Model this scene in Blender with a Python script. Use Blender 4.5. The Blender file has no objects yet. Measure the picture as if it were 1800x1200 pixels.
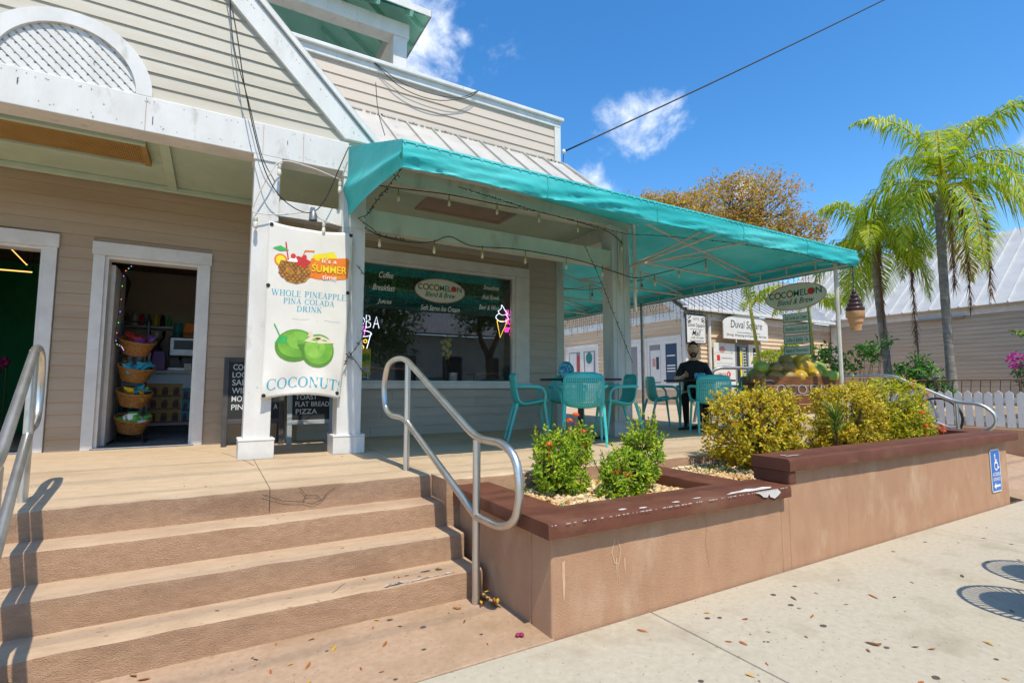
import bpy, math, random
from mathutils import Vector, Matrix, noise
rnd = random.Random(7)
SC = bpy.context.scene
COL = SC.collection
R = math.radians
PI = math.pi
T = 0.63            # terrace height above the pavement
# ---------------------------------------------------------------- camera
cam = bpy.data.cameras.new('camera'); cam.lens = 18.08; cam.sensor_width = 36; cam.clip_end = 3000; cam.clip_start = .05
camo = bpy.data.objects.new('camera', cam); COL.objects.link(camo)
camo.location = (0, 0, 1.28); camo.rotation_euler = (R(90 + 4.994), 0, R(-30.1))
SC.camera = camo
# ---------------------------------------------------------------- sky, sun, exposure
SUN_EL, SUN_AZ = 61.0, 185.5     # azimuth of the sun, clockwise from +Y
SC.view_settings.view_transform = 'Standard'; SC.view_settings.look = 'None'
SC.view_settings.exposure = 0.66; SC.view_settings.gamma = 1.0
SC.view_settings.use_curve_mapping = False
SKY_STRENGTH = .15
SUN_STRENGTH = 3.2
world = bpy.data.worlds.new('World'); SC.world = world; world.use_nodes = True
def build_world():
    nt = world.node_tree; N = nt.nodes; L = nt.links; N.clear()
    out = N.new('ShaderNodeOutputWorld'); bg = N.new('ShaderNodeBackground'); bg.inputs['Strength'].default_value = SKY_STRENGTH
    sky = N.new('ShaderNodeTexSky'); sky.sky_type = 'NISHITA'; sky.sun_disc = False
    sky.sun_elevation = R(SUN_EL); sky.sun_rotation = R(SUN_AZ); sky.air_density = 1.0; sky.dust_density = .3; sky.ozone_density = 2.2
    hs = N.new('ShaderNodeHueSaturation'); hs.inputs['Saturation'].default_value = 1.33; hs.inputs['Value'].default_value = 1.0
    L.new(sky.outputs['Color'], hs.inputs['Color'])
    tc = N.new('ShaderNodeTexCoord')
    nrm = N.new('ShaderNodeVectorMath'); nrm.operation = 'NORMALIZE'; L.new(tc.outputs['Generated'], nrm.inputs[0])
    # cumulus: soft blobs round a few directions (in view and elsewhere in the sky), broken up by noise
    def d(az, el):
        a, e = R(az), R(el); return (math.sin(a) * math.cos(e), math.cos(a) * math.cos(e), math.sin(e))
    blobs = [(15.5, 35, .2), (43.0, 26.9, .075), (45.6, 27.6, .07), (38.5, 20.8, .07), (24.5, 35.5, .03), (55, 19.5, .03), (78, 19, .04),
             (110, 30, .16), (150, 24, .14), (205, 33, .18), (245, 26, .13), (290, 36, .17), (330, 28, .12), (-10, 40, .1), (95, 52, .12), (0, 70, .14), (265, 60, .13)]
    ns = N.new('ShaderNodeTexNoise'); ns.inputs['Scale'].default_value = 11; ns.inputs['Distortion'].default_value = .25; ns.inputs['Detail'].default_value = 9; ns.inputs['Roughness'].default_value = .62
    L.new(nrm.outputs[0], ns.inputs['Vector'])
    acc = None
    for az, el, r in blobs:
        dv = N.new('ShaderNodeVectorMath'); dv.operation = 'DISTANCE'; L.new(nrm.outputs[0], dv.inputs[0]); dv.inputs[1].default_value = d(az, el)
        mr = N.new('ShaderNodeMapRange'); mr.inputs['From Min'].default_value = 0; mr.inputs['From Max'].default_value = r * 1.25
        mr.inputs['To Min'].default_value = 1; mr.inputs['To Max'].default_value = 0; L.new(dv.outputs['Value'], mr.inputs['Value'])
        if acc is None: acc = mr.outputs[0]
        else:
            mx = N.new('ShaderNodeMath'); mx.operation = 'MAXIMUM'; L.new(acc, mx.inputs[0]); L.new(mr.outputs[0], mx.inputs[1]); acc = mx.outputs[0]
    # density = blob*1.0 + (noise-.5)*1.5 - threshold
    s1 = N.new('ShaderNodeMath'); s1.operation = 'MULTIPLY_ADD'; L.new(ns.outputs['Fac'], s1.inputs[0]); s1.inputs[1].default_value = 2.3; s1.inputs[2].default_value = -1.22
    s2 = N.new('ShaderNodeMath'); s2.operation = 'ADD'; L.new(s1.outputs[0], s2.inputs[0]); L.new(acc, s2.inputs[1])
    m = N.new('ShaderNodeMapRange'); m.interpolation_type = 'SMOOTHSTEP'; m.inputs['From Min'].default_value = .22; m.inputs['From Max'].default_value = 1.15
    L.new(s2.outputs[0], m.inputs['Value'])
    gate = N.new('ShaderNodeMapRange'); gate.inputs['From Min'].default_value = .0; gate.inputs['From Max'].default_value = .25; L.new(acc, gate.inputs['Value'])
    mm = N.new('ShaderNodeMath'); mm.operation = 'MULTIPLY'; L.new(m.outputs[0], mm.inputs[0]); L.new(gate.outputs[0], mm.inputs[1])
    n2 = N.new('ShaderNodeTexNoise'); n2.inputs['Scale'].default_value = 14; n2.inputs['Detail'].default_value = 5; L.new(nrm.outputs[0], n2.inputs['Vector'])
    cr = N.new('ShaderNodeValToRGB'); cr.color_ramp.elements[0].position = .3; cr.color_ramp.elements[0].color = (4.3, 4.7, 5.6, 1)
    cr.color_ramp.elements[1].position = .62; cr.color_ramp.elements[1].color = (6.6, 6.7, 6.9, 1); L.new(n2.outputs['Fac'], cr.inputs['Fac'])
    mix = N.new('ShaderNodeMix'); mix.data_type = 'RGBA'; L.new(mm.outputs[0], mix.inputs['Factor']); L.new(hs.outputs[0], mix.inputs[6]); L.new(cr.outputs[0], mix.inputs[7])
    L.new(mix.outputs[2], bg.inputs['Color']); L.new(bg.outputs[0], out.inputs['Surface'])
build_world()
sl = bpy.data.lights.new('sun', 'SUN'); sl.energy = SUN_STRENGTH; sl.angle = R(.53); sl.color = (1, .93, .80)
so = bpy.data.objects.new('sun', sl); COL.objects.link(so)
_a, _e = R(SUN_AZ), R(SUN_EL)
sdir = Vector((math.sin(_a) * math.cos(_e), math.cos(_a) * math.cos(_e), math.sin(_e)))
so.rotation_euler = sdir.to_track_quat('Z', 'Y').to_euler(); so.location = sdir * 40
# ---------------------------------------------------------------- materials
def lin(h):
    h = h.lstrip('#'); o = []
    for i in (0, 2, 4):
        c = int(h[i:i + 2], 16) / 255; o.append(c / 12.92 if c <= .04045 else ((c + .055) / 1.055) ** 2.4)
    return (*o, 1)
MATS = {}
def mat(name, col, col2=None, scale=3., rough=.6, bump=0., bscale=60., metal=0., spec=.4, stretch=(1, 1, 1), fac=(.35, .65), col3=None, s3=.7, f3=(.5, .7),
        trans=0., emit=0., island=0., detail=6, coat=0., bdist=.01, speck=None):
    m = bpy.data.materials.new(name); m.use_nodes = True; nt = m.node_tree; N = nt.nodes; L = nt.links
    b = N['Principled BSDF']; out = N['Material Output']
    c = lin(col) if isinstance(col, str) else (*col, 1)
    b.inputs['Roughness'].default_value = rough; b.inputs['Metallic'].default_value = metal; b.inputs['Specular IOR Level'].default_value = spec
    if coat: b.inputs['Coat Weight'].default_value = coat
    tc = N.new('ShaderNodeTexCoord'); mp = N.new('ShaderNodeMapping'); mp.inputs['Scale'].default_value = stretch; L.new(tc.outputs['Object'], mp.inputs['Vector'])
    cur = None
    def noise_(sc, det, lo, hi):
        n = N.new('ShaderNodeTexNoise'); n.inputs['Scale'].default_value = sc; n.inputs['Detail'].default_value = det; n.inputs['Roughness'].default_value = .6
        L.new(mp.outputs[0], n.inputs['Vector'])
        r = N.new('ShaderNodeMapRange'); r.inputs['From Min'].default_value = lo; r.inputs['From Max'].default_value = hi; L.new(n.outputs['Fac'], r.inputs['Value'])
        return r.outputs[0], n
    def mixc(f, a, bb):
        x = N.new('ShaderNodeMix'); x.data_type = 'RGBA'; L.new(f, x.inputs['Factor'])
        if isinstance(a, tuple): x.inputs[6].default_value = a
        else: L.new(a, x.inputs[6])
        if isinstance(bb, tuple): x.inputs[7].default_value = bb
        else: L.new(bb, x.inputs[7])
        return x.outputs[2]
    cur = c
    if col2:
        f, _ = noise_(scale, detail, *fac); cur = mixc(f, cur, lin(col2))
    if col3:
        f, _ = noise_(s3, 8, *f3); cur = mixc(f, cur, lin(col3))
    if speck:
        f, _ = noise_(speck[1], 2, speck[2], speck[2] + .06); cur = mixc(f, cur, lin(speck[0]))
    if island:
        g = N.new('ShaderNodeNewGeometry'); h = N.new('ShaderNodeHueSaturation')
        mr = N.new('ShaderNodeMapRange'); mr.inputs['To Min'].default_value = 1 - island; mr.inputs['To Max'].default_value = 1 + island; L.new(g.outputs['Random Per Island'], mr.inputs['Value'])
        L.new(mr.outputs[0], h.inputs['Value'])
        if isinstance(cur, tuple): h.inputs['Color'].default_value = cur
        else: L.new(cur, h.inputs['Color'])
        cur = h.outputs[0]
    if isinstance(cur, tuple): b.inputs['Base Color'].default_value = cur
    else: L.new(cur, b.inputs['Base Color'])
    if bump:
        _, n = noise_(bscale, 5, 0, 1); bp = N.new('ShaderNodeBump'); bp.inputs['Strength'].default_value = bump; bp.inputs['Distance'].default_value = bdist
        L.new(n.outputs['Fac'], bp.inputs['Height']); L.new(bp.outputs[0], b.inputs['Normal'])
    if emit:
        b.inputs['Emission Color'].default_value = c; b.inputs['Emission Strength'].default_value = emit
    if trans:
        t = N.new('ShaderNodeBsdfTranslucent'); ms = N.new('ShaderNodeMixShader'); ms.inputs[0].default_value = trans
        if isinstance(cur, tuple): t.inputs['Color'].default_value = cur
        else: L.new(cur, t.inputs['Color'])
        L.new(b.outputs[0], ms.inputs[1]); L.new(t.outputs[0], ms.inputs[2]); L.new(ms.outputs[0], out.inputs['Surface'])
    MATS[name] = m
    return m
def leafmat(name, cols, trans=.35, rough=.45):
    """leaf colour picked per leaf from a ramp"""
    m = bpy.data.materials.new(name); m.use_nodes = True; nt = m.node_tree; N = nt.nodes; L = nt.links
    b = N['Principled BSDF']; out = N['Material Output']; b.inputs['Roughness'].default_value = rough; b.inputs['Specular IOR Level'].default_value = .35
    g = N.new('ShaderNodeNewGeometry'); cr = N.new('ShaderNodeValToRGB'); e = cr.color_ramp.elements
    while len(e) < len(cols): e.new(.5)
    for i, cc in enumerate(cols):
        e[i].position = i / (len(cols) - 1); e[i].color = lin(cc)
    L.new(g.outputs['Random Per Island'], cr.inputs['Fac']); L.new(cr.outputs[0], b.inputs['Base Color'])
    t = N.new('ShaderNodeBsdfTranslucent'); ms = N.new('ShaderNodeMixShader'); ms.inputs[0].default_value = trans
    L.new(cr.outputs[0], t.inputs['Color']); L.new(b.outputs[0], ms.inputs[1]); L.new(t.outputs[0], ms.inputs[2]); L.new(ms.outputs[0], out.inputs['Surface'])
    MATS[name] = m; return m
def glassmat(name, tint=(1, 1, 1), refl=1.0):
    m = bpy.data.materials.new(name); m.use_nodes = True; nt = m.node_tree; N = nt.nodes; L = nt.links; N.remove(N['Principled BSDF'])
    out = N['Material Output']; tr = N.new('ShaderNodeBsdfTransparent'); tr.inputs[0].default_value = (*tint, 1); gl = N.new('ShaderNodeBsdfGlossy'); gl.inputs['Roughness'].default_value = .003
    fr = N.new('ShaderNodeFresnel'); fr.inputs['IOR'].default_value = 1.52; mu = N.new('ShaderNodeMath'); mu.operation = 'MULTIPLY'; mu.inputs[1].default_value = 2.0 * refl
    mu.use_clamp = True
    L.new(fr.outputs[0], mu.inputs[0]); ms = N.new('ShaderNodeMixShader'); L.new(mu.outputs[0], ms.inputs[0]); L.new(tr.outputs[0], ms.inputs[1]); L.new(gl.outputs[0], ms.inputs[2]); L.new(ms.outputs[0], out.inputs['Surface'])
    MATS[name] = m; return m

mat('side_cream', '#bfb8a8', '#b6ae9d', 2.2, .6, .15, 90, stretch=(.35, 1, 3), col3='#aa9f88', s3=.9, f3=(.5, .8))
mat('side_pink', '#cbbcab', '#c5b5a3', 2.2, .6, .12, 90, stretch=(.35, 1, 3), col3='#bba995', s3=.8, f3=(.55, .8))
mat('side_tan', '#ab967d', '#a28c72', 2.4, .62, .18, 80, stretch=(.35, 1, 3), col3='#957b5f', s3=.8, f3=(.5, .8))
mat('side_grey', '#b5a99c', '#ab9f91', 2.4, .62, .18, 80, stretch=(.35, 1, 3), col3='#99897a', s3=.8, f3=(.5, .8))
mat('side_bg', '#d5bc9b', '#cbb190', 2.0, .65, .1, 60, stretch=(1, .3, 3), col3='#b99d7b', s3=.5, f3=(.5, .8))
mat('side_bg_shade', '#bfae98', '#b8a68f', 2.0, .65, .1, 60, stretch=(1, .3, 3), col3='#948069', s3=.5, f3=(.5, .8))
mat('white_paint', '#dad8d2', '#cdcac3', 4, .5, .3, 40, stretch=(1, 1, .4), col3='#a59d90', s3=7, f3=(.6, .82), bdist=.006, speck=('#8d8375', 30, .72))
mat('white_trim', '#d4d0ca', '#c8c3bb', 5, .5, .2, 50, col3='#b0a99e', s3=4, f3=(.62, .85), bdist=.004)
mat('grey_paint', '#c3c6bf', '#b7bab3', 5, .55, .25, 40, stretch=(1, 1, .35), col3='#989b94', s3=5, f3=(.58, .8), bdist=.006)
mat('green_paint', '#c6cebd', '#bac2b1', 5, .55, .25, 40, stretch=(1, 1, .35), col3='#959d8c', s3=5, f3=(.58, .8), bdist=.006)
mat('ceil_green', '#bccbb4', '#b1c0a9', 3, .6, .1, 60)
mat('soffit_green', '#a5dcc8', '#99d0bc', 3, .55, .1, 60)
mat('seam_white', '#cfcfcd', '#c3c3c2', 3, .5, spec=.3)
mat('brown_panel', '#a8844a', '#99763f', 6, .6)
mat('hatch_brown', '#a58f7d', '#9b8572', 6, .6)
mat('metal_roof', '#bdb9b0', '#b1aca3', 3, .5, .15, 25, stretch=(1, .4, 1), col3='#8a7d6d', s3=5, f3=(.62, .8), spec=.4)
mat('metal_roof_bg', '#b4b4b2', '#a7a7a6', 1.5, .5, .1, 12, col3='#97989a', s3=.6, f3=(.5, .8), spec=.3)
mat('terrace', '#c4ad8f', '#b69d7f', 18, .8, .3, 160, col3='#a1886a', s3=1.3, f3=(.5, .8), speck=('#967d60', 60, .66), bdist=.004, fac=(.3, .7), stretch=(.45, 1, 1), detail=9)
mat('stucco_step', '#c49f7f', '#b28c6e', 30, .92, .9, 230, col3='#97755a', s3=3.5, f3=(.5, .8), speck=('#b99c7c', 75, .66), bdist=.02, fac=(.3, .7), stretch=(.5, 1, 1.2), detail=10)
mat('step_tread', '#baa083', '#ac9073', 24, .88, .4, 150, col3='#957660', s3=2.4, f3=(.5, .8), speck=('#8c7256', 55, .66), bdist=.006, fac=(.3, .7), stretch=(.35, 1, 1), detail=10)
mat('landing', '#b2977c', '#a3866c', 26, .85, .35, 150, col3='#8a7053', s3=1.9, f3=(.48, .8), speck=('#826a50', 50, .66), bdist=.005, fac=(.3, .7), detail=10)
mat('stucco', '#bc9374', '#af8667', 7, .92, .6, 260, col3='#d0b496', s3=2.6, f3=(.54, .8), bdist=.012, stretch=(1, 1, .55), fac=(.3, .7), detail=12)
mat('coping', '#6c4232', '#5f392a', 5, .65, .25, 60, col3='#7c5a46', s3=3, f3=(.55, .85), bdist=.006, spec=.25)
mat('stucco_pale', '#cdaa8a', '#c39f7e', 20, .92)
mat('chip_white', '#d6d1cb', '#c4beb7', 12, .8)
mat('sidewalk', '#b6ad99', '#a99f8b', 26, .9, .35, 170, col3='#8f846c', s3=2.6, f3=(.52, .88), speck=('#807564', 42, .66), bdist=.004, fac=(.3, .7), detail=10)
mat('asphalt', '#4a4a4b', '#3d3d3e', 6, .9, .5, 120)
mat('steel', '#d6d4cf', '#c6c3bd', 7, .4, .05, 40, metal=1.0, stretch=(1, 1, .3), col3='#8f8a83', s3=10, f3=(.6, .8))
mat('grey_metal', '#8f9294', '#7f8284', 9, .4, .05, 40, metal=.7)
mat('frame_white', '#cfc9bd', '#c0b9ac', 7, .45, .05, 40, col3='#8f8371', s3=9, f3=(.66, .8))
mat('canvas', '#36bab7', '#2aa8a6', 2.2, .62, .12, 60, trans=.08, col3='#68d0cb', s3=1.4, f3=(.45, .78), spec=.3, detail=9, stretch=(.6, .6, 2.5), speck=('#2a8f8d', 9, .7))
mat('canvas_pale', '#8fe0dc', None, rough=.6)
mat('teal_plastic', '#4cc0b8', '#46b9b1', 3, .38, 0, 40, spec=.45)
mat('black', '#141414', '#1b1b1b', 8, .5)
mat('black_metal', '#1d1c1b', '#242220', 8, .42, spec=.5)
mat('dark_wood', '#3a2d25', '#31261f', 6, .5, stretch=(.3, 3, 1))
mat('wood', '#9a6534', '#85542a', 4, .5, .15, 40, stretch=(.3, 3, 3))
mat('cart_wood', '#855530', '#704525', 5, .6, .2, 40, stretch=(.4, 3, 5))
mat('banner', '#ded9cf', '#d6d1c7', 4, .55, .05, 30)
mat('ink_blue', '#2f9ab3', '#3aa4bb', 20, .6)
mat('ink_orange', '#e2731c', '#dd8326', 8, .6)
mat('ink_yellow', '#e7d52c', '#ddc81f', 8, .6)
mat('ink_white', '#eceae4', None, rough=.6)
mat('ink_red', '#d1372e', '#b92d28', 8, .6)
mat('ink_green', '#2f9c4a', '#3fae55', 8, .6)
mat('ink_lime', '#7fb53f', '#5f9c36', 9, .6, fac=(.3, .7))
mat('ink_lime_dark', '#5d8f33', '#507f2c', 9, .6, fac=(.3, .7))
mat('ink_lime2', '#97c452', '#72ac3f', 9, .6, fac=(.3, .7))
mat('ink_pine', '#b9832d', '#8a5a24', 30, .6, fac=(.42, .58))
mat('ink_pine_dark', '#7a4a20', '#69401c', 20, .6)
mat('ink_cream', '#e6d8bf', '#d8c7a8', 9, .6)
mat('ink_dark', '#2a2a2e', None, rough=.6)
mat('ink_grey', '#8d8f92', None, rough=.6)
mat('ink_navy', '#23405c', '#1f3a54', 6, .5)
mat('ink_slate', '#2b3446', None, rough=.5)
mat('ink_teal', '#147a72', '#0f6f68', 8, .5)
mat('ink_pink', '#c98a86', None, rough=.6)
mat('sign_cream', '#cdd3bf', '#c3cab4', 8, .5)
mat('sign_white', '#dcdad4', '#d2cfc8', 6, .55)
mat('sign_blue', '#2a72c4', '#2569ba', 10, .4)
mat('chalk_board', '#26282a', '#1f2022', 5, .7)
mat('chalk', '#cfd0cd', '#b9bab7', 40, .8)
mat('chalk_pale', '#a9aaa8', '#8f908e', 40, .8)
mat('board_grey', '#9fa3a3', '#8d9191', 8, .55, .1, 40)
mat('board_black', '#4a4644', '#3c3937', 8, .5, .1, 40)
mat('wire_black', '#191a19', None, rough=.5)
mat('wire_green', '#1f2b22', None, rough=.5)
mat('wire_white', '#d4cdc0', '#c3bbac', 20, .5)
mat('brass', '#c9a94f', None, rough=.35, metal=.6)
mat('bulb', '#d8d2bf', None, rough=.12, spec=.6)
mat('bag_blue', '#2b7fa6', '#7fc3d8', 30, .7, fac=(.48, .52))
mat('skin', '#dba780', '#cc9871', 8, .5)
mat('lips', '#7b4238', None, rough=.45)
mat('hair', '#1d1612', '#2a201a', 40, .75, .5, 90)
mat('beard', '#4a3226', '#5e4232', 60, .7, .3, 120)
mat('shirt', '#1c1c1e', '#252526', 6, .8, .2, 25)
mat('trouser', '#1b1918', '#141312', 6, .85, .2, 25)
mat('shoe', '#141414', None, rough=.5)
mat('eye_white', '#cfc8c0', None, rough=.3)
mat('soil', '#4b3d30', '#5c4b3b', 8, .95, .6, 60)
mat('ground', '#8d8576', '#7d7566', 2, .95, .4, 30)
mat('bark', '#6d5f50', '#574a3e', 12, .85, .6, 30, stretch=(1, 1, .4), bdist=.03)
mat('palm_trunk', '#8d857a', '#736b60', 9, .85, .6, 26, col3='#a49c90', s3=3, f3=(.5, .7), stretch=(.6, .6, 2.2), bdist=.03)
mat('palm_shaft', '#8c9a3f', '#a79e4a', 6, .5)
mat('twig', '#5e4a39', '#4c3b2d', 20, .85)
mat('pebble', '#cba672', '#ddcaa6', 3, .7, island=.35, fac=(.3, .7), col3='#b07f3f', s3=11, f3=(.5, .6))
mat('weed', '#63842a', '#7c9a38', 20, .6, trans=.3)
mat('flower_orange', '#dd4a1c', '#e56a28', 30, .5, trans=.25)
mat('flower_magenta', '#c32a93', '#d24aa8', 30, .5, trans=.3)
mat('flower_yellow', '#d8cf3a', '#c3b92c', 30, .5, trans=.2)
mat('wicker', '#a9773c', '#87592a', 60, .6, .5, 120, fac=(.45, .55))
mat('snack_blue', '#2e9cb4', '#54b5c4', 30, .35)
mat('snack_yellow', '#d5b92e', '#c2a425', 30, .35)
mat('snack_green', '#3f9d3a', '#72b551', 30, .35)
mat('snack_purple', '#5a3f86', '#7a3a5e', 30, .35)
mat('stainless', '#8f9091', '#7f8081', 8, .38, metal=1.0)
mat('mug_white', '#d8d5ce', None, rough=.3)
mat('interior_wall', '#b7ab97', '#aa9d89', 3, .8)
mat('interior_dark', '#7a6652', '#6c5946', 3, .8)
mat('interior_green', '#1d8a55', '#187a4a', 3, .8)
mat('interior_grey', '#8b8d8c', '#7d7f7e', 2, .7)
mat('counter_top', '#98999b', '#8b8c8e', 8, .3)
mat('floor_tile', '#8b8d8f', '#7f8183', 6, .5)
mat('mural_sky', '#a5c3cf', '#c8d3d4', 3, .5)
mat('mural_ochre', '#b89348', '#a17d39', 20, .5)
mat('mural_teal', '#3f8f9e', '#33808f', 20, .5)
mat('mural_maroon', '#5b2a24', None, rough=.5)
mat('coco_green', '#7f9a35', '#98a83f', 7, .4, .1, 30, col3='#5f702c', s3=9, f3=(.55, .7))
mat('coco_yellow', '#c9a52c', '#b58f28', 7, .4, .1, 30, col3='#a5781f', s3=9, f3=(.57, .7))
mat('coco_brown', '#8a6c3a', '#97803f', 7, .5, .2, 30, col3='#6a4f2c', s3=9, f3=(.52, .7))
mat('ice_choc', '#4b3434', '#402c2c', 8, .3)
mat('ice_cone', '#c99a6b', '#b98757', 30, .5)
mat('rust', '#7a5240', '#654334', 12, .7)
mat('gum', '#5b544b', '#4a443d', 30, .9)
mat('leaf_dry1', '#a8672a', '#8f5320', 30, .7)
mat('leaf_dry2', '#6d4a2c', '#5a3b22', 30, .7)
mat('leaf_dry3', '#c9a032', '#b98a28', 30, .7)
mat('petal', '#8a1f4f', None, rough=.6)
mat('helmet', '#d9d9d6', None, rough=.3)
mat('neon_white', (.78, .85, 1.0), None, emit=1.3)
mat('neon_pink', (1.0, .06, .55), None, emit=1.4)
mat('neon_yellow', (1.0, .62, .05), None, emit=1.4)
mat('neon_magenta', (.75, .15, .8), None, emit=1.8)
mat('led_amber', (1.0, .5, .12), None, emit=1.3)
mat('fairy_violet', (.35, .15, 1.0), None, emit=2)
mat('fairy_green', (.1, .9, .25), None, emit=1.5)
mat('fairy_red', (1.0, .2, .1), None, emit=1.5)
mat('fairy_clear', '#bfe6e2', None, rough=.15, spec=.7)
leafmat('leaf_ixora', ['#4f7f18', '#86aa20', '#b2c62c', '#d0da44', '#689620', '#c0ce36', '#3f6618'], .45)
leafmat('leaf_gold', ['#a8931a', '#dcc020', '#ead236', '#a09c1c', '#6f7c18', '#f0e058', '#ccb01c', '#a87e1c', '#d8be22'], .4)
leafmat('leaf_goldgreen', ['#6a8a1a', '#aab422', '#ecd428', '#98ac22', '#f2dc3a', '#4f7018', '#d4c426'], .45)
leafmat('leaf_palm', ['#6f9a1a', '#a4be22', '#d2d632', '#84a61c', '#e0d434'], .48)
leafmat('leaf_palm_old', ['#d0b02c', '#dfc038', '#b8a438', '#a8b030'], .5)
leafmat('leaf_palm_dead', ['#8f6a46', '#7a5638', '#a07c55', '#6d4c33'], .25)
leafmat('leaf_autumn', ['#bd8a38', '#cf9f40', '#d8b040', '#a47a34', '#a8a440', '#c08040', '#8f9838', '#c8983c'], .45)
leafmat('leaf_green', ['#2c5a1c', '#437a26', '#5b9230', '#36671f', '#7fa840'], .3)
leafmat('leaf_boxwood', ['#2f6b34', '#3f8040', '#29602e', '#58934a'], .3)
leafmat('leaf_dark', ['#1d3a17', '#2b4e1c', '#3a5f22', '#54752b'], .3)
leafmat('leaf_spike', ['#4b6a22', '#67862c', '#8a9a3c', '#3f5a1e'], .3)
glassmat('glass'); glassmat('glass_weak', refl=.6)
# ---------------------------------------------------------------- mesh helpers
class MB:
    def __init__(s): s.v = []; s.f = []; s.mi = []
    def add(s, vs, fs, m=0):
        o = len(s.v); s.v += [tuple(x) for x in vs]; s.f += [tuple(i + o for i in q) for q in fs]; s.mi += [m] * len(fs); return s
    def box(s, x0, x1, y0, y1, z0, z1, m=0):
        return s.add([(x0, y0, z0), (x1, y0, z0), (x1, y1, z0), (x0, y1, z0), (x0, y0, z1), (x1, y0, z1), (x1, y1, z1), (x0, y1, z1)],
                     [(0, 3, 2, 1), (4, 5, 6, 7), (0, 1, 5, 4), (1, 2, 6, 5), (2, 3, 7, 6), (3, 0, 4, 7)], m)
    def bar(s, a, b, w, h, m=0, up=(0, 0, 1)):
        a, b = Vector(a), Vector(b); d = (b - a).normalized(); u = Vector(up)
        x = d.cross(u)
        if x.length < 1e-4: x = d.cross(Vector((0, 1, 0)))
        x.normalize(); y = x.cross(d); vs = []
        for p in (a, b):
            for i, j in ((-1, -1), (1, -1), (1, 1), (-1, 1)): vs.append(p + x * i * w / 2 + y * j * h / 2)
        return s.add(vs, [(0, 1, 2, 3), (7, 6, 5, 4), (0, 4, 5, 1), (1, 5, 6, 2), (2, 6, 7, 3), (3, 7, 4, 0)], m)
    def prism(s, pts, ext, m=0):
        """polygon (3-D points) pushed along ext"""
        n = len(pts); e = Vector(ext); vs = [Vector(p) for p in pts] + [Vector(p) + e for p in pts]
        return s.add(vs, [tuple(range(n - 1, -1, -1)), tuple(range(n, 2 * n))] + [(i, (i + 1) % n, n + (i + 1) % n, n + i) for i in range(n)], m)
    def tube(s, path, r, n=8, m=0, closed=False, cap=True):
        P = [Vector(p) for p in path]; k = len(P); rr = r if isinstance(r, (list, tuple)) else [r] * k; vs = []; prev = None
        for i, p in enumerate(P):
            if closed: t = P[(i + 1) % k] - P[i - 1]
            else: t = P[min(i + 1, k - 1)] - P[max(i - 1, 0)]
            t = t.normalized() if t.length > 1e-9 else Vector((0, 0, 1))
            if prev is None:
                x = t.cross(Vector((0, 0, 1)));
                if x.length < 1e-3: x = t.cross(Vector((0, 1, 0)))
            else: x = prev - t * prev.dot(t)
            x.normalize(); prev = x; y = t.cross(x)
            for j in range(n):
                a = 2 * PI * j / n; vs.append(p + (x * math.cos(a) + y * math.sin(a)) * rr[i])
        fs = []
        for i in range(k if closed else k - 1):
            for j in range(n):
                a, b = i * n + j, i * n + (j + 1) % n; c, d = ((i + 1) % k) * n + (j + 1) % n, ((i + 1) % k) * n + j; fs.append((a, b, c, d))
        if cap and not closed: fs += [tuple(range(n - 1, -1, -1)), tuple(range((k - 1) * n, k * n))]
        return s.add(vs, fs, m)
    def lathe(s, prof, c=(0, 0, 0), n=16, m=0, axis=None):
        """profile of (r, z) turned round a vertical axis through c (or a matrix)"""
        vs = []; M = axis if axis is not None else Matrix.Translation(c)
        for r, z in prof:
            for j in range(n):
                a = 2 * PI * j / n; vs.append(M @ Vector((r * math.cos(a), r * math.sin(a), z)))
        fs = []
        for i in range(len(prof) - 1):
            for j in range(n): fs.append((i * n + j, i * n + (j + 1) % n, (i + 1) * n + (j + 1) % n, (i + 1) * n + j))
        if prof[0][0] > 1e-5: fs.append(tuple(range(n - 1, -1, -1)))
        if prof[-1][0] > 1e-5: fs.append(tuple(range((len(prof) - 1) * n, len(prof) * n)))
        return s.add(vs, fs, m)
    def ball(s, c, rx, ry=None, rz=None, n=12, k=8, m=0, M=None):
        ry = ry or rx; rz = rz or rx; vs = []; c = Vector(c)
        for i in range(k + 1):
            t = PI * i / k
            for j in range(n):
                a = 2 * PI * j / n; p = Vector((rx * math.sin(t) * math.cos(a), ry * math.sin(t) * math.sin(a), rz * math.cos(t)))
                vs.append(c + (M @ p if M else p))
        return s.add(vs, [(i * n + j, (i + 1) * n + j, (i + 1) * n + (j + 1) % n, i * n + (j + 1) % n) for i in range(k) for j in range(n)], m)
    def build(s, name, m, parent=None, smooth=False, bevel=0, seg=2, loc=None, pinv=True):
        me = bpy.data.meshes.new(name); me.from_pydata(s.v, [], s.f); me.update()
        for q in (m if isinstance(m, (list, tuple)) else [m]): me.materials.append(MATS[q])
        if any(s.mi): me.polygons.foreach_set('material_index', s.mi)
        if smooth:
            me.polygons.foreach_set('use_smooth', [True] * len(me.polygons))
            if smooth is not True: me.set_sharp_from_angle(angle=R(smooth))
        return link(name, me, parent, bevel, seg, loc, pinv)
def link(name, me, parent=None, bevel=0, seg=2, loc=None, pinv=True):
    o = bpy.data.objects.new(name, me); COL.objects.link(o)
    if loc is not None: o.location = loc
    if parent is not None:
        o.parent = parent
        if pinv: o.matrix_parent_inverse = wm(parent).inverted()
    if bevel:
        b = o.modifiers.new('bevel', 'BEVEL'); b.width = bevel; b.segments = seg; b.limit_method = 'ANGLE'; b.angle_limit = R(40)
    return o
def wm(o):
    M = Matrix.Translation(o.location) @ o.rotation_euler.to_matrix().to_4x4() @ Matrix.Diagonal((*o.scale, 1))
    return (wm(o.parent) @ o.matrix_parent_inverse @ M) if o.parent else M
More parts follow.
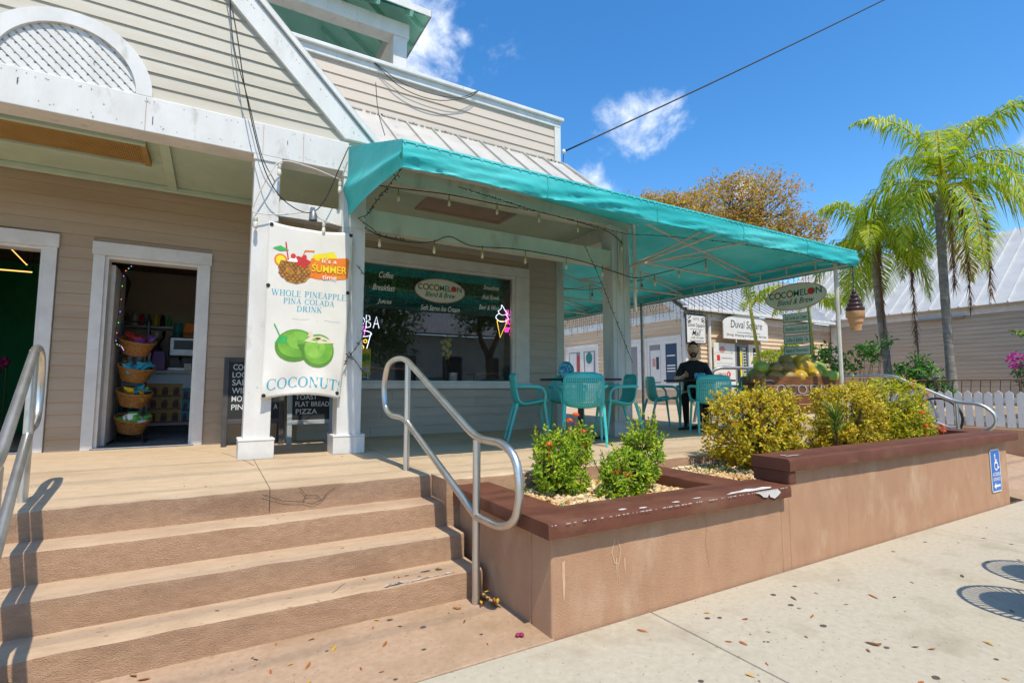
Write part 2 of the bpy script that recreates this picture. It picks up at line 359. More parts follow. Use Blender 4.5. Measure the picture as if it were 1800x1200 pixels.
def tag(o, label, cat, group=None):
    o['label'] = label; o['category'] = cat
    if group: o['group'] = group
    return o
def thing(name, label, cat, loc=(0, 0, 0), rz=0, group=None):
    o = bpy.data.objects.new(name, None); o.empty_display_size = .1; COL.objects.link(o); o.location = loc; o.rotation_euler = (0, 0, rz); return tag(o, label, cat, group)
def struct(o, kind='structure'): o['kind'] = kind; return o
def node(name, parent, loc=(0, 0, 0)):
    """an empty part that only gathers its pieces"""
    o = bpy.data.objects.new(name, None); o.empty_display_size = .05; COL.objects.link(o); o.parent = parent; o.matrix_parent_inverse = wm(parent).inverted(); o.location = loc; return o
def dup(root, loc, rz, label, group=None):
    r = root.copy(); COL.objects.link(r); r.location = loc; r.rotation_euler = (0, 0, rz); r['label'] = label
    if group: r['group'] = group
    for ch in [c for c in root.children]:
        c = ch.copy(); COL.objects.link(c); c.parent = r
        for g in ch.children:
            d = g.copy(); COL.objects.link(d); d.parent = c
    return r
class Plane:
    """a flat place to draw on: origin, right and up directions, outward normal"""
    def __init__(s, o, u, v=(0, 0, 1)):
        s.o = Vector(o); s.u = Vector(u).normalized(); s.v = Vector(v).normalized(); s.n = s.u.cross(s.v).normalized()
    def p(s, a, b, c=0): return s.o + s.u * a + s.v * b + s.n * c
    def poly(s, mb, pts, off=.002, th=0, m=0):
        P = [s.p(a, b, off) for a, b in pts]
        if th: mb.prism(P, s.n * th, m)
        else: mb.add(P, [tuple(range(len(P)))], m)
        return mb
    def rect(s, mb, a0, a1, b0, b1, off=.002, th=0, m=0): return s.poly(mb, [(a0, b0), (a1, b0), (a1, b1), (a0, b1)], off, th, m)
    def ell(s, mb, a, b, ra, rb, off=.002, th=0, m=0, n=32, t0=0, t1=2 * PI):
        return s.poly(mb, [(a + ra * math.cos(t0 + (t1 - t0) * i / n), b + rb * math.sin(t0 + (t1 - t0) * i / n)) for i in range(n)], off, th, m)
    def ring(s, mb, a, b, ra, rb, w, off=.002, n=40, m=0):
        for i in range(n):
            t, q = 2 * PI * i / n, 2 * PI * (i + 1) / n
            mb.add([s.p(a + ra * math.cos(t), b + rb * math.sin(t), off), s.p(a + ra * math.cos(q), b + rb * math.sin(q), off),
                    s.p(a + (ra - w) * math.cos(q), b + (rb - w) * math.sin(q), off), s.p(a + (ra - w) * math.cos(t), b + (rb - w) * math.sin(t), off)], [(0, 1, 2, 3)], m)
        return mb
    def stroke(s, mb, pts, w, off=.002, m=0):
        for (a, b), (c, d) in zip(pts[:-1], pts[1:]):
            dx, dy = c - a, d - b; l = math.hypot(dx, dy) or 1; nx, ny = -dy / l * w / 2, dx / l * w / 2; ex, ey = dx / l * w / 3, dy / l * w / 3
            s.poly(mb, [(a + nx - ex, b + ny - ey), (a - nx - ex, b - ny - ey), (c - nx + ex, d - ny + ey), (c + nx + ex, d + ny + ey)], off, 0, m); off += .00012
        return mb
_gl = {}
def glyphs(text, bold=0, shear=0):
    key = (text, bold, shear)
    if key not in _gl:
        cu = bpy.data.curves.new('t', 'FONT'); cu.body = text; cu.shear = shear; cu.offset = bold; cu.resolution_u = 3; cu.fill_mode = 'FRONT'
        ob = bpy.data.objects.new('t', cu); me = bpy.data.meshes.new_from_object(ob)
        vs = [(v.co.x, v.co.y) for v in me.vertices]; fs = [tuple(p.vertices) for p in me.polygons]
        bpy.data.objects.remove(ob); bpy.data.curves.remove(cu); bpy.data.meshes.remove(me); _gl[key] = (vs, fs)
    return _gl[key]
def write(mb, pl, text, a0, a1, b0, b1, off=.003, bold=0, shear=0, m=0, tilt=0):
    """letters fitted into a rectangle of a plane"""
    vs, fs = glyphs(text, bold, shear)
    if not vs: return mb
    x0 = min(v[0] for v in vs); x1 = max(v[0] for v in vs); y0 = min(v[1] for v in vs); y1 = max(v[1] for v in vs)
    sx = (a1 - a0) / max(x1 - x0, 1e-6); sy = (b1 - b0) / max(y1 - y0, 1e-6)
    mb.add([pl.p(a0 + (x - x0) * sx, b0 + (y - y0) * sy + tilt * (x - x0) * sx, off) for x, y in vs], fs, m); return mb
SERIF = {'I': (.42, 's.5'), 'H': 1, }
def serif_glyph(ch):
    """stroke description of a roman capital in a box 1 high: (width, list of polygons)"""
    TH, TN, S = .15, .045, .035; out = []
    def line(x0, y0, x1, y1, w):
        dx, dy = x1 - x0, y1 - y0; l = math.hypot(dx, dy); nx, ny = -dy / l * w / 2, dx / l * w / 2
        if abs(dy) > 1e-6: nx, ny = w / 2 * (1 if nx >= 0 else -1), 0     # flat cut ends
        out.append([(x0 + nx, y0 + ny), (x0 - nx, y0 - ny), (x1 - nx, y1 - ny), (x1 + nx, y1 + ny)])
    def ser(x, y, w): out.append([(x - w, y), (x + w, y), (x + w, y + S), (x - w, y + S)])
    def stem(x, w=TH, lo=True, hi=True):
        line(x, 0, x, 1, w)
        if lo: ser(x, 0, w / 2 + .09)
        if hi: ser(x, 1 - S, w / 2 + .09)
    def arc(cx, cy, rx, ry, t0, t1, wmax=TH, wmin=TN, n=22):
        for i in range(n):
            q = []
            for k in (i, i + 1):
                t = R(t0 + (t1 - t0) * k / n); w = wmin + (wmax - wmin) * abs(math.cos(t)) ** 1.5
                q.append(((cx + rx * math.cos(t), cy + ry * math.sin(t)), (cx + (rx - w) * math.cos(t), cy + (ry - min(w, TN * 1.2)) * math.sin(t))))
            out.append([q[0][0], q[1][0], q[1][1], q[0][1]])
    w = .8
    if ch == 'I': w = .36; stem(.18)
    elif ch == 'H': w = .86; stem(.17); stem(.69); line(.17, .52, .69, .52, TN)
    elif ch == 'L': w = .68; stem(.17); line(.17, .02, .64, .02, TN); line(.63, 0, .66, .25, TN)
    elif ch == 'E': w = .7; stem(.17); line(.17, .02, .64, .02, TN); line(.17, .98, .62, .98, TN); line(.17, .52, .5, .52, TN); line(.64, 0, .66, .24, TN); line(.62, 1, .62, .78, TN); line(.5, .42, .5, .62, TN)
    elif ch == 'O': w = .86; arc(.43, .5, .41, .515, 0, 360)
    elif ch == 'C': w = .8; arc(.43, .5, .41, .515, 48, 318); line(.73, .98, .73, .68, TN); line(.73, .02, .73, .2, TN)
    elif ch == 'D': w = .84; stem(.17); arc(.33, .5, .47, .5, -90, 90); line(.17, .98, .35, .98, TN); line(.17, .02, .35, .02, TN)
    elif ch == 'P': w = .7; stem(.17); arc(.36, .74, .3, .26, -90, 90); line(.17, .98, .38, .98, TN); line(.17, .5, .38, .5, TN)
    elif ch == 'R': w = .82; stem(.17); arc(.36, .75, .28, .25, -90, 90); line(.17, .98, .38, .98, TN); line(.17, .52, .38, .52, TN); line(.4, .5, .7, 0, TH * .9); ser(.7, 0, .11)
    elif ch == 'K': w = .84; stem(.17); line(.24, .42, .66, 1, TN); line(.36, .6, .7, 0, TH); ser(.66, 1 - S, .12); ser(.7, 0, .12)
    elif ch == 'N': w = .86; stem(.15, TN * 1.2); stem(.7, TN * 1.2, lo=False); line(.16, 1, .68, 0, TH)
    elif ch == 'A': w = .82; line(.1, 0, .41, 1, TN); line(.68, 0, .41, 1, TH); ser(.1, 0, .1); ser(.69, 0, .13); line(.22, .34, .58, .34, TN)
    elif ch == 'W': w = 1.14; line(.1, 1, .34, 0, TH * .9); line(.34, 0, .56, 1, TN); line(.54, 1, .78, 0, TH * .9); line(.78, 0, 1.02, 1, TN); ser(.1, 1 - S, .11); ser(.55, 1 - S, .11); ser(1.02, 1 - S, .1)
    elif ch == 'U': w = .84; line(.16, 1, .16, .35, TH); arc(.41, .36, .325, .37, 180, 360); line(.71, 1, .71, .35, TN); ser(.16, 1 - S, .16); ser(.71, 1 - S, .11)
    elif ch == 'T': w = .76; stem(.38, hi=False); line(.04, .98, .72, .98, TN); line(.04, 1, .03, .76, TN); line(.72, 1, .73, .76, TN)
    elif ch == 'S': w = .6; arc(.3, .74, .24, .27, 40, 200, TH * .7); arc(.3, .26, .26, .27, -150, 20, TH * .8); line(.13, .68, .5, .34, TH); line(.52, .98, .52, .74, TN); line(.06, .02, .06, .28, TN)
    elif ch == ' ': w = .42
    return w, out
def write_serif(mb, pl, text, a0, a1, b0, b1, off=.003, cut=None, tilt=0):
    gs = [serif_glyph(c) for c in text]; tot = sum(g[0] for g in gs) + .06 * (len(gs) - 1); sx = (a1 - a0) / tot; sy = b1 - b0; x = 0
    for w, polys in gs:
        for k, q in enumerate(polys):
            pts = [(a0 + (x + px) * sx, b0 + py * sy + tilt * (x + px) * sx) for px, py in q]
            if cut is not None:
                pts = [(min(px, cut), py) for px, py in pts]
            pl.poly(mb, pts, off + k * .00004)
        x += w + .06
    return mb
def arcpts(cx, cy, r, t0, t1, n=8): return [(cx + r * math.cos(R(t0 + (t1 - t0) * i / n)), cy + r * math.sin(R(t0 + (t1 - t0) * i / n))) for i in range(n + 1)]
def fillet(pts, r, n=5):
    """round the corners of a polyline"""
    P = [Vector(p) for p in pts]; out = [P[0]]
    for a, b, c in zip(P[:-2], P[1:-1], P[2:]):
        d1, d2 = (a - b), (c - b); q = min(r, d1.length * .48, d2.length * .48); s, e = b + d1.normalized() * q, b + d2.normalized() * q
        for i in range(n + 1):
            t = i / n; out.append(s * (1 - t) ** 2 + b * 2 * t * (1 - t) + e * t * t)
    out.append(P[-1]); return out
def sag(a, b, d, n=10):
    a, b = Vector(a), Vector(b); return [a.lerp(b, i / n) - Vector((0, 0, d * 4 * (i / n) * (1 - i / n))) for i in range(n + 1)]
def catm(pts, n=5):
    P = [Vector(p) for p in pts]; P = [P[0] * 2 - P[1]] + P + [P[-1] * 2 - P[-2]]; out = []
    for i in range(1, len(P) - 2):
        a, b, c, d = P[i - 1:i + 3]
        for k in range(n):
            t = k / n; out.append(.5 * ((2 * b) + (c - a) * t + (2 * a - 5 * b + 4 * c - d) * t * t + (3 * b - a - 3 * c + d) * t ** 3))
    out.append(P[-2]); return out
def rough_slab(x0, x1, y0, y1, z0, z1, jit=.004, step=.06, nose=.018, seed=0, back=0):
    """a slab running along X with a worn, slightly wavering front edge"""
    n = max(2, int((x1 - x0) / step)); mb = MB(); vs = []
    for i in range(n + 1):
        x = x0 + (x1 - x0) * i / n
        j = noise.noise(Vector((x * 2.3, seed * 7.1, 0))) * jit + noise.noise(Vector((x * 9, seed * 3.3, 5))) * jit * .7
        k = noise.noise(Vector((x * 3.1, seed * 5.7, 9))) * jit * .6; c = max(.25, 1 + 1.6 * noise.noise(Vector((x * 5, seed, 3))))
        w = nose * c
        prof = [(y1, z0), (y0 + j, z0), (y0 + j, z1 - w), (y0 + j + w * .3, z1 - w * .3 + k * .3), (y0 + j + w, z1 + k * .3), (y0 + j + w * 4, z1), (y1, z1)]
        vs += [(x, a, b) for a, b in prof]
    q = 7; fs = [(i * q + j, i * q + j + 1, (i + 1) * q + j + 1, (i + 1) * q + j) for i in range(n) for j in range(q - 1)]
    fs += [tuple(range(q - 1, -1, -1)), tuple(range(n * q, n * q + q))]
    fs += [(i * q + q - 1, i * q, (i + 1) * q, (i + 1) * q + q - 1) for i in range(n)]
    fs = [tuple(reversed(f)) for f in fs]
    mb.add(vs, fs); return mb
def siding(parent, pl, a0, a1, b0, b1, pitch, m, holes=(), name='board', rng=None, th=.02, split=None):
    """lap boards, one object each, cut round openings; rng(b) gives the run of a board at a height"""
    k = 0; b = b0
    while b < b1 - 1e-4:
        t = min(b + pitch, b1); runs = [(a0, a1)] if rng is None else [rng(b, t)]
        for h0, h1, g0, g1 in holes:
            if t > g0 + 1e-4 and b < g1 - 1e-4:
                nr = []
                for r0, r1 in runs:
                    if h1 <= r0 or h0 >= r1: nr.append((r0, r1)); continue
                    if h0 > r0: nr.append((r0, h0))
                    if h1 < r1: nr.append((h1, r1))
                runs = nr
        if split:
            nr = []
            for r0, r1 in runs:
                c = r0 + ((k * 1.37 + .9) % split)
                if r0 + .3 < c < r1 - .3: nr += [(r0, c - .0015), (c + .0015, r1)]
                else: nr.append((r0, r1))
            runs = nr
        for r0, r1 in runs:
            if r1 - r0 < .012: continue
            mb = MB(); j = rnd.uniform(-.0015, .0015); w = rnd.uniform(-.002, .002)
            c = [(r0, b + j, 0), (r0, b + j, th + w), (r0, t + .006, .006), (r0, t + .006, 0)]
            P = [pl.p(*q) for q in c] + [pl.p(r1, q[1], q[2]) for q in c]
            mb.add(P, [(0, 3, 2, 1), (4, 5, 6, 7), (0, 1, 5, 4), (1, 2, 6, 5), (2, 3, 7, 6), (3, 0, 4, 7)])
            mb.build(name, m, parent)
        b = t; k += 1
# ---------------------------------------------------------------- ground, pavement, steps, terrace
struct(MB().add([(-400, -400, -.12), (400, -400, -.12), (400, 400, -.12), (-400, 400, -.12)], [(0, 1, 2, 3)]).build('ground', 'ground'))
struct(MB().box(-80, 120, -9, -1.35, -.3, -.1).build('road', 'asphalt'))
struct(MB().box(-80, 120, -1.35, -1.2, -.3, .0).build('kerb', 'sidewalk', bevel=.015))
sw = struct(MB().box(-80, 120, -1.2, 2.3, -.3, -.012).build('sidewalk', 'soil'))
for a, b in ((-40, -6.8), (-6.8, -3.8), (-3.8, -.8), (-.8, 2.22), (2.22, 5.7), (5.7, 8.9), (8.9, 12), (12, 60)):
    for y0, y1 in ((-1.2, 2.255),):
        MB().box(a + .004, b - .004, y0 + .003, y1 - .006, -.1, 0).build('slab', 'sidewalk', sw, bevel=.006)
ld = struct(MB().box(-12, 1.56, 2.255, 3.2, -.2, .003).build('landing', 'landing', bevel=.006))
st = struct(MB().box(-12, 1.40, 3.2, 3.9, -.2, .1).build('steps', 'stucco_step'))
YS = [2.94, 3.185, 3.43]
for k, y in enumerate(YS):
    z1 = T * (k + 1) / 4; mb = rough_slab(-8, 1.47 + .012 * (2 - k), y, y + .6, -.15 if k == 0 else T * k / 4 - .02, z1, .006, .05, .022, seed=k + 1)
    o = mb.build('step', ['stucco_step', 'step_tread'], st, smooth=35)
    for p in o.data.polygons:
        if p.normal.z > .75 and p.center.z > z1 - .03: p.material_index = 1
tr = struct(MB().box(-12, 8.0, 3.75, 30, -.1, T - .01).build('terrace', 'soil'))
for i, (a, b, y) in enumerate(((-12, -2.9, 3.67), (-2.9, .345, 3.67), (.345, 1.44, 3.67), (1.44, 8.0, 3.40))):
    mb = rough_slab(a + .002, b - .002, y, 30, T * .5 if i < 3 else .2, T, .007, .05, .022, seed=9 + i)
    o = mb.build('slab', ['stucco_step', 'terrace'], tr, smooth=35)
    for p in o.data.polygons:
        if p.normal.z > .75: p.material_index = 1
# plaza floor towards the mall building, and the ramp beside the terrace
struct(MB().box(8.0, 30, 6.2, 30, -.1, T).build('plaza', 'terrace'))
struct(MB().prism([(8.0, 2.255, .002), (8.0, 6.2, T), (8.0, 6.2, -.1), (8.0, 2.255, -.1)], (3.4, 0, 0)).build('ramp', 'landing'))
struct(MB().box(11.6, 40, -1.2, 6.2, -.1, .42).build('garden_bed', 'soil'))
# planter in front of the terrace -------------------------------------------------------------
pw = thing('planter', 'low tan stucco planter with maroon coping, white paint chips and gravel, beside the steps', 'planter', (2.5, 2.8, 0))
MB().box(1.545, 3.5, 2.26, 2.46, -.1, .512).box(1.545, 1.73, 2.4605, 3.6, -.1, .5115).box(3.14, 3.36, 2.461, 3.38, .2, .5112).build('wall', 'stucco', pw, bevel=.012, seg=3)
rough_slab(1.488, 3.535, 2.2, 2.5, .512, .59, .004, .05, .014, 21).build('coping', 'coping', pw, smooth=40)
def rough_slab_y(x0, x1, y0, y1, z0, z1, seed):   # runs along Y, worn edge towards -X
    mb = rough_slab(-y1, -y0, x0, x1, z0, z1, .004, .05, .014, seed); mb.v = [(b, -a, c) for a, b, c in mb.v]; return mb
rough_slab_y(1.488, 1.77, 2.503, 3.60, .512, .589, 23).build('coping', 'coping', pw, smooth=40)
rough_slab_y(3.1, 3.4, 2.503, 3.39, .512, .589, 25).build('coping', 'coping', pw, smooth=40)
MB().box(1.7, 3.14, 2.46, 3.39, .1, .455).build('soil_bed', 'soil', pw)
cp = Plane((0, 2.2, .5905), (1, 0, 0), (0, 1, 0)); cf = Plane((0, 2.1955, .59), (1, 0, 0), (0, 0, 1))
ch = MB()
def blob(pl, a, b, ra, rb, n=14, sd=0, j=.35):
    r = random.Random(sd); return [(a + ra * math.cos(2 * PI * i / n) * (1 + r.uniform(-j, j)), b + rb * math.sin(2 * PI * i / n) * (1 + r.uniform(-j, j))) for i in range(n)]
cp.poly(ch, [(2.86, .012), (3.0, .02), (3.1, .004), (3.3, .004), (3.36, .03), (3.3, .06), (3.2, .05), (3.14, .075), (3.05, .05), (2.95, .045)], .003)
cf.poly(ch, [(3.12, -.006), (3.36, -.004), (3.4, -.03), (3.37, -.05), (3.33, -.065), (3.28, -.05), (3.27, -.028), (3.25, -.05), (3.21, -.045), (3.17, -.02)], .005)
for k in range(110):
    x = 1.5 + 2.0 * rnd.random() ** .8; cf.poly(ch, blob(cf, x, -.006, .009 * rnd.random() + .002, .0022, 8, k, .6), .0055 + k * .00001)
for k, (x, y) in enumerate(((2.02, .05), (2.43, .03), (2.62, .04), (2.15, .02))): cp.poly(ch, blob(cp, x, y, .03, .012, 10, k + 50, .4), .0035)
struct(ch.build('paint_chip', 'chip_white', pw), 'stuff')
p2 = thing('planter', 'longer and taller stucco planter with maroon coping around the clipped yellow hedges', 'planter', (5.6, 2.8, 0))
MB().box(3.502, 3.6, 2.262, 2.46, -.1, .58).box(3.6001, 7.66, 2.262, 2.46, -.1, .685).box(7.5, 7.66, 2.461, 3.39, -.1, .6845).build('wall', 'stucco', p2, bevel=.012, seg=3)
rough_slab(3.53, 7.82, 2.2, 2.5, .685, .77, .004, .05, .016, 31).build('coping', 'coping', p2, smooth=40)
mbx = rough_slab(-3.39, -2.503, -7.82, -7.48, .685, .769, .004, .05, .014, 33); mbx.v = [(-b, -a, c) for a, b, c in mbx.v]; mbx.build('coping', 'coping', p2, smooth=40)
MB().box(3.54, 3.62, 2.21, 2.498, .592, .686).build('coping_end', 'coping', p2, bevel=.012)
MB().box(3.36, 7.5, 2.46, 3.39, .1, .5).build('soil_bed', 'soil', p2)
cw = Plane((0, 2.2, .7705), (1, 0, 0), (0, 1, 0)); ch = MB(); cw.poly(ch, blob(cw, 3.75, .1, .09, .012, 14, 3, .5), .003); cw.poly(ch, blob(cw, 3.68, .14, .03, .01, 10, 4, .5), .003); struct(ch.build('paint_chip', 'chip_white', p2), 'stuff')
MB().tube([(2.9, 3.33, .52), (3.5, 3.34, .535), (4.2, 3.35, .55)], .016, 8).build('irrigation_pipe', 'mug_white', p2, smooth=True)
# accessibility plate on the planter
ap = tag(MB().prism([Vector((7.17 + .26 * a, 2.257, .16 + .45 * b)) for a, b in ((.08, 0), (.92, 0), (1, .05), (1, .95), (.92, 1), (.08, 1), (0, .95), (0, .05))], (0, -.004, 0)).build('accessibility_sign', 'sign_white'), 'blue and white accessible entrance sign with an arrow on the planter end', 'sign')
ap.location = (0, 0, 0)
pl = Plane((7.17, 2.253, .16), (1, 0, 0)); mb = MB(); pl.rect(mb, .016, .244, .016, .434, .0015); mb.build('face', 'sign_blue', ap, pinv=False)
mb = MB(); pl.ring(mb, .135, .275, .05, .05, .014, .003); pl.ell(mb, .118, .385, .015, .016, .0031); pl.stroke(mb, [(.118, .37), (.124, .305), (.17, .305), (.19, .25), (.21, .255)], .016, .0033)
pl.stroke(mb, [(.12, .335), (.165, .335)], .012, .0035)
write(mb, pl, 'ACCESSIBLE', .03, .232, .17, .205, .003, .01); write(mb, pl, 'ENTRANCE', .04, .222, .118, .153, .003, .01)
pl.poly(mb, [(.045, .065), (.1, .1), (.1, .077), (.215, .077), (.215, .053), (.1, .053), (.1, .03)], .003); mb.build('symbol', 'ink_white', ap, pinv=False)
# ---------------------------------------------------------------- shop building
B = thing('shop_building', 'cream and tan clapboard shop building with porch, gable and standing seam roof', 'building', (0, 7, T))
YW, YC = 6.8, 5.3
W = Plane((0, YW, 0), (1, 0, 0))
# porch wall
wl = MB()
def wallbox(x0, x1, z0, z1): wl.box(x0, x1, YW + .004, YW + .14, z0, z1)
wallbox(-6, -2.5, T, 3.55); wallbox(-2.5, -1.53, 2.72, 3.55); wallbox(-1.53, -1.03, T, 3.55); wallbox(-1.03, -.18, 2.68, 3.55); wallbox(-.18, 1.22, T, 3.55)
wallbox(1.22, 3.98, T, 1.33); wallbox(1.22, 3.98, 2.96, 3.55); wallbox(3.98, 4.84, T, 3.55); wl.box(4.7, 4.84, YW + .14, 14, T, 4.4)
wall = wl.build('wall', 'side_tan', B)
DH = [(-2.6, -1.42, T, 2.82), (-1.14, -.08, T, 2.79)]
siding(wall, W, -6, .9, T, 3.52, .1235, 'side_tan', DH, split=2.9)
siding(wall, W, .9035, 4.76, T, 3.52, .1235, 'side_grey', [(1.08, 4.24, 1.25, 3.12)], split=2.6)
MB().box(4.76, 4.9, YW - .035, YW + .2, T, 3.5).build('corner_trim', 'grey_paint', B, bevel=.004)
# doors
def doorway(x0, x1, z1, w=.1, label=None):
    d = node('door_frame', B, (x0, YW, T))
    MB().box(x0 - w, x0, YW - .035, YW + .02, T, z1).build('jamb_trim', 'white_trim', d, bevel=.004)
    MB().box(x1, x1 + w, YW - .0352, YW + .02, T, z1).build('jamb_trim', 'white_trim', d, bevel=.004)
    MB().box(x0 - w - .012, x1 + w + .012, YW - .042, YW + .02, z1, z1 + .14).build('head_trim', 'white_trim', d, bevel=.004)
    MB().box(x0, x0 + .03, YW - .01, YW + .16, T, z1 - .03).build('jamb', 'white_trim', d); MB().box(x1 - .03, x1, YW - .01, YW + .16, T, z1 - .03).build('jamb', 'white_trim', d)
    MB().box(x0, x1, YW - .01, YW + .16, z1 - .03, z1).build('head', 'white_trim', d)
    MB().box(x0 - .02, x1 + .02, YW - .06, YW + .16, T, T + .018).build('threshold', 'grey_metal', d, bevel=.004)
doorway(-2.5, -1.53, 2.69); doorway(-1.04, -.18, 2.66)
# open door leaf inside the second doorway
dl = node('door_leaf', B, (-1.0, YW + .17, T))
MB().box(-1.012, -.972, YW + .165, YW + .93, T + .02, 2.6).build('panel', 'white_trim', dl, bevel=.004)
for z in (.85, 1.6, 2.4): MB().box(-.972, -.966, YW + .165, YW + .2, z, z + .1).build('hinge', 'stainless', dl)
MB().lathe([(.0, 0), (.012, 0), (.012, .04), (.03, .045), (.03, .07), (0, .075)], axis=Matrix.Translation((-.972, YW + .86, 1.58)) @ Matrix.Rotation(PI / 2, 4, 'Y'), n=12).build('handle', 'brass', dl, smooth=40)
# window
wn = node('window', B, (2.6, YW, 1.3))
for nm, bx in (('frame', (1.1, 4.24, 2.975, 3.12)), ('frame', (3.995, 4.2395, 1.33, 2.974)), ('frame', (1.1, 1.21, 1.33, 2.974)), ('sill', (1.06, 4.27, 1.25, 1.329))):
    MB().box(bx[0], bx[1], YW - (.06 if nm == 'sill' else .038), YW + .02, bx[2], bx[3]).build(nm, 'white_trim', wn, bevel=.005)
for bx in ((1.21, 3.994, 2.93, 2.974), (1.21, 3.994, 1.33, 1.36), (3.95, 3.994, 1.361, 2.929), (1.21, 1.25, 1.361, 2.929)): MB().box(bx[0], bx[1], YW - .015, YW + .08, bx[2], bx[3]).build('stop', 'white_trim', wn, bevel=.003)
MB().box(1.25, 3.95, YW + .03, YW + .034, 1.36, 2.93).build('pane', 'glass', wn)
# rooms behind the openings
rm = MB(); rm.box(-4.6, -1.3, 9.8, 9.9, T, 3.5).box(-4.7, -4.6, YW + .15, 9.9, T, 3.5).box(-1.36, -1.3, YW + .15, 9.799, T, 3.499); rm.build('green_room', 'interior_green', B)
rm = MB(); rm.box(-1.28, 1.0, 9.4, 9.5, T, 3.2).box(.94, 1.0, YW + .15, 9.399, T, 3.199).box(-1.297, -1.24, YW + .15, 9.399, T, 3.198); rm.build('kitchen_wall', 'interior_wall', B)
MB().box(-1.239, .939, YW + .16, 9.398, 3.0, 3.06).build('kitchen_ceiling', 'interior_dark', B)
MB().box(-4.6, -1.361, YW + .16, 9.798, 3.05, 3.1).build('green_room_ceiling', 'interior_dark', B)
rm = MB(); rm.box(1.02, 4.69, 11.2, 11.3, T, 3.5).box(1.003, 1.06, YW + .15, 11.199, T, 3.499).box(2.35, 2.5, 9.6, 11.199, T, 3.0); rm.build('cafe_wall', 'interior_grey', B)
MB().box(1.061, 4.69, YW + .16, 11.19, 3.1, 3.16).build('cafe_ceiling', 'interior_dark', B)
ft = node('tiled_floor', B, (0, 8, T))
for i in range(6):
    for j in range(8): MB().box(-1.235 + i * .33, -1.235 + i * .33 + .325, YW + .16 + j * .33, YW + .16 + j * .33 + .325, T - .005, T + .012).build('tile', 'floor_tile', ft)
# porch ceiling and its panels
cl = MB()
for i in range(27):
    y = 5.46 + i * .05; cl.box(-6, 4.7, y, y + .046, 3.5, 3.52)
struct(cl.build('ceiling_boards', 'ceil_green', B), 'stuff')
MB().box(-6, 4.7, 5.4, 6.9, 3.521, 3.56).build('ceiling', 'ceil_green', B)
MB().box(-6, 4.7, 6.72, 6.78, 3.44, 3.499).build('ceiling_moulding', 'ceil_green', B, bevel=.008)
h = node('ceiling_hatch', B, (2.7, 5.7, 3.49))
MB().box(2.14, 3.22, 5.53, 5.95, 3.488, 3.497).build('panel', 'hatch_brown', h)
for bx in ((2.08, 3.28, 5.47, 5.53), (2.08, 3.28, 5.95, 6.01), (2.08, 2.14, 5.5305, 5.9495), (3.22, 3.28, 5.5305, 5.9495)): MB().box(*bx, 3.472, 3.498).build('rim', 'hatch_brown', h, bevel=.004)
h = node('light_panel', B, (-1.4, 5.8, 3.47))
lv = MB()
for i in range(150): lv.box(-3.4 + i * .0182, -3.4 + i * .0182 + .0145, 5.55, 6.04, 3.462, 3.48)
struct(lv.build('louvres', 'brown_panel', h), 'stuff')
MB().box(-3.42, -.67, 5.549, 6.044, 3.481, 3.486).build('diffuser', 'brown_panel', h)
for bx in ((-3.45, -.62, 5.5, 5.548), (-3.45, -.62, 6.045, 6.09), (-.665, -.62, 5.549, 6.044)): MB().box(*bx, 3.44, 3.498).build('rim', 'brown_panel' if bx[0] > -1 else 'ceil_green', h)
MB().box(-.52, -.44, 5.46, 6.72, 3.465, 3.4985).build('ceiling_batten', 'ceil_green', B)
# beams and columns
MB().box(-6, 1.1, 5.22, 5.45, 3.45, 3.76).build('beam', 'white_paint', B, bevel=.006)
MB().box(1.1005, 4.98, 5.224, 5.45, 3.45, 3.74).build('beam', 'green_paint', B, bevel=.006)
MB().box(.472, 1.058, 5.26, 5.4, 2.9, 3.06).build('cross_beam', 'white_paint', B, bevel=.005)
MB().box(1.29, 4.6, 5.26, 5.4, 2.9, 3.12).build('cross_beam', 'green_paint', B, bevel=.005)
MB().box(4.62, 4.86, 5.455, 6.76, 3.3, 3.4995).build('return_beam', 'green_paint', B, bevel=.005)
MB().box(-.6, -.597, 5.216, 5.2195, 3.46, 3.75).box(.31, .313, 5.216, 5.2195, 3.46, 3.75).box(.665, .668, 5.216, 5.2195, 3.46, 3.75).build('beam_joint', 'hatch_brown', B)
def column(x0, x1, m, y0=5.23, y1=5.45):
    c = node('column', B, ((x0 + x1) / 2, 5.34, T))
    MB().box(x0, x1, y0, y1, T, 3.449).build('shaft', m, c, bevel=.006)
    MB().box(x0 - .035, x1 + .035, y0 - .035, y1 + .035, T, T + .16).build('base', m, c, bevel=.005)
    MB().prism([(x0 - .04, y0 - .04, T + .16), (x1 + .04, y0 - .04, T + .16), (x1 + .04, y1 + .04, T + .16), (x0 - .04, y1 + .04, T + .16)], (0, 0, .022)).build('base_cap', m, c, bevel=.008)
    MB().box(x0 - .012, x1 + .012, y0 - .012, y1 + .012, 3.4, 3.448).build('cap', m, c, bevel=.004)
    return c
column(.25, .472, 'white_paint'); column(1.058, 1.29, 'white_paint')
c3 = column(4.6, 4.84, 'grey_paint')
MB().box(4.842, 4.93, 5.25, 5.42, T, 3.44).build('trim_board', 'grey_paint', c3, bevel=.005)
MB().box(4.66, 4.675, 5.218, 5.229, T + .2, 3.4).box(4.79, 4.8, 5.218, 5.229, T + .2, 3.4).build('batten', 'grey_paint', c3, bevel=.002)
cd = MB()
for k, x in enumerate((4.69, 4.72, 4.745)): cd.tube(fillet([(x, 5.2, 2.7 - k * .1), (x, 5.2, 3.2 + k * .03), (x - .05, 5.15, 3.36 + k * .02), (x - .3, 5.12, 3.38 + k * .02)], .05), .009, 6)
cd.build('conduit', 'green_paint', c3, smooth=True)
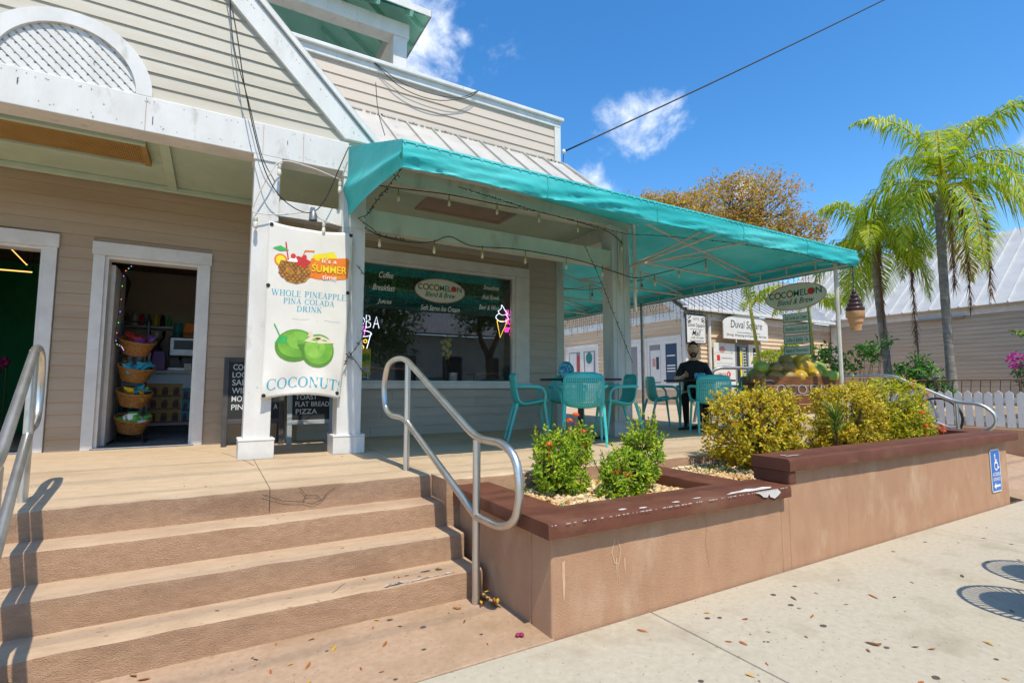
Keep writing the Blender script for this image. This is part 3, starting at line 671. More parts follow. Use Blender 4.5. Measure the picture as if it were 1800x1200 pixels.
# gable above the beam
G = Plane((0, YC - .02, 0), (1, 0, 0)); GX = -1.13
RZ = lambda x: 3.82 + (1.36 - abs(x - GX) - GX) * 1.0 if False else 3.82 + (1.36 - GX) - abs(x - GX)
apex = RZ(GX)
gw = MB().prism([(-3.6, YC, 3.7), (1.33, YC, 3.7), (GX, YC, apex - .05)], (0, .1, 0)).build('gable_wall', 'side_cream', B)
def grng(b, t):
    half = apex - (b + .0) - .12; return (GX - half, GX + half)
siding(gw, G, 0, 0, 3.765, apex - .3, .1215, 'side_cream', rng=grng)
def rake(s):
    x = lambda v: GX + s * (v - GX)
    e = (0, .07, 0); y = YC - .075
    MB().prism([(x(1.36), y, 3.80), (x(1.06), y, 3.80), (GX, y, apex - .3), (GX, y, apex)], e).build('rake_board', 'white_paint', gw, bevel=.005)
    MB().prism([(x(1.42), y - .03, 3.82), (x(1.385), y - .03, 3.79), (GX, y - .03, apex + .005), (GX, y - .03, apex + .06)], (0, .1, 0)).build('rake_edge', 'white_paint', gw, bevel=.004)
    MB().prism([(x(1.5), y - .02, 3.72), (GX, y - .02, apex + .07), (GX, y - .02, apex + .1), (x(1.5), y - .02, 3.75)], (0, 3.4, 0)).build('gable_roof', 'metal_roof', B)
rake(1); rake(-1)
# half-round vent with lattice
AX, AZ, RO, RI = GX, 3.765, .57, .455
vt = node('arched_vent', B, (AX, YC, AZ)); n = 36; mb = MB()
for i in range(n):
    a, b = PI * i / n, PI * (i + 1) / n
    q = [(AX + r * math.cos(t), YC - .075, AZ + r * math.sin(t)) for r, t in ((RO, a), (RO, b), (RI, b), (RI, a))]; mb.prism(q, (0, .055, 0))
mb.build('arch_trim', 'white_paint', vt)
MB().prism([(AX + RO * math.cos(PI * i / n), YC - .025, AZ + RO * math.sin(PI * i / n)) for i in range(n + 1)], (0, .004, 0)).build('backing', 'ink_grey', vt)
for s, yy in ((1, YC - .034), (-1, YC - .042)):
    for k in range(-11, 12):
        c = k * .058 * math.sqrt(2); pts = []
        # clip the diagonal line x*s = z + c to the half disc
        for j in range(401):
            x = -RI + 2 * RI * j / 400; z = s * x + c
            if z > 0 and x * x + z * z < (RI + .02) ** 2: pts.append((x, z))
        if len(pts) > 6:
            (x0, z0), (x1, z1) = pts[0], pts[-1]; MB().bar((AX + x0, yy, AZ + z0), (AX + x1, yy, AZ + z1), .008, .041, 0, up=(s * .7071 * -1, 0, .7071)).build('lattice_slat', 'white_paint', vt)
# standing seam porch roof
EY, EZ, RY, RZ2 = 5.12, 3.60, 6.79, 5.0
rf = MB().prism([(1.3, EY, EZ), (4.98, EY, EZ), (4.98, RY, RZ2), (.9, RY, RZ2)], (0, .02, -.03)).build('porch_roof', 'metal_roof', B)
for k in range(10):
    x = 1.42 + k * .385; MB().bar((x, EY - .005, EZ + .012), (x, RY - .02, RZ2 + .0), .018, .035).build('seam', 'metal_roof', rf)
for k in range(46):
    x = 1.3 + k * .078 + rnd.uniform(-.02, .02); MB().box(x, x + .05 + rnd.random() * .03, RY - .045, RY - .02, RZ2 - .012, RZ2 + .006).build('flashing', 'metal_roof', rf)
MB().prism([(4.97, EY, EZ - .12), (4.97, RY, RZ2 - .12), (4.97, RY, RZ2 + .02), (4.97, EY, EZ + .02)], (.03, 0, 0)).build('roof_edge', 'metal_roof', rf)
MB().prism([(4.83, EY + .3, EZ + .1), (4.83, RY, RZ2 - .05), (4.83, RY, 3.4), (4.83, EY + .3, 3.4)], (.02, 0, 0)).build('end_wall', 'side_tan', B)
# upper wall with parapet
UW = Plane((0, RY + .02, 0), (1, 0, 0))
uw = MB().box(-2, 4.84, RY + .021, RY + .2, 4.3, 5.62).build('upper_wall', 'side_pink', B)
siding(uw, UW, -2, 4.76, 4.97, 5.6, .15, 'side_pink')
MB().box(4.75, 4.87, RY - .02, RY + .22, 4.93, 5.6).build('corner_trim', 'white_paint', uw, bevel=.004)
MB().box(-2, 4.872, RY - .025, RY + .23, 5.6, 5.7).build('fascia', 'white_paint', uw, bevel=.005)
MB().box(-2, 4.91, RY - .07, RY + .26, 5.702, 5.76).build('parapet_cap', 'white_paint', uw, bevel=.01)
MB().box(-2, 4.84, RY + .2, 12.5, 4.4, 5.3).build('flat_roof', 'metal_roof', B)
# roof pavilion
PV = node('roof_pavilion', B, (.6, 8.8, 5.3)); PX0, PX1, PY0, PY1 = -2.6, 2.46, 7.6, 10.6
for x, y in ((PX1 - .22, PY0), (PX0, PY0), (PX1 - .22, PY1 - .22), (PX0, PY1 - .22)): MB().box(x, x + .22, y, y + .22, 5.3, 6.83).build('post', 'white_paint', PV, bevel=.006)
MB().box(PX0 - .02, PX1 + .03, PY0 - .02, PY0 + .24, 6.83, 7.07).build('beam', 'white_paint', PV, bevel=.006)
MB().box(PX1 - .24, PX1 + .02, PY0 + .241, PY1, 6.83, 7.07).build('beam', 'white_trim', PV, bevel=.006)
MB().box(PX0 - .02, PX1 + .03, PY1 + .001, PY1 + .2, 6.83, 7.07).build('beam', 'white_trim', PV, bevel=.006)
MB().box(PX1 - .2, PX1 - .02, PY0 + .3, PY1, 5.3, 6.2).build('side_panel', 'side_cream', PV)
ox0, ox1, oy0, oy1, ez = PX0 - .25, PX1 + .27, PY0 - .32, PY1 + .3, 7.04; sl_ = math.tan(R(36)); hh = (oy1 - oy0) / 2; rz = ez + hh * sl_; ym = (oy0 + oy1) / 2
def hiproof(mb, up):
    a, b, c, d = (ox0, oy0, ez + up), (ox1, oy0, ez + up), (ox1, oy1, ez + up), (ox0, oy1, ez + up); e, f = (ox0 + hh, ym, rz + up), (ox1 - hh, ym, rz + up)
    mb.add([a, b, c, d, e, f], [(0, 1, 5, 4), (1, 2, 5), (2, 3, 4, 5), (3, 0, 4)]); return mb
hiproof(MB(), .14).build('roof', 'metal_roof', PV); hiproof(MB(), .075).build('soffit', 'soffit_green', PV)
MB().box(ox0, ox1, oy0 - .015, oy0, ez + .06, ez + .16).build('eave_edge', 'white_paint', PV); MB().box(ox1, ox1 + .015, oy0, oy1, ez + .06, ez + .16).build('eave_edge', 'hatch_brown', PV)
for k in range(10):
    x = ox1 - .3 - k * .52; t = min(1, (ox1 - x) / hh)
    MB().bar((x, oy0 + .02, ez + .035), (x, oy0 + hh * t, ez + hh * t * sl_ + .02), .05, .1).build('rafter', 'soffit_green', PV)
    if k < 6:
        y = oy0 + .3 + k * .52; t = min(1, min(y - oy0, oy1 - y) / hh)
        MB().bar((ox1 - .02, y, ez + .035), (ox1 - hh * t, y, ez + hh * t * sl_ + .02), .05, .1).build('rafter', 'soffit_green', PV)
gr = MB()
for k in range(26):
    y = oy0 + .05 + k * .07; z = ez + (y - oy0) * sl_ + .07; gr.box(ox0 + .6, ox1 - (y - oy0) - .02, y, y + .012, z - .012, z + .004)
struct(gr.build('soffit_boards', 'ink_teal', PV), 'stuff')

nh = MB(); r2 = random.Random(15)
for k in range(60):
    x = r2.uniform(-2, 1.05); z = r2.choice((3.5, 3.71)) + r2.uniform(-.015, .015); nh.box(x, x + .006, 5.2175, 5.2185, z, z + .006)
for k in range(30):
    t_ = r2.random(); x = 1.2 - t_ * 2.3; nh.box(x, x + .006, YC - .0765, YC - .0755, RZ(x) - .13, RZ(x) - .124)
struct(nh.build('nail_head', 'rust', B), 'stuff')
for x, z, h_ in ((-1.42, 3.62, .05), (.52, 3.6, .04), (-.55, 3.52, .07)): MB().box(x, x + .006, 5.2165, 5.2185, z, z + h_).build('paint_crack', 'gum', B)

wf = Plane((0, 2.2585, 0), (1, 0, 0)); dp = MB(); r2 = random.Random(44)
for k in range(3):
    x = (1.62, 1.98, 2.04, 2.6, 2.95, 3.15, 3.3, 4.6, 6.3)[k]; z = r2.uniform(.3, .47); L_ = r2.uniform(.08, .3); w_ = r2.uniform(.004, .012); wf.poly(dp, [(x - w_, z), (x + w_ * .6, z + .01), (x + w_ * .8, z - L_ * .5), (x + w_ * .2, z - L_), (x - w_ * .3, z - L_ * .9), (x - w_ * .9, z - L_ * .4)], .0008)
wf.stroke(dp, [(1.97, .44), (1.945, .37), (1.965, .31), (1.995, .3), (2.01, .37), (1.99, .43)], .006, .001); wf.stroke(dp, [(1.99, .3), (1.995, .2)], .004, .001)
struct(dp.build('lime_drips', 'stucco_pale', pw), 'stuff')
ck = MB()
for pts in ([(2.7, .51), (2.72, .4), (2.705, .3), (2.735, .16)], [(5.35, .03), (5.36, .12), (5.35, .2)], [(4.35, .1), (4.37, .3), (4.36, .45)]): wf.stroke(ck, pts, .0014, .0012)
struct(ck.build('hairline_cracks', 'rust', pw), 'stuff')
# ---------------------------------------------------------------- canopy
CN = thing('awning', 'teal canvas awning on white tube frame over the cafe terrace', 'awning', (5, 4.4, T))
X0, X1, Y0, YB, ZF, ZB = 1.10, 7.25, 3.47, 10.4, 3.05, 2.85
mb = MB(); nx, ny = 60, 8
def top(x, y):
    rear = 3.72 - (x - X0) / (4.9 - X0) * .2
    return ZF + (y - Y0) / (5.22 - Y0) * (rear - ZF)
g = [[(X0 + (4.9 - X0) * i / nx, Y0 + (5.22 - Y0) * j / ny) for j in range(ny + 1)] for i in range(nx + 1)]
vs = [(x, y, top(x, y) - .012 * math.sin(PI * ((x * 1.3) % 1)) * math.sin(PI * (y - Y0) / 1.75)) for r in g for x, y in r]
mb.add(vs, [(i * (ny + 1) + j, (i + 1) * (ny + 1) + j, (i + 1) * (ny + 1) + j + 1, i * (ny + 1) + j + 1) for i in range(nx) for j in range(ny)])
HY, HZ = 4.66, 3.52                                  # hip meets the building corner
mb.add([(4.9, Y0, ZF), (X1, Y0, ZF), (4.9, HY, HZ), (4.9, 5.22, 3.52)], [(0, 1, 2)])
mb.build('front_cover', 'canvas', CN, smooth=True)
mb = MB(); k = 22; vs = []
for i in range(k + 1):
    y = Y0 + (YB - Y0) * i / k; xa = max(4.9, X1 - (y - Y0) * (X1 - 4.9) / (HY - Y0)) if y < HY else 4.9
    for j in range(7):
        x = xa + (X1 - xa) * j / 6; z = ZF + (X1 - x) / (X1 - 4.9) * (HZ - ZF); z -= .035 * math.sin(PI * ((y / 1.32) % 1)) * math.sin(PI * (x - xa) / max(X1 - xa, .01) * .9) * (X1 - xa) / 2.4
        vs.append((x, y, z))
mb.add(vs, [(i * 7 + j, (i + 1) * 7 + j, (i + 1) * 7 + j + 1, i * 7 + j + 1) for i in range(k) for j in range(6)]); mb.build('side_cover', 'canvas', CN, smooth=True)
def wavy(u, v): return .02 * noise.noise(Vector((u * 1.5, v * 4, 0))) + .02 * noise.noise(Vector((u * 3.4 + v * 5, v * 2.5, 3))) + .008 * noise.noise(Vector((u * 11 + v * 9, v * 3, 7)))
def valance(pf, n, m=6):
    q = MB(); vs = [pf(i / n, j / m) for i in range(n + 1) for j in range(m + 1)]
    return q.add(vs, [(i * (m + 1) + j, (i + 1) * (m + 1) + j, (i + 1) * (m + 1) + j + 1, i * (m + 1) + j + 1) for i in range(n) for j in range(m)])
def vf(u, v):
    x = X0 + (X1 - X0) * u; w = wavy(x, v) * v * 1.6; sg = .012 * abs(math.sin(x * 2.1)) * v
    return (x, Y0 - .006 - w - .012 * math.sin(PI * v), ZF - (ZF - ZB + sg) * v)
valance(vf, 320, 10).build('front_valance', 'canvas', CN, smooth=True)
valance(lambda u, v: (X1 + .006 + wavy(u * 7 + 30, v) * v, Y0 + (YB - Y0) * u, ZF - (ZF - ZB) * v), 70).build('side_valance', 'canvas', CN, smooth=True)
def flap(u, v):
    y = 5.215 + (Y0 - 5.215) * u; zt = 3.72 + (ZF - 3.72) * u; zb = 2.985 + (ZB - 2.985) * u ** 1.15
    crease = math.exp(-((v - (.62 + .3 * u * (1 - u))) / .12) ** 2) * .045 * (1 - u * .6); pl_ = .006 * math.sin(u * 90) * (1 - v)
    return (X0 - .004 - crease + .05 * (v - .7) * (v > .7) + pl_ * .6 - .02 * math.sin(PI * u) * v, y, zt + (zb - zt) * v)
valance(flap, 40, 14).build('end_flap', 'canvas', CN, smooth=True)
for x in (2.35, 3.62, 4.9, 6.1):
    MB().tube([Vector(vf((x - X0) / (X1 - X0), j / 8)) - Vector((0, .003, 0)) for j in range(9)], .004, 5).build('seam', 'canvas', CN, smooth=True)
MB().tube([Vector(vf(i / 200, .1)) - Vector((0, .004, 0)) for i in range(201)], .003, 4).build('hem', 'canvas', CN, smooth=True)
MB().tube([Vector(vf(i / 200, .97)) - Vector((0, .003, 0)) for i in range(201)], .004, 4).build('hem', 'canvas', CN, smooth=True)
st_ = MB()
for i in range(70): st_.tube([Vector(vf((i + .1) / 70, .13)) - Vector((0, .006, 0)), Vector(vf((i + .28) / 70, .14)) - Vector((0, .008, 0))], .004, 4)
struct(st_.build('lacing', 'canvas_pale', CN), 'stuff')
fr = lambda nm, a, b, r=.017: MB().tube([a, b], r, 8).build(nm, 'frame_white', CN, smooth=40)
for z in (2.885, 3.02):
    fr('rail', (X1 - .03, Y0 + .03, z), (X1 - .03, YB, z))
    fr('rail', (X0 + .05, Y0 + .03, z), (X1 - .0301, Y0 + .03, z), .015)
y = Y0 + .1
while y < YB: fr('stud', (X1 - .03, y, 2.885), (X1 - .03, y, 3.02), .011); y += .42
for y in (3.52, 5.0, 6.35, 7.7, 9.05):
    za, zb = HZ - .02, 3.03; xa = 4.93
    if y < 5:
        MB().tube([(4.9, 5.2, 2.92), (X0 + 3.45, Y0 + .03, 2.89)], .016, 8).build('tie', 'frame_white', CN, smooth=40)
        MB().tube([(4.93, 5.2, 2.93), (5.5, Y0 + .05, 3.0)], .014, 8).build('tie', 'frame_white', CN, smooth=40)
        continue
    fr('chord', (xa, y, 2.94), (X1 - .04, y, 2.9), .016); fr('rafter', (xa, y, za), (X1 - .03, y, zb), .018)
    xm = 6.2; zm = za + (zb - za) * (xm - xa) / (X1 - .03 - xa); fr('strut', (xm, y, 2.915), (xm, y, zm - .02), .012); fr('brace', (xa, y, 2.95), (xm, y, zm - .05), .012); fr('brace', (xm, y, zm - .05), (X1 - .05, y, 2.92), .012)
fr('hip_rafter', (X1 - .04, Y0 + .04, 3.02), (4.95, HY, HZ - .02), .02); fr('brace', (4.93, 5.2, 2.94), (4.96, 4.0, 3.12), .014)
fr('pole', (X1 - .22, Y0 + .16, T), (X1 - .22, Y0 + .16, 2.9), .026); fr('wall_pole', (4.965, 5.19, 2.3), (4.965, 5.19, 3.55), .026)
MB().tube([(X1 - .06, 7.36, T), (X1 - .06, 7.36, 2.9)], .026, 10).build('rear_pole', 'grey_metal', CN, smooth=40)
# icicle lights along the side valance
ic = MB(); r2 = random.Random(3); y = Y0 + .5
ic.tube([(X1 + .02, Y0 + .3, 2.86), (X1 + .02, YB, 2.86)], .004, 4)
while y < YB - .1:
    l = r2.choice((.12, .2, .3, .4)) * r2.uniform(.8, 1.1); p = [(X1 + .02, y, 2.86)]; z = 2.86
    while z > 2.86 - l: z -= .035; p.append((X1 + .02 + r2.uniform(-.008, .008), y + r2.uniform(-.012, .012), z))
    ic.tube(p, .0028, 4)
    for q in p[1::2]: ic.bar(q, (q[0] + r2.uniform(-.02, .02), q[1] + r2.uniform(-.025, .025), q[2] - .02), .006, .006)
    y += r2.uniform(.06, .1)
tag(ic.build('icicle_lights', 'wire_green'), 'unlit icicle light strands hanging along the awning side edge', 'lights')
# ---------------------------------------------------------------- handrails
def handrail(x, label, kx, name='handrail'):
    t = thing(name, label, 'handrail', (x, 3.4, 0), 0, 'tubular handrails of the front steps')
    lo = [(4.02, 1.03), (4.30, 1.03)] ; P = lambda q: [(x + (3.95 - a) * kx, a, b) for a, b in q]
    top_ = [(2.84, .505), (2.56, .5), (2.42, .56), (2.37, .72), (2.41, .9), (2.55, .965), (2.84, .965), (4.0, 1.50), (4.2, 1.515), (4.42, 1.47), (4.5, 1.28), (4.45, 1.09), (4.3, 1.035), (4.0, 1.03), (2.84, .505)]
    MB().tube(P([tuple(v.to_2d()) for v in fillet([(a, b, 0) for a, b in top_], .12, 5)]), .0235, 12).build('rail', 'steel', t, smooth=50)
    MB().tube([(x, 3.95, T - .02), (x, 3.95, 1.49)], .0235, 12).build('post', 'steel', t, smooth=50)
    MB().tube([(x + 1.11 * kx, 2.84, -.02), (x + 1.11 * kx, 2.84, .96)], .0235, 12).build('post', 'steel', t, smooth=50)
handrail(1.335, 'galvanised tube handrail between the steps and the low planter', .058)
handrail(-.90, 'galvanised tube handrail at the left end of the steps', .15)
def rail2(x, label):
    t = thing('ramp_handrail', label, 'handrail', (x, 3, 0), 0, 'tubular handrails of the ramp')
    top_ = [(4.3, 1.43), (3.55, 1.43), (2.86, 1.08), (2.6, 1.06), (2.48, .93), (2.5, .8), (2.62, .72), (2.86, .72), (3.5, .98)]
    MB().tube([(x, v[0], v[1]) for v in fillet([(a, b, 0) for a, b in top_], .1, 4)], .022, 10).build('rail', 'steel', t, smooth=50)
    for y, z in ((2.86, 1.07), (3.7, 1.42)): MB().tube([(x, y, -.02), (x, y, z)], .022, 10).build('post', 'steel', t, smooth=50)
rail2(8.18, 'galvanised handrail of the ramp beside the yellow hedge')
gr_ = thing('pipe_rail', 'grey pipe railing with rounded top beside the coconut cart', 'railing', (8.2, 6.3, T))
MB().tube(fillet([(7.65, 6.55, T), (7.75, 6.45, 1.38), (8.0, 6.3, 1.62), (9.1, 5.8, 1.62), (9.35, 5.7, 1.4), (9.4, 5.65, .6)], .12), .03, 10).build('rail', 'grey_metal', gr_, smooth=50)
MB().tube([(8.55, 6.05, .5), (8.55, 6.05, 1.62)], .028, 10).build('post', 'grey_metal', gr_, smooth=50)
# ---------------------------------------------------------------- chairs and tables
SHELL_RIM = []
def shell_mesh():
    """moulded shell: back with diamond holes and a solid rim, running into the seat"""
    nu, nv = 19, 40; prof = [(-.205, .80), (-.215, .77), (-.205, .66), (-.19, .56), (-.17, .48), (-.13, .425), (-.05, .412), (.05, .425), (.15, .445), (.205, .45), (.225, .44)]
    cp_ = catm([(a, b, 0) for a, b in prof], 4); L_ = [0]
    for a, b in zip(cp_[:-1], cp_[1:]): L_.append(L_[-1] + (b - a).length)
    def pt(u, v):
        s = v * L_[-1]; k = 0
        while k < len(L_) - 2 and L_[k + 1] < s: k += 1
        t = (s - L_[k]) / max(L_[k + 1] - L_[k], 1e-6); q = cp_[k].lerp(cp_[k + 1], t)
        hw = .222; tt = min(1, v / .15); hw *= .5 + .5 * max(0.0, 1 - (1 - tt) ** 2.4) ** (1 / 2.4)
        if v > .93: hw *= 1 - .12 * ((v - .93) / .07) ** 2
        x = hw * u; bend = .05 * u * u * (1 if v < .5 else max(0, 1 - (v - .5) * 5)); lift = .035 * u * u * (v > .35) * min(1, (v - .35) * 5)
        return Vector((x, q.x + bend, q.y + lift))
    mb = MB()
    for i in range(nu):
        for j in range(nv):
            u0, u1 = -1 + 2 * i / nu, -1 + 2 * (i + 1) / nu; v0, v1 = j / nv, (j + 1) / nv; um, vm = (u0 + u1) / 2, (v0 + v1) / 2
            hole = 1 <= i < nu - 1 and 3 <= j < 22
            if not hole: mb.add([pt(u0, v0), pt(u1, v0), pt(u1, v1), pt(u0, v1)], [(0, 1, 2, 3)]); continue
            du, dv = (u1 - u0) * .36, (v1 - v0) * .36
            c = [pt(u0, v0), pt(um, v0), pt(u1, v0), pt(u1, vm), pt(u1, v1), pt(um, v1), pt(u0, v1), pt(u0, vm)]
            h = [pt(um, vm - dv), pt(um + du, vm), pt(um, vm + dv), pt(um - du, vm)]
            mb.add(c + h, [(0, 1, 8, 11, 7), (1, 2, 3, 9, 8), (3, 4, 5, 10, 9), (5, 6, 7, 11, 10)])
    me = bpy.data.meshes.new('seat_shell'); me.from_pydata(mb.v, [], mb.f); me.update()
    import bmesh
    bm = bmesh.new(); bm.from_mesh(me); bmesh.ops.remove_doubles(bm, verts=bm.verts, dist=.0006); bm.to_mesh(me); bm.free()
    edge_ = [tuple(pt(-1, v / 40)) for v in range(40, -1, -1)] + [tuple(pt(-1 + u / 8, 0)) for u in range(1, 16)] + [tuple(pt(1, v / 40)) for v in range(0, 41)]; SHELL_RIM.append(edge_)
    me.materials.append(MATS['teal_plastic']); me.polygons.foreach_set('use_smooth', [True] * len(me.polygons)); me.set_sharp_from_angle(angle=R(50)); return me
def make_chair():
    t = thing('cafe_chair', '', 'chair', (0, 0, T), 0, 'teal plastic cafe armchairs')
    s = link('seat_shell', shell_mesh(), t, pinv=False); sd = s.modifiers.new('thick', 'SOLIDIFY'); sd.thickness = .009; sd.offset = -1
    MB().tube(SHELL_RIM[0], .010, 7).build('rim', 'teal_plastic', t, smooth=True, pinv=False)
    for sx in (-1, 1):
        MB().tube([(sx * .215, .19, .44), (sx * .235, .245, 0)], [.019, .014], 8).build('leg', 'teal_plastic', t, smooth=40, pinv=False)
        MB().tube([(sx * .215, -.14, .45), (sx * .235, -.26, 0)], [.021, .014], 8).build('leg', 'teal_plastic', t, smooth=40, pinv=False)
        pth = fillet([(sx * .212, -.165, .645), (sx * .262, -.1, .655), (sx * .268, .14, .645), (sx * .25, .2, .58), (sx * .222, .185, .44)], .06, 4)
        MB().tube(pth, [.019 if i < 8 else .016 for i in range(len(pth))], 8).build('armrest', 'teal_plastic', t, smooth=40, pinv=False)
    return t
# local chair faces +Y
def face(dx, dy): return math.atan2(dy, dx) - PI / 2
cs = [((3.36, 5.42), (.9, -.43), 'teal armchair seen from its side, nearest the shop window'),
      ((3.66, 4.70), (.55, .83), 'teal perforated armchair with its back to the camera above the orange flowered shrub'),
      ((4.44, 4.98), (-.93, .36), 'teal armchair turned left in front of the porch corner column'),
      ((4.28, 5.86), (-.6, -.8), 'teal armchair behind the nearer cafe table, blue bag on its back'),
      ((6.28, 6.05), (.9, -.43), 'teal armchair seen from its side, beside the seated man'),
      ((5.98, 4.82), (.58, .81), 'teal perforated armchair with its back to the camera in front of the man'),
      ((6.78, 4.95), (-.9, .3), 'teal armchair partly hidden by the yellow hedge beside the coconut cart'),
      ((6.86, 5.86), (-.72, -.69), 'teal armchair the man in black sits on')]
ch0 = make_chair()
for i, (p, d, lb) in enumerate(cs):
    if i == 0: ch0.location = (*p, T); ch0.rotation_euler = (0, 0, face(*d)); ch0['label'] = lb
    else: dup(ch0, (*p, T), face(*d), lb)
def table(x, y, label, rz=0):
    t = thing('cafe_table', label, 'table', (x, y, T), rz, 'square black cafe tables')
    MB().box(-.36, .36, -.36, .36, .725, .75).build('table_top', 'dark_wood', t, bevel=.004, pinv=False)
    MB().box(-.28, .28, -.03, .03, .70, .724).box(-.03, .03, -.28, -.0301, .70, .7238).box(-.03, .03, .0301, .28, .70, .7238).build('top_bracket', 'black_metal', t, pinv=False)
    MB().tube([(0, 0, .03), (0, 0, .7)], .035, 12).build('pedestal', 'black_metal', t, smooth=40, pinv=False)
    m = MB()
    for a in range(4):
        c, s = math.cos(a * PI / 2 + PI / 4), math.sin(a * PI / 2 + PI / 4); m.tube([(0, 0, .06), (c * .16, s * .16, .035), (c * .32, s * .32, .012)], [.035, .026, .014], 8)
    m.build('foot', 'black_metal', t, smooth=40, pinv=False)
table(3.98, 5.16, 'black square pedestal table between the nearer teal chairs', R(4)); table(6.30, 5.28, 'black square pedestal table in front of the seated man', R(-3))
bg_ = MB(); bg_.ball((4.37, 5.99, T + .88), .13, .07, .12, 14, 10)
bb = tag(bg_.build('shoulder_bag', 'bag_blue', smooth=True), 'blue patterned cloth bag hung on the back of a teal chair', 'bag')
MB().tube(fillet([(4.28, 6.0, T + .9), (4.3, 6.0, T + 1.0), (4.44, 5.98, T + 1.0), (4.46, 5.98, T + .9)], .05), .008, 6).build('strap', 'bag_blue', bb, smooth=True)
# ---------------------------------------------------------------- banner between the columns
bn = thing('banner', 'white vinyl banner with pineapple drink and green coconuts between the porch columns', 'banner', (.76, 5.16, 1.15))
BY = 5.17
def bpt(a, b):        # a 0..1 left to right, b 0..1 bottom to top
    xl = .385 + .02 * (1 - b) * 0 - .03 * max(0, .25 - b); xr = 1.15 - .075 * (1 - b) ** 1.5
    z0 = 1.16 + .045 * math.sin(PI * a); z1 = 2.81 - .03 * math.sin(PI * a)
    y = BY - .02 * math.sin(PI * a) * (.4 + .6 * (1 - b)) - .02 * math.exp(-((b - .06) / .08) ** 2) * math.cos(a * 9) + .006 * math.sin(a * 14 + b * 5)
    return Vector((xl + (xr - xl) * a, y, z0 + (z1 - z0) * b))
class Soft(Plane):
    """drawing surface that follows the hanging banner"""
    k = 0
    def __init__(s): pass
    def p(s, a, b, c=0):
        if s.k == 1: b = .758 + (b - .83) * 1.2
        elif s.k == 2: b = .275 + (b - .34) * .78; a = a + .01
        return bpt(a, b) + Vector((0, -c, 0))
sf = Soft(); mb = MB(); na, nb = 30, 60
mb.add([bpt(i / na, j / nb) for j in range(nb + 1) for i in range(na + 1)], [(j * (na + 1) + i, j * (na + 1) + i + 1, (j + 1) * (na + 1) + i + 1, (j + 1) * (na + 1) + i) for j in range(nb) for i in range(na)])
o = mb.build('cloth', 'banner', bn, smooth=True); sd = o.modifiers.new('thick', 'SOLIDIFY'); sd.thickness = .0012; sd.offset = 1
mb = MB()
for a, b in ((.03, .985), (.975, .985), (.02, .635), (.975, .63), (.03, .02), (.95, .03)):
    q = sf.p(a, b, .004); mb.lathe([(.0, .004), (.008, .005), (.018, .003), (.018, 0)], axis=Matrix.Translation(q) @ Matrix.Rotation(PI / 2, 4, 'X'), n=14)
mb.build('grommet', 'black_metal', bn, smooth=40)
def art(nm, m, fn): mbx = MB(); fn(mbx); return mbx.build(nm, m, bn)
def sub(poly, k=6):
    out = []
    for (a, b), (c, d) in zip(poly, poly[1:] + poly[:1]):
        for i in range(k): out.append((a + (c - a) * i / k, b + (d - b) * i / k))
    return out
def fan(mb, poly, off):
    P = sub(poly, 3); cx = sum(p[0] for p in P) / len(P); cy = sum(p[1] for p in P) / len(P); n = len(P); vs = [sf.p(cx, cy, off)] + [sf.p((cx + 2 * a) / 3, (cy + 2 * b) / 3, off) for a, b in P] + [sf.p(a, b, off) for a, b in P]
    mb.add(vs, [(0, 1 + i, 1 + (i + 1) % n) for i in range(n)] + [(1 + i, 1 + n + i, 1 + n + (i + 1) % n, 1 + (i + 1) % n) for i in range(n)])
def el(cx, cy, ra, rb, n=24, t0=0, t1=360): return [(cx + ra * math.cos(R(t0 + (t1 - t0) * i / n)), cy + rb * math.sin(R(t0 + (t1 - t0) * i / n))) for i in range(n)]
sf.k = 1
art('yellow_panel', 'ink_yellow', lambda m: fan(m, [(.48, .85), (.8, .862), (.81, .905), (.77, .93), (.52, .905)], .003))
art('orange_panel', 'ink_orange', lambda m: fan(m, [(.42, .775), (.93, .79), (.96, .8), (.97, .885), (.94, .9), (.5, .885), (.44, .8)], .004))
art('orange_slice', 'ink_orange', lambda m: fan(m, el(.15, .855, .075, .032), .003))
art('orange_pulp', 'ink_yellow', lambda m: fan(m, el(.15, .855, .055, .024), .0034))
art('pineapple', 'ink_pine', lambda m: fan(m, [(.15, .855), (.30, .858), (.46, .855), (.5, .825), (.495, .79), (.44, .76), (.34, .747), (.23, .755), (.15, .785), (.12, .82)], .005))
def scales(m):
    for r in range(7):
        for c in range(8):
            a = .15 + c * .05 + (r % 2) * .025; b = .765 + r * .0135
            if ((a - .31) / .185) ** 2 + ((b - .812) / .058) ** 2 < .9: sf.stroke(m, [(a - .022, b + .004), (a, b - .005), (a + .022, b + .004)], .006, .0056)
art('pineapple_scales', 'ink_pine_dark', scales)
art('cream', 'ink_white', lambda m: fan(m, [(.22, .855), (.3, .885), (.42, .857)], .006))
art('cherry', 'ink_red', lambda m: (fan(m, el(.29, .885, .03, .013), .0065), fan(m, [(.4 + .075 * (1 + .25 * math.cos(5 * R(t))) * math.cos(R(t)), .863 + .03 * (1 + .25 * math.cos(5 * R(t))) * math.sin(R(t))) for t in range(0, 360, 12)], .0068), sf.stroke(m, [(.2, .945), (.235, .862)], .014, .006)))
art('umbrella', 'ink_green', lambda m: fan(m, [(.05, .908), (.14, .926), (.24, .912), (.14, .9)], .0062))
art('straw', 'ink_orange', lambda m: sf.stroke(m, [(.39, .88), (.42, .918), (.53, .922)], .008, .0055))
def sw_(m):
    class Q: pass
    write(m, sf, "It's a", .63, .81, .868, .89, .011, .004); write(m, sf, 'time', .64, .82, .783, .806, .011, .004)
art('white_lettering', 'ink_white', sw_)
art('summer_lettering', 'ink_yellow', lambda m: write(m, sf, 'SUMMER', .51, .94, .818, .855, .011, .006, tilt=-.004))
sf.k = 0
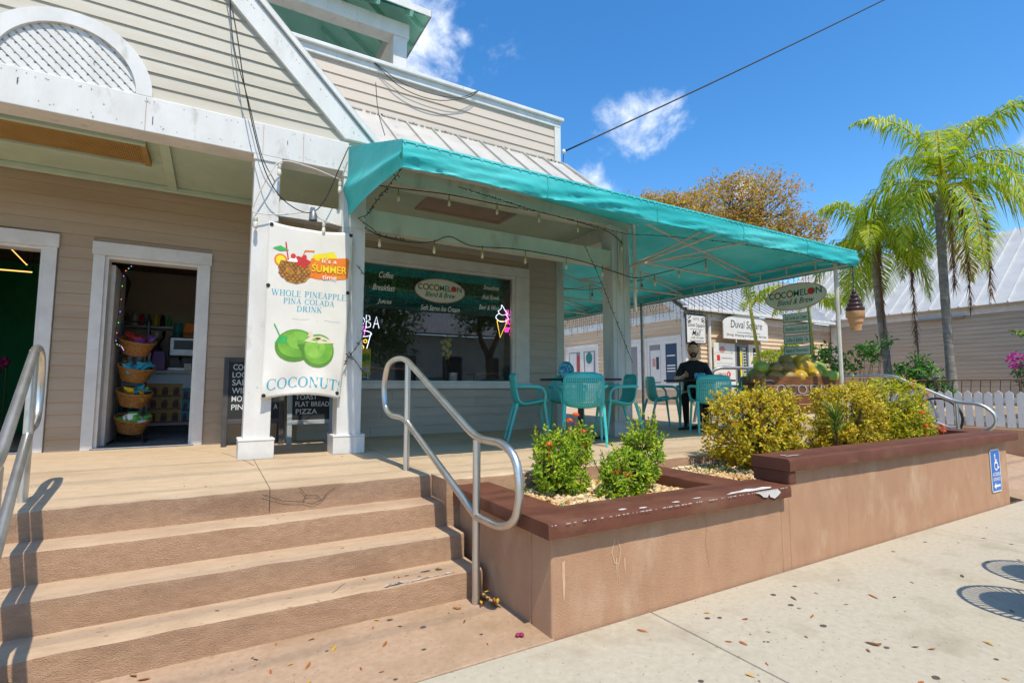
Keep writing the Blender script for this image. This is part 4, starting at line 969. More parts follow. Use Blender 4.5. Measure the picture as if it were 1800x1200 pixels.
def serifs(m):
    write_serif(m, sf, 'WHOLE PINEAPPLE', .06, .955, .582, .617); write_serif(m, sf, 'PINA COLADA', .2, .815, .538, .571); write_serif(m, sf, 'DRINK', .36, .665, .494, .527)
    write_serif(m, sf, 'COCONUTS', .055, 1.03, .045, .105, .003, cut=.972)
art('blue_lettering', 'ink_blue', serifs)
art('seam', 'ink_grey', lambda m: sf.stroke(m, [(.01 + .1 * i, .445 + (.004 if i % 2 else 0)) for i in range(10)], .0015, .001))
sf.k = 2
art('coconut', 'ink_lime_dark', lambda m: fan(m, el(.36, .36, .245, .125), .003)); art('coconut_shade', 'ink_lime', lambda m: fan(m, el(.365, .375, .215, .105), .0036)); art('coconut_light', 'ink_lime2', lambda m: fan(m, el(.39, .40, .14, .065), .0042))
art('coconut_stem', 'ink_green', lambda m: (sf.stroke(m, [(.1, .52), (.14, .47), (.17, .43), (.2, .405)], .012, .0045), fan(m, el(.2, .405, .06, .028), .0042), sf.stroke(m, [(.12, .385), (.2, .4)], .014, .0048)))
art('coconut', 'ink_lime_dark', lambda m: fan(m, el(.64, .325, .205, .128), .005)); art('coconut_shade', 'ink_lime', lambda m: fan(m, el(.645, .335, .185, .112), .0054)); art('coconut_light', 'ink_lime2', lambda m: fan(m, el(.6, .345, .125, .08), .0058))
art('coconut_flesh', 'ink_cream', lambda m: (fan(m, [(.46, .395), (.53, .43), (.66, .44), (.8, .415), (.84, .395), (.65, .382)], .0062), fan(m, [(.5, .43), (.52, .475), (.55, .47), (.57, .43)], .006)))
art('coconut_hole', 'ink_pine_dark', lambda m: fan(m, el(.63, .42, .035, .008), .007))
# ---------------------------------------------------------------- chalk boards by the wall
def aboard(x0, x1, y, h, label, fm, lines, z_panel, lean=.13):
    t = thing('chalkboard', label, 'chalkboard', ((x0 + x1) / 2, y, T)); n = Vector((0, lean, 1)).normalized(); pl = Plane((x0, y, T), (1, 0, 0), n); w = x1 - x0; f = .052
    for a in (0, w - f): m = MB(); pl.rect(m, a, a + f, 0, h, -.015, .03); m.build('leg', fm, t, bevel=.004)
    for b in (z_panel - .06, h - f): m = MB(); pl.rect(m, f + .0005, w - f - .0005, b, b + f, -.013, .026); m.build('rail', fm, t, bevel=.004)
    m = MB(); pl.rect(m, f, w - f, z_panel - .008, h - f, -.006, .012); m.build('board', 'chalk_board', t)
    for a in (.01, w - .05): MB().bar((x0 + a + .02, y + lean * h, T + h * .97), (x0 + a + .02, y + .32, T), .03, .02).build('rear_leg', fm, t)
    m = MB()
    for s, a0, a1, b0, b1 in lines: write(m, pl, s, a0, a1, b0, b1, .0085, .006, m=0, tilt=rnd.uniform(-.02, .03))
    m.build('chalk_lettering', 'chalk', t)
aboard(.10, .72, 6.42, .98, 'black framed chalkboard sign half hidden behind the left porch column', 'board_black',
       [('COC', .09, .235, .84, .905), ('LOCA', .085, .27, .755, .815), ('SAL', .085, .22, .665, .73), ('WIN', .085, .24, .575, .64), ('MOZ', .085, .235, .485, .55), ('PINA', .085, .26, .395, .455), ('A', .51, .55, .395, .455)], .3)
aboard(.74, 1.25, 6.30, .98, 'grey framed chalkboard sign standing under the banner', 'board_grey',
       [('AVOCADO', .08, .40, .58, .635), ('TOAST', .085, .32, .505, .56), ('FLAT BREAD', .085, .455, .425, .48), ('PIZZA', .09, .32, .34, .395)], .28)
# ---------------------------------------------------------------- shop window lettering, neon
wl_ = thing('window_lettering', 'cream script menu words painted on the shop window', 'lettering', (2.7, 6.82, 1.36)); WP = Plane((0, YW + .029, 0), (1, 0, 0)); mb = MB()
for s, xc, zc, w, h in (('Coffee', 1.98, 2.79, .2, .085), ('Breakfast', 1.95, 2.615, .31, .085), ('Juices', 1.96, 2.42, .2, .08), ('Soft Serve Ice Cream', 2.775, 2.39, .6, .075), ('Smoothies', 3.595, 2.77, .27, .07), ('Acai Bowls', 3.585, 2.625, .3, .07), ('Beer & Wine', 3.56, 2.465, .34, .07)):
    write(mb, WP, s, xc - w / 2, xc + w / 2, zc - h / 2, zc + h / 2, .0005, .005, .35)
mb.build('lettering', 'ink_white', wl_)
def brand(t, pl, cx, cy, rx, ry, sc, both=False):
    """oval shop sign: face, rims, lettering"""
    m = MB(); pl.ell(m, cx, cy, rx, ry, 0, .012 if both else .0008, 0, 48); m.build('sign_board', 'sign_cream', t)
    f = .0125 if both else .0012
    m = MB(); pl.ring(m, cx, cy, rx, ry, .012 * sc, f + .0006, 48); m.build('rim', 'ink_pink', t)
    m = MB(); write(m, pl, 'COCOMELON', cx - rx * .88, cx + rx * .86, cy + ry * .0, cy + ry * .48, f + .0007, .007); m.build('letter_edge', 'ink_dark', t)
    m = MB(); write(m, pl, 'COCOMELON', cx - rx * .865, cx + rx * .845, cy + ry * .03, cy + ry * .45, f + .0014, 0); m.build('lettering', 'ink_teal', t)
    m = MB()
    for a in (-.57, -.155): pl.ell(m, cx + rx * a, cy + ry * .24, rx * .115, ry * .27, f + .0018)
    m.build('letter_ring', 'ink_pine_dark', t); m = MB()
    for a in (-.57, -.155): pl.ell(m, cx + rx * a, cy + ry * .24, rx * .075, ry * .18, f + .0022)
    m.build('coconut_letter', 'ink_cream', t)
    m = MB(); pl.ell(m, cx + rx * .52, cy + ry * .24, rx * .1, ry * .24, f + .0022); m.build('melon_letter', 'ink_red', t)
    m = MB(); write(m, pl, 'Blend & Brew', cx - rx * .6, cx + rx * .62, cy - ry * .55, cy - ry * .12, f + .0008, .005, .4); m.build('script', 'ink_dark', t)
ws = thing('window_sign', 'oval shop sign stuck inside the big shop window', 'sign', (2.77, 6.82, 2.46)); brand(ws, WP, 2.77, 2.645, .385, .175, 1)
def neon(name, label, strokes, loc):
    t = thing(name, label, 'neon sign', loc)
    for nm, m, pts, r in strokes: MB().tube(pts, r * .62, 6).build(nm, m, t, smooth=True)
    return t
NY = YW + .075
q = lambda pts, y=NY: [(a, y, b) for a, b in pts]
neon('neon_sign', 'white and yellow neon bubble tea cup sign at the window left edge', [
    ('letter_tube', 'neon_white', q([(1.52, 2.06), (1.52, 2.24), (1.57, 2.23), (1.58, 2.19), (1.53, 2.15), (1.59, 2.12), (1.585, 2.07), (1.52, 2.06)]), .007),
    ('letter_tube', 'neon_white', q(arcpts(1.66, 2.15, .055, 0, 360, 14)), .007), ('letter_tube', 'neon_white', q([(1.735, 2.06), (1.735, 2.23), (1.78, 2.22), (1.785, 2.17), (1.74, 2.15), (1.795, 2.12), (1.79, 2.075), (1.735, 2.06)]), .007),
    ('letter_tube', 'neon_white', q([(1.83, 2.06), (1.87, 2.22), (1.91, 2.06)]), .007), ('letter_tube', 'neon_white', q([(1.845, 2.12), (1.895, 2.12)]), .007),
    ('cup_tube', 'neon_white', q([(1.58, 2.0), (1.62, 1.77), (1.66, 1.74), (1.72, 1.74), (1.75, 1.78), (1.8, 1.98)]), .008), ('cup_tube', 'neon_white', q([(1.69 + .12 * math.cos(R(t)), 1.98 + .04 * math.sin(R(t))) for t in range(0, 361, 20)]), .008),
    ('straw_tube', 'neon_magenta', q([(1.68, 1.95), (1.7, 2.08), (1.73, 2.08), (1.71, 1.95)]), .007)] +
    [('pearl_tube', 'neon_yellow', q(arcpts(a, b, .022, 0, 360, 10)), .008) for a, b in ((1.66, 1.87), (1.73, 1.88), (1.69, 1.8))], (1.7, NY, 1.36))
sp = [(3.80, 2.53), (3.79, 2.47), (3.74, 2.43), (3.76, 2.40), (3.72, 2.37), (3.70, 2.33), (3.74, 2.29), (3.8, 2.27), (3.88, 2.29), (3.92, 2.33), (3.89, 2.37), (3.90, 2.41), (3.86, 2.45), (3.83, 2.50), (3.80, 2.53)]
neon('neon_sign', 'white, teal and yellow neon ice cream cone sign in the window', [('swirl_tube', 'neon_white', q(catm([(a, b, 0) for a, b in sp], 3) and [(v.x, v.y) for v in catm([(a, b, 0) for a, b in sp], 3)]), .008),
    ('swirl_tube', 'neon_white', q([(3.76, 2.39), (3.82, 2.37), (3.88, 2.39)]), .007), ('cone_tube', 'neon_yellow', q([(3.72, 2.28), (3.775, 2.03), (3.9, 2.28), (3.72, 2.28)]), .008)], (3.8, NY, 1.36))
tn = thing('neon_sign', 'pink neon word sign beside the neon ice cream cone', 'neon sign', (3.95, NY + .05, 1.36)); m = MB(); NP = Plane((0, NY + .05, 0), (1, 0, 0))
write(m, NP, 'EL C', 3.9, 4.06, 2.38, 2.47, 0, .01); write(m, NP, "ROL'", 3.9, 4.06, 2.24, 2.34, 0, .01); write(m, NP, 'ery', 3.88, 4.05, 2.08, 2.2, 0, .015, .35); m.build('letter_tube', 'neon_pink', tn)
po = thing('window_poster', 'small yellow and green poster at the lower left of the shop window', 'poster', (1.7, YW + .04, 1.36)); PP = Plane((0, YW + .045, 0), (1, 0, 0))
for nm, m_, r in (('sheet', 'ink_yellow', (1.56, 1.80, 1.37, 1.78, 0)), ('footer', 'ink_teal', (1.56, 1.80, 1.37, 1.44, .001)), ('photo', 'ink_lime', (1.58, 1.79, 1.6, 1.7, .001)), ('plate', 'sign_white', (1.6, 1.78, 1.47, 1.54, .001))):
    m = MB(); PP.rect(m, *r); m.build(nm, m_, po)
m = MB(); write(m, PP, 'HERE', 1.6, 1.79, 1.385, 1.43, .002, .01); m.build('lettering', 'ink_white', po)
gp = thing('leafy_panel', 'leafy green wall panel hanging inside the top of the shop window', 'panel', (2.6, 7.0, 2.5)); m = MB(); r2 = random.Random(77)
for k in range(2600):
    p = Vector((r2.uniform(1.27, 3.93), 7.02 + r2.uniform(-.03, .03), r2.uniform(2.56, 3.05) if r2.random() < .8 else r2.uniform(2.42, 2.6))); d = Vector((r2.uniform(-1, 1), r2.uniform(-1, .1), r2.uniform(-1, .6))).normalized(); q_ = d.orthogonal().normalized() * .014
    m.add([p, p + d * .02 + q_, p + d * .05, p + d * .02 - q_], [(0, 1, 2, 3)])
m.build('leaves', 'leaf_boxwood', gp); MB().box(1.26, 3.94, 7.05, 7.07, 2.6, 3.08).build('backing', 'interior_green', gp)
# inside the cafe window
bt = thing('window_bar', 'wooden bar counter running behind the shop window', 'counter', (2.8, 7.5, T)); MB().box(1.3, 2.75, 7.35, 7.75, 1.52, 1.56).build('top', 'wood', bt, bevel=.004)
for x in (1.4, 2.65): MB().box(x, x + .06, 7.5, 7.56, T, 1.52).build('leg', 'black_metal', bt)
bt = thing('window_bar', 'shorter wooden counter at the right side behind the window', 'counter', (3.9, 7.5, T)); MB().box(3.6, 4.5, 7.35, 7.7, 1.46, 1.5).build('top', 'wood', bt, bevel=.004)
for x in (3.65, 4.4): MB().box(x, x + .06, 7.5, 7.56, T, 1.46).build('leg', 'black_metal', bt)
va = thing('flower_vase', 'pale pot with a yellow orchid stem behind the window', 'plant', (3.1, 7.1, 1.3)); MB().lathe([(.045, 0), (.06, .02), (.065, .15), (.06, .155), (.05, .15)], (3.1, 7.1, 1.33), 14).build('pot', 'mug_white', va, smooth=40)
MB().tube([(3.1, 7.1, 1.45), (3.02, 7.1, 1.6), (2.98, 7.1, 1.8), (3.05, 7.1, 1.98)], .005, 5).build('stem', 'leaf_dark', va); m = MB(); r2 = random.Random(5)
for k in range(16): m.ball((2.98 + r2.uniform(-.05, .07), 7.1 + r2.uniform(-.03, .03), 1.7 + k * .018), .035, .012, .03, 6, 4)
m.build('blossom', 'flower_yellow', va, smooth=True)
MB().box(3.0, 3.2, 7.0, 7.2, T, 1.33).build('stand', 'interior_dark', va)
# ---------------------------------------------------------------- props inside the doorways
cu = thing('service_counter', 'counter with steel top and printed street mural seen through the door', 'counter', (-.3, 8.7, T))
MB().box(-1.2, .9, 8.55, 9.2, T + .12, 1.46).build('cabinet', 'mural_sky', cu); MB().box(-1.22, .92, 8.48, 9.22, 1.46, 1.5).build('top', 'counter_top', cu, bevel=.004); MB().box(-1.2, .9, 8.62, 9.15, T, T + .12).build('plinth', 'black', cu)
MP = Plane((0, 8.549, 0), (1, 0, 0))
def facade(x0, x1, z0, z1, wall_, rows, cols):
    m = MB(); MP.rect(m, x0, x1, z0, z1, .001); MP.rect(m, x0 - .01, x1 + .01, z1 - .03, z1, .002); m.build('mural_house', wall_, cu)
    m = MB()
    for r in range(rows):
        for c in range(cols):
            w = (x1 - x0) / cols; h = (z1 - z0) / rows; cx = x0 + (c + .5) * w; b = z0 + r * h + h * .12
            MP.rect(m, cx - w * .27, cx + w * .27, b, b + h * .45, .003); MP.ell(m, cx, b + h * .45, w * .27, h * .16, .003, n=10, t1=PI)
    struct(m.build('mural_window', 'mural_maroon', cu), 'stuff')
    m = MB()
    for r in range(rows): MP.rect(m, x0, x1, z0 + r * (z1 - z0) / rows, z0 + r * (z1 - z0) / rows + .015, .0035)
    m.build('mural_balcony', 'ink_slate', cu)
facade(-.76, -.37, .79, 1.32, 'mural_ochre', 3, 3); facade(-.365, -.1, .79, 1.26, 'mural_teal', 3, 3); facade(-1.15, -.84, .79, 1.28, 'mural_teal', 3, 3)
m = MB(); MP.rect(m, -1.2, .9, .76, .79, .002); m.build('mural_street', 'ink_pink', cu)
em = thing('espresso_machine', 'stainless espresso machine on the counter', 'machine', (-.3, 8.8, 1.5)); MB().box(-.56, .1, 8.62, 9.1, 1.7, 1.98).build('body', 'stainless', em, bevel=.02)
MB().box(-.54, .08, 8.75, 9.1, 1.5, 1.7).build('back', 'black_metal', em); MB().box(-.56, .1, 8.6, 8.95, 1.5, 1.545).build('drip_tray', 'stainless', em, bevel=.006); MB().box(-.5, .04, 8.612, 8.619, 1.8, 1.93).build('front_panel', 'black_metal', em); MB().tube([(-.5, 8.66, 2.04), (.06, 8.66, 2.04)], .008, 6).build('cup_rail', 'stainless', em)
for x in (-.42, -.2): MB().tube([(x, 8.72, 1.7), (x, 8.66, 1.64), (x, 8.52, 1.63)], .016, 8).build('group_handle', 'black_metal', em)
cg = thing('coffee_grinder', 'black coffee grinder with clear hopper on the counter', 'grinder', (-.7, 8.8, 1.5)); MB().lathe([(.08, 0), (.08, .3), (.05, .34), (.05, .36)], (-.72, 8.8, 1.5), 14).build('body', 'black_metal', cg, smooth=40)
MB().lathe([(.03, .36), (.1, .47), (.11, .56), (.0, .56)], (-.72, 8.8, 1.5), 14).build('hopper', 'glass_weak', cg, smooth=40); MB().lathe([(.03, .365), (.085, .455), (0, .46)], (-.72, 8.8, 1.5), 14).build('beans', 'interior_dark', cg, smooth=40)
def bagthing(nm, lb, mt, x, y, z, w, h, d=.07):
    t = tag(MB().prism([(x - w / 2, y, z), (x + w / 2, y, z), (x + w * .54, y, z + h * .5), (x + w * .42, y, z + h), (x - w * .42, y, z + h), (x - w * .54, y, z + h * .5)], (0, d, 0)).build(nm, mt, bevel=.015), lb, 'bag'); return t
bagthing('coffee_bag', 'blue coffee bag standing by the grinder', 'snack_purple', -.66, 8.55, 1.5, .16, .27); bagthing('coffee_bag', 'orange coffee bag on top of the espresso machine', 'ink_orange', -.3, 8.8, 1.98, .2, .22)
tag(MB().lathe([(.055, 0), (.055, .2), (.05, .205), (0, .205)], (-.47, 8.8, 1.98), 14).build('coffee_tin', 'ink_teal', smooth=40), 'dark green tin on top of the espresso machine', 'tin')
for i, x in enumerate((-.36, -.25)): tag(MB().box(x, x + .09, 8.5, 8.58, 1.502, 1.6 + .03 * i).build('tea_box', 'sign_cream', bevel=.003), ('small pale box on the counter under the machine', 'slightly taller pale box on the counter under the machine')[i], 'box')
for i in range(7):
    x = -1.12 + i * .085; lb = ('brown', 'white', 'red', 'teal', 'yellow', 'dark', 'green')[i]; tag(MB().lathe([(.028, 0), (.03, .01), (.03, .1 + .02 * (i % 3)), (.014, .14 + .02 * (i % 3)), (.014, .18), (0, .18)], (x, 9.28, 2.17), 10).build('syrup_bottle', ('coco_brown', 'mug_white', 'ink_red', 'ink_teal', 'ink_yellow', 'ink_dark', 'ink_green')[i], smooth=40), lb + ' bottle on the thin shelf of the kitchen wall', 'bottle')
for i in range(4): tag(MB().lathe([(.035, 0), (.045, .16 + .03 * i), (.0, .16 + .03 * i)], (-1.1 + i * .1, 8.7, 1.5), 12).build('cup_stack', 'mug_white', smooth=40), ('first', 'second', 'third', 'fourth')[i] + ' stack of white paper cups from the left on the counter', 'cups')
sh = thing('wall_shelf', 'thin shelf on the back wall of the kitchen', 'shelf', (-.8, 9.3, 2.15)); MB().box(-1.2, -.55, 9.2, 9.4, 2.14, 2.17).build('board', 'counter_top', sh)
mn = thing('menu_screen', 'dark framed menu screen tilted on the left kitchen wall', 'screen', (-1.1, 8.3, 2.4)); MB().prism([(-1.2, 7.5, 2.05), (-1.2, 8.9, 2.05), (-1.1, 8.9, 2.75), (-1.1, 7.5, 2.75)], (.04, 0, 0)).build('screen', 'black', mn)
# basket stand
bs = thing('basket_stand', 'black metal stand carrying four wicker baskets inside the doorway', 'stand', (-.92, 7.35, T))
for x in (-.95, -.70):
    MB().tube([(x, 7.55, T + .02), (x, 7.55, 2.05)], .012, 6).build('upright', 'black_metal', bs)
MB().tube([(-.97, 7.1, T + .03), (-.97, 7.6, T + .03), (-.65, 7.6, T + .03), (-.65, 7.1, T + .03)], .012, 6).build('foot', 'black_metal', bs)
MB().tube([(-.95, 7.55, 2.05), (-.70, 7.55, 2.05)], .012, 6).build('crossbar', 'black_metal', bs)
def basket(z, label, fill, fm, k):
    t = thing('wicker_basket', label, 'basket', (-.79, 7.3, z), 0, 'wicker baskets on the stand'); M = Matrix.Translation((-.785, 7.28, z)) @ Matrix.Rotation(R(16), 4, 'X') @ Matrix.Rotation(R(8), 4, 'Y')
    m = MB(); n = 24; rows = 9
    for r in range(rows):
        f = r / (rows - 1); a, b = .115 + .05 * f, .105 + .045 * f
        m.tube([M @ Vector((a * math.cos(2 * PI * i / n) * (1 + .02 * (-1) ** (i + r)), b * math.sin(2 * PI * i / n) * (1 + .02 * (-1) ** (i + r)), .145 * f)) for i in range(n)], .0115, 5, closed=True)
    m.build('weave', 'wicker', t, smooth=True); m = MB(); m.tube([M @ Vector((.17 * math.cos(2 * PI * i / n), .155 * math.sin(2 * PI * i / n), .15)) for i in range(n)], .014, 6, closed=True); m.build('rim', 'wicker', t, smooth=True)
    m = MB(); m.prism([M @ Vector((.115 * math.cos(2 * PI * i / 16), .105 * math.sin(2 * PI * i / 16), .0)) for i in range(16)], M.to_3x3() @ Vector((0, 0, .01))); m.build('bottom', 'wicker', t)
    r = random.Random(k)
    for i in range(9):
        A = M @ Matrix.Translation((r.uniform(-.11, .11), r.uniform(-.1, .08), .13 + r.uniform(0, .05))) @ Matrix.Rotation(r.uniform(0, 6), 4, 'Z') @ Matrix.Rotation(r.uniform(.2, 1.2), 4, 'X')
        w, h = .05, .07; m = MB(); v = [A @ Vector(p) for p in ((-w, -h, 0), (w, -h, 0), (w, h, 0), (-w, h, 0), (0, 0, .022), (0, 0, -.022))]
        m.add(v, [(0, 1, 4), (1, 2, 4), (2, 3, 4), (3, 0, 4), (1, 0, 5), (2, 1, 5), (3, 2, 5), (0, 3, 5)]); s = m.build('snack_packet', r.choice(fm)); tag(s, fill, 'packet', 'packets in ' + label)
basket(1.66, 'topmost wicker basket on the stand', 'purple or red snack packet in the topmost basket', ['snack_purple', 'ink_red'], 1)
basket(1.36, 'second wicker basket from the top, with blue packets', 'blue snack packet in the second basket from the top', ['snack_blue', 'snack_blue', 'snack_blue'], 2)
basket(1.08, 'third wicker basket from the top, blue and yellow packets', 'blue or yellow snack packet in the third basket', ['snack_blue', 'snack_yellow'], 3)
basket(.78, 'lowest wicker basket, with green packets', 'green snack packet in the lowest basket', ['snack_green', 'snack_green', 'ink_white'], 4)
fl = thing('fairy_lights', 'coloured fairy light string hanging inside the kitchen door', 'lights', (-.9, 7.0, 1.7)); P = catm([(-.86, 7.05, 2.62), (-.92, 7.03, 2.5), (-.93, 7.03, 2.1), (-.95, 7.03, 1.78), (-.9, 7.03, 1.72), (-.88, 7.05, 1.68)], 6)
MB().tube(P, .004, 5).build('cable', 'wire_green', fl)
for i, p in enumerate(P[::2]): MB().ball(p + Vector((.012, -.008, 0)), .0045, n=6, k=4).build('bulb', ('fairy_violet', 'fairy_green', 'fairy_red')[i % 3], fl)
for nm, lb, a, b in (('light_bar', 'amber light bar hanging level in the green room', (-2.7, 8.0, 2.62), (-1.9, 8.0, 2.62)), ('light_bar', 'amber light bar slanting down in the green room', (-2.12, 8.0, 2.9), (-1.95, 8.0, 2.70))):
    t = thing(nm, lb, 'lamp', a); MB().bar(a, b, .012, .012).build('tube', 'led_amber', t); MB().bar(Vector(a) + Vector((0, 0, .016)), Vector(b) + Vector((0, 0, .016)), .024, .012).build('housing', 'black_metal', t); MB().tube([b, (b[0], b[1], 3.05)], .003, 4).build('hanger', 'wire_black', t)
m = MB(); r2 = random.Random(9)
for k in range(7): m.ball((-2.2 + r2.uniform(-.08, .1), 8.3 + r2.uniform(-.05, .05), 1.55 + r2.uniform(-.12, .12)), .035, n=6, k=4)
t = thing('flower_bunch', 'dark pink flowers just inside the green room', 'flowers', (-2.13, 8.3, 1.3)); m.build('blossom', 'petal', t, smooth=True); MB().tube([(-2.13, 8.3, T), (-2.13, 8.3, 1.55)], .012, 6).build('stem', 'leaf_dark', t)
# ---------------------------------------------------------------- string lights and cables
def bulbstring(name, label, path, bulbs, cm, drop=.05, size=.8, sock='black_metal'):
    t = thing(name, label, 'string lights', tuple(path[0])); MB().tube(path, .0055, 6).build('cable', cm, t, smooth=True)
    for b in bulbs:
        b = Vector(b); MB().tube([b + Vector((0, 0, drop)), b], .004, 5).build('drop_wire', cm, t)
        s = MB().lathe([(.011 * size, .0), (.016 * size, -.005), (.017 * size, -.04 * size), (.013 * size, -.045 * size)], b, 10).build('socket', sock, t, smooth=40)
        MB().lathe([(.013 * size, -.046 * size), (.016 * size, -.06 * size), (.02 * size, -.085 * size), (.015 * size, -.108 * size), (0, -.115 * size)], b, 10).build('bulb', 'bulb', t, smooth=True)
V = Vector
bulbstring('string_lights', 'white corded string lights looped over the two left porch columns', catm([(1.02, 5.18, 3.34), (.72, 5.14, 3.39), (.47, 5.16, 3.40), (.36, 5.14, 3.22), (.25, 5.17, 2.92), (.29, 5.17, 2.87), (.5, 5.2, 2.9), (.72, 5.2, 2.96), (.88, 5.19, 2.90), (1.06, 5.19, 2.87), (1.3, 5.2, 2.88)], 6),
           [(.455, 5.15, 3.36), (1.01, 5.17, 3.31), (.275, 5.16, 2.83), (.87, 5.17, 2.87)], 'wire_white', .03, 1.0, 'wire_white')
bulbstring('string_lights', 'string of clear bulbs along the upper porch beam', catm([(1.35, 5.19, 3.36), (1.65, 5.2, 3.38), (2.2, 5.2, 3.42), (2.8, 5.2, 3.42), (3.4, 5.2, 3.43), (4.0, 5.2, 3.4), (4.5, 5.18, 3.34), (4.72, 5.15, 3.2)], 5), [(1.62, 5.2, 3.33), (2.2, 5.2, 3.38), (2.81, 5.2, 3.39), (3.4, 5.2, 3.39), (4.0, 5.2, 3.36), (4.7, 5.15, 3.2)], 'wire_black', .05, .85, 'brass')
bulbstring('string_lights', 'string of clear bulbs sagging along the lower porch beam', catm([(1.28, 5.22, 2.9), (1.45, 5.22, 2.84), (1.76, 5.22, 2.82), (2.02, 5.22, 2.86), (2.22, 5.22, 2.95), (2.5, 5.22, 2.88), (3.03, 5.22, 2.92), (3.52, 5.22, 2.92), (4.05, 5.22, 2.9), (4.57, 5.2, 2.82), (4.95, 5.16, 2.76), (5.25, 5.1, 2.83), (5.65, 5.0, 2.95), (6.15, 4.95, 3.12)], 5),
           [(1.43, 5.2, 2.81), (2.03, 5.2, 2.82), (2.62, 5.2, 2.84), (3.2, 5.2, 2.85), (3.81, 5.2, 2.85), (4.4, 5.2, 2.82)] + [(5.25, 5.1, 2.76), (5.62, 5.0, 2.9), (6.13, 4.95, 3.04)], 'wire_black', .06, .85, 'brass')
bulbstring('string_lights', 'string of dark socketed bulbs under the awning side by the corner', catm([(4.95, 5.5, 3.25), (5.3, 5.9, 3.05), (5.8, 6.2, 3.0), (6.3, 6.4, 3.1), (5.6, 6.9, 2.95), (5.0, 7.3, 3.0)], 6), [(5.3, 5.9, 2.98), (5.8, 6.2, 2.93), (6.28, 6.4, 3.02), (5.6, 6.9, 2.88)], 'wire_black', .07, .95)
def fairy(name, label, path, mt, every=.05, clear=False, seed=0):
    r = random.Random(seed); t = thing(name, label, 'fairy lights', tuple(path[0])); m = MB(); m.tube(path, .0035, 5); b = MB(); acc = 0
    for a, c in zip(path[:-1], path[1:]):
        L_ = (V(c) - V(a)).length; acc += L_
        while acc > every:
            acc -= every; p = V(a).lerp(V(c), r.random()); d = V((r.uniform(-1, 1), r.uniform(-1, 0), r.uniform(-1, 1))).normalized() * .028; m.bar(p, p + d * .6, .006, .006); b.bar(p + d * .6, p + d, .006, .006)
    m.build('cable', mt, t, smooth=40); b.build('bulb', 'fairy_clear' if clear else mt, t)
fairy('fairy_lights', 'green wired mini lights draped from the awning corner to the porch beam', catm([(1.17, 3.62, 2.93), (1.2, 4.2, 2.95), (1.23, 4.8, 2.97), (1.27, 5.1, 3.0), (1.22, 5.2, 2.98), (1.35, 5.2, 2.9), (1.45, 5.2, 2.84), (1.7, 5.2, 2.83)], 6), 'wire_green', seed=1)
fairy('fairy_lights', 'mini lights strung just inside the front awning valance', catm([(1.6, 3.6, 2.84), (2.4, 4.1, 3.0), (3.1, 4.6, 3.18), (3.8, 4.7, 3.2), (4.4, 4.75, 3.19), (4.95, 4.6, 3.2), (5.5, 4.0, 3.04), (6.1, 3.6, 2.9), (7.0, 3.55, 2.86)], 8), 'wire_green', .045, True, 2)
fairy('fairy_lights', 'mini lights hanging in a tangle on the second porch column', catm([(1.2, 5.2, 2.5), (1.31, 5.2, 2.38)], 5) + [V((1.31, 5.22, 1.98)), V((1.27, 5.2, 1.75)), V((1.16, 5.19, 1.58)), V((1.1, 5.18, 1.48)), V((1.15, 5.19, 1.62)), V((1.3, 5.21, 1.42))], 'wire_green', .035, False, 3)
fairy('fairy_lights', 'mini lights trailing down the porch corner column', catm([(4.1, 5.19, 3.1), (4.35, 5.2, 2.7), (4.6, 5.2, 2.2), (4.8, 5.2, 1.8), (4.9, 5.2, 1.6)], 6), 'wire_green', .06, False, 4)
cb = tag(MB().tube(catm([(-.05, 5.18, 5.0), (.05, 5.12, 4.5), (.13, 5.1, 4.02), (.25, 5.1, 3.51), (.35, 5.1, 3.21), (.48, 5.14, 3.04), (.65, 5.16, 2.95), (.78, 5.16, 2.97), (.88, 5.14, 3.12), (1.0, 5.12, 3.46), (1.08, 5.15, 3.68)], 5), .005, 6).tube(catm([(-.03, 5.2, 5.0), (.03, 5.15, 4.4), (.17, 5.14, 3.9), (.3, 5.16, 3.42), (.42, 5.18, 3.2)], 5), .004, 6).tube(catm([(1.36, 5.24, 4.5), (1.39, 5.23, 4.19), (1.46, 5.2, 3.92)], 4), .004, 5).build('power_cable', 'wire_black', smooth=True), 'thin black cables sagging down the gable and between the porch columns', 'cable')
cb2 = tag(MB().tube(catm([(1.7, 6.75, 5.72), (2.1, 6.72, 5.45), (2.6, 6.7, 5.4), (3.1, 6.7, 5.58), (3.3, 6.72, 5.76)], 6), .006, 5).tube(catm([(1.7, 6.75, 5.72), (2.2, 6.72, 5.5), (2.9, 6.7, 5.52), (3.3, 6.72, 5.76)], 6), .005, 5).build('power_cable', 'wire_black', smooth=True), 'thin cables drooping across the upper parapet wall', 'cable')
sc_ = thing('spotlight', 'small grey spotlight on the cross beam above the banner', 'lamp', (.77, 5.2, 2.95)); MB().box(.75, .79, 5.2, 5.255, 2.96, 3.02).build('bracket', 'grey_metal', sc_); MB().lathe([(.02, 0), (.035, -.03), (.04, -.09), (0, -.085)], (.77, 5.17, 2.97), 12).build('head', 'grey_metal', sc_, smooth=40)
ul = thing('utility_line', 'dark service cable running from the roof corner up across the sky', 'cable', (4.95, 6.8, 5.0)); a, b = V((4.95, 6.8, 5.22)), V((11.73, 5.0, 9.42)); b2 = a + (b - a) * 2.2
MB().tube(sag(a, b2, .12, 30), .014, 6).build('cable', 'wire_black', ul, smooth=True); MB().ball(a, .035, .035, .045, 8, 6).build('insulator', 'mug_white', ul, smooth=True); MB().tube([a, (4.93, 6.8, 4.98)], .006, 5).build('tie_wire', 'wire_black', ul)
pt_ = MB().tube([b2 + V((0, 0, 2)), V((b2.x, b2.y, 0))], .14, 10).build('utility_pole', 'bark', ul)
ow = thing('overhead_wires', 'street wires strung high above the pavement', 'wires', (0, -1, 0))
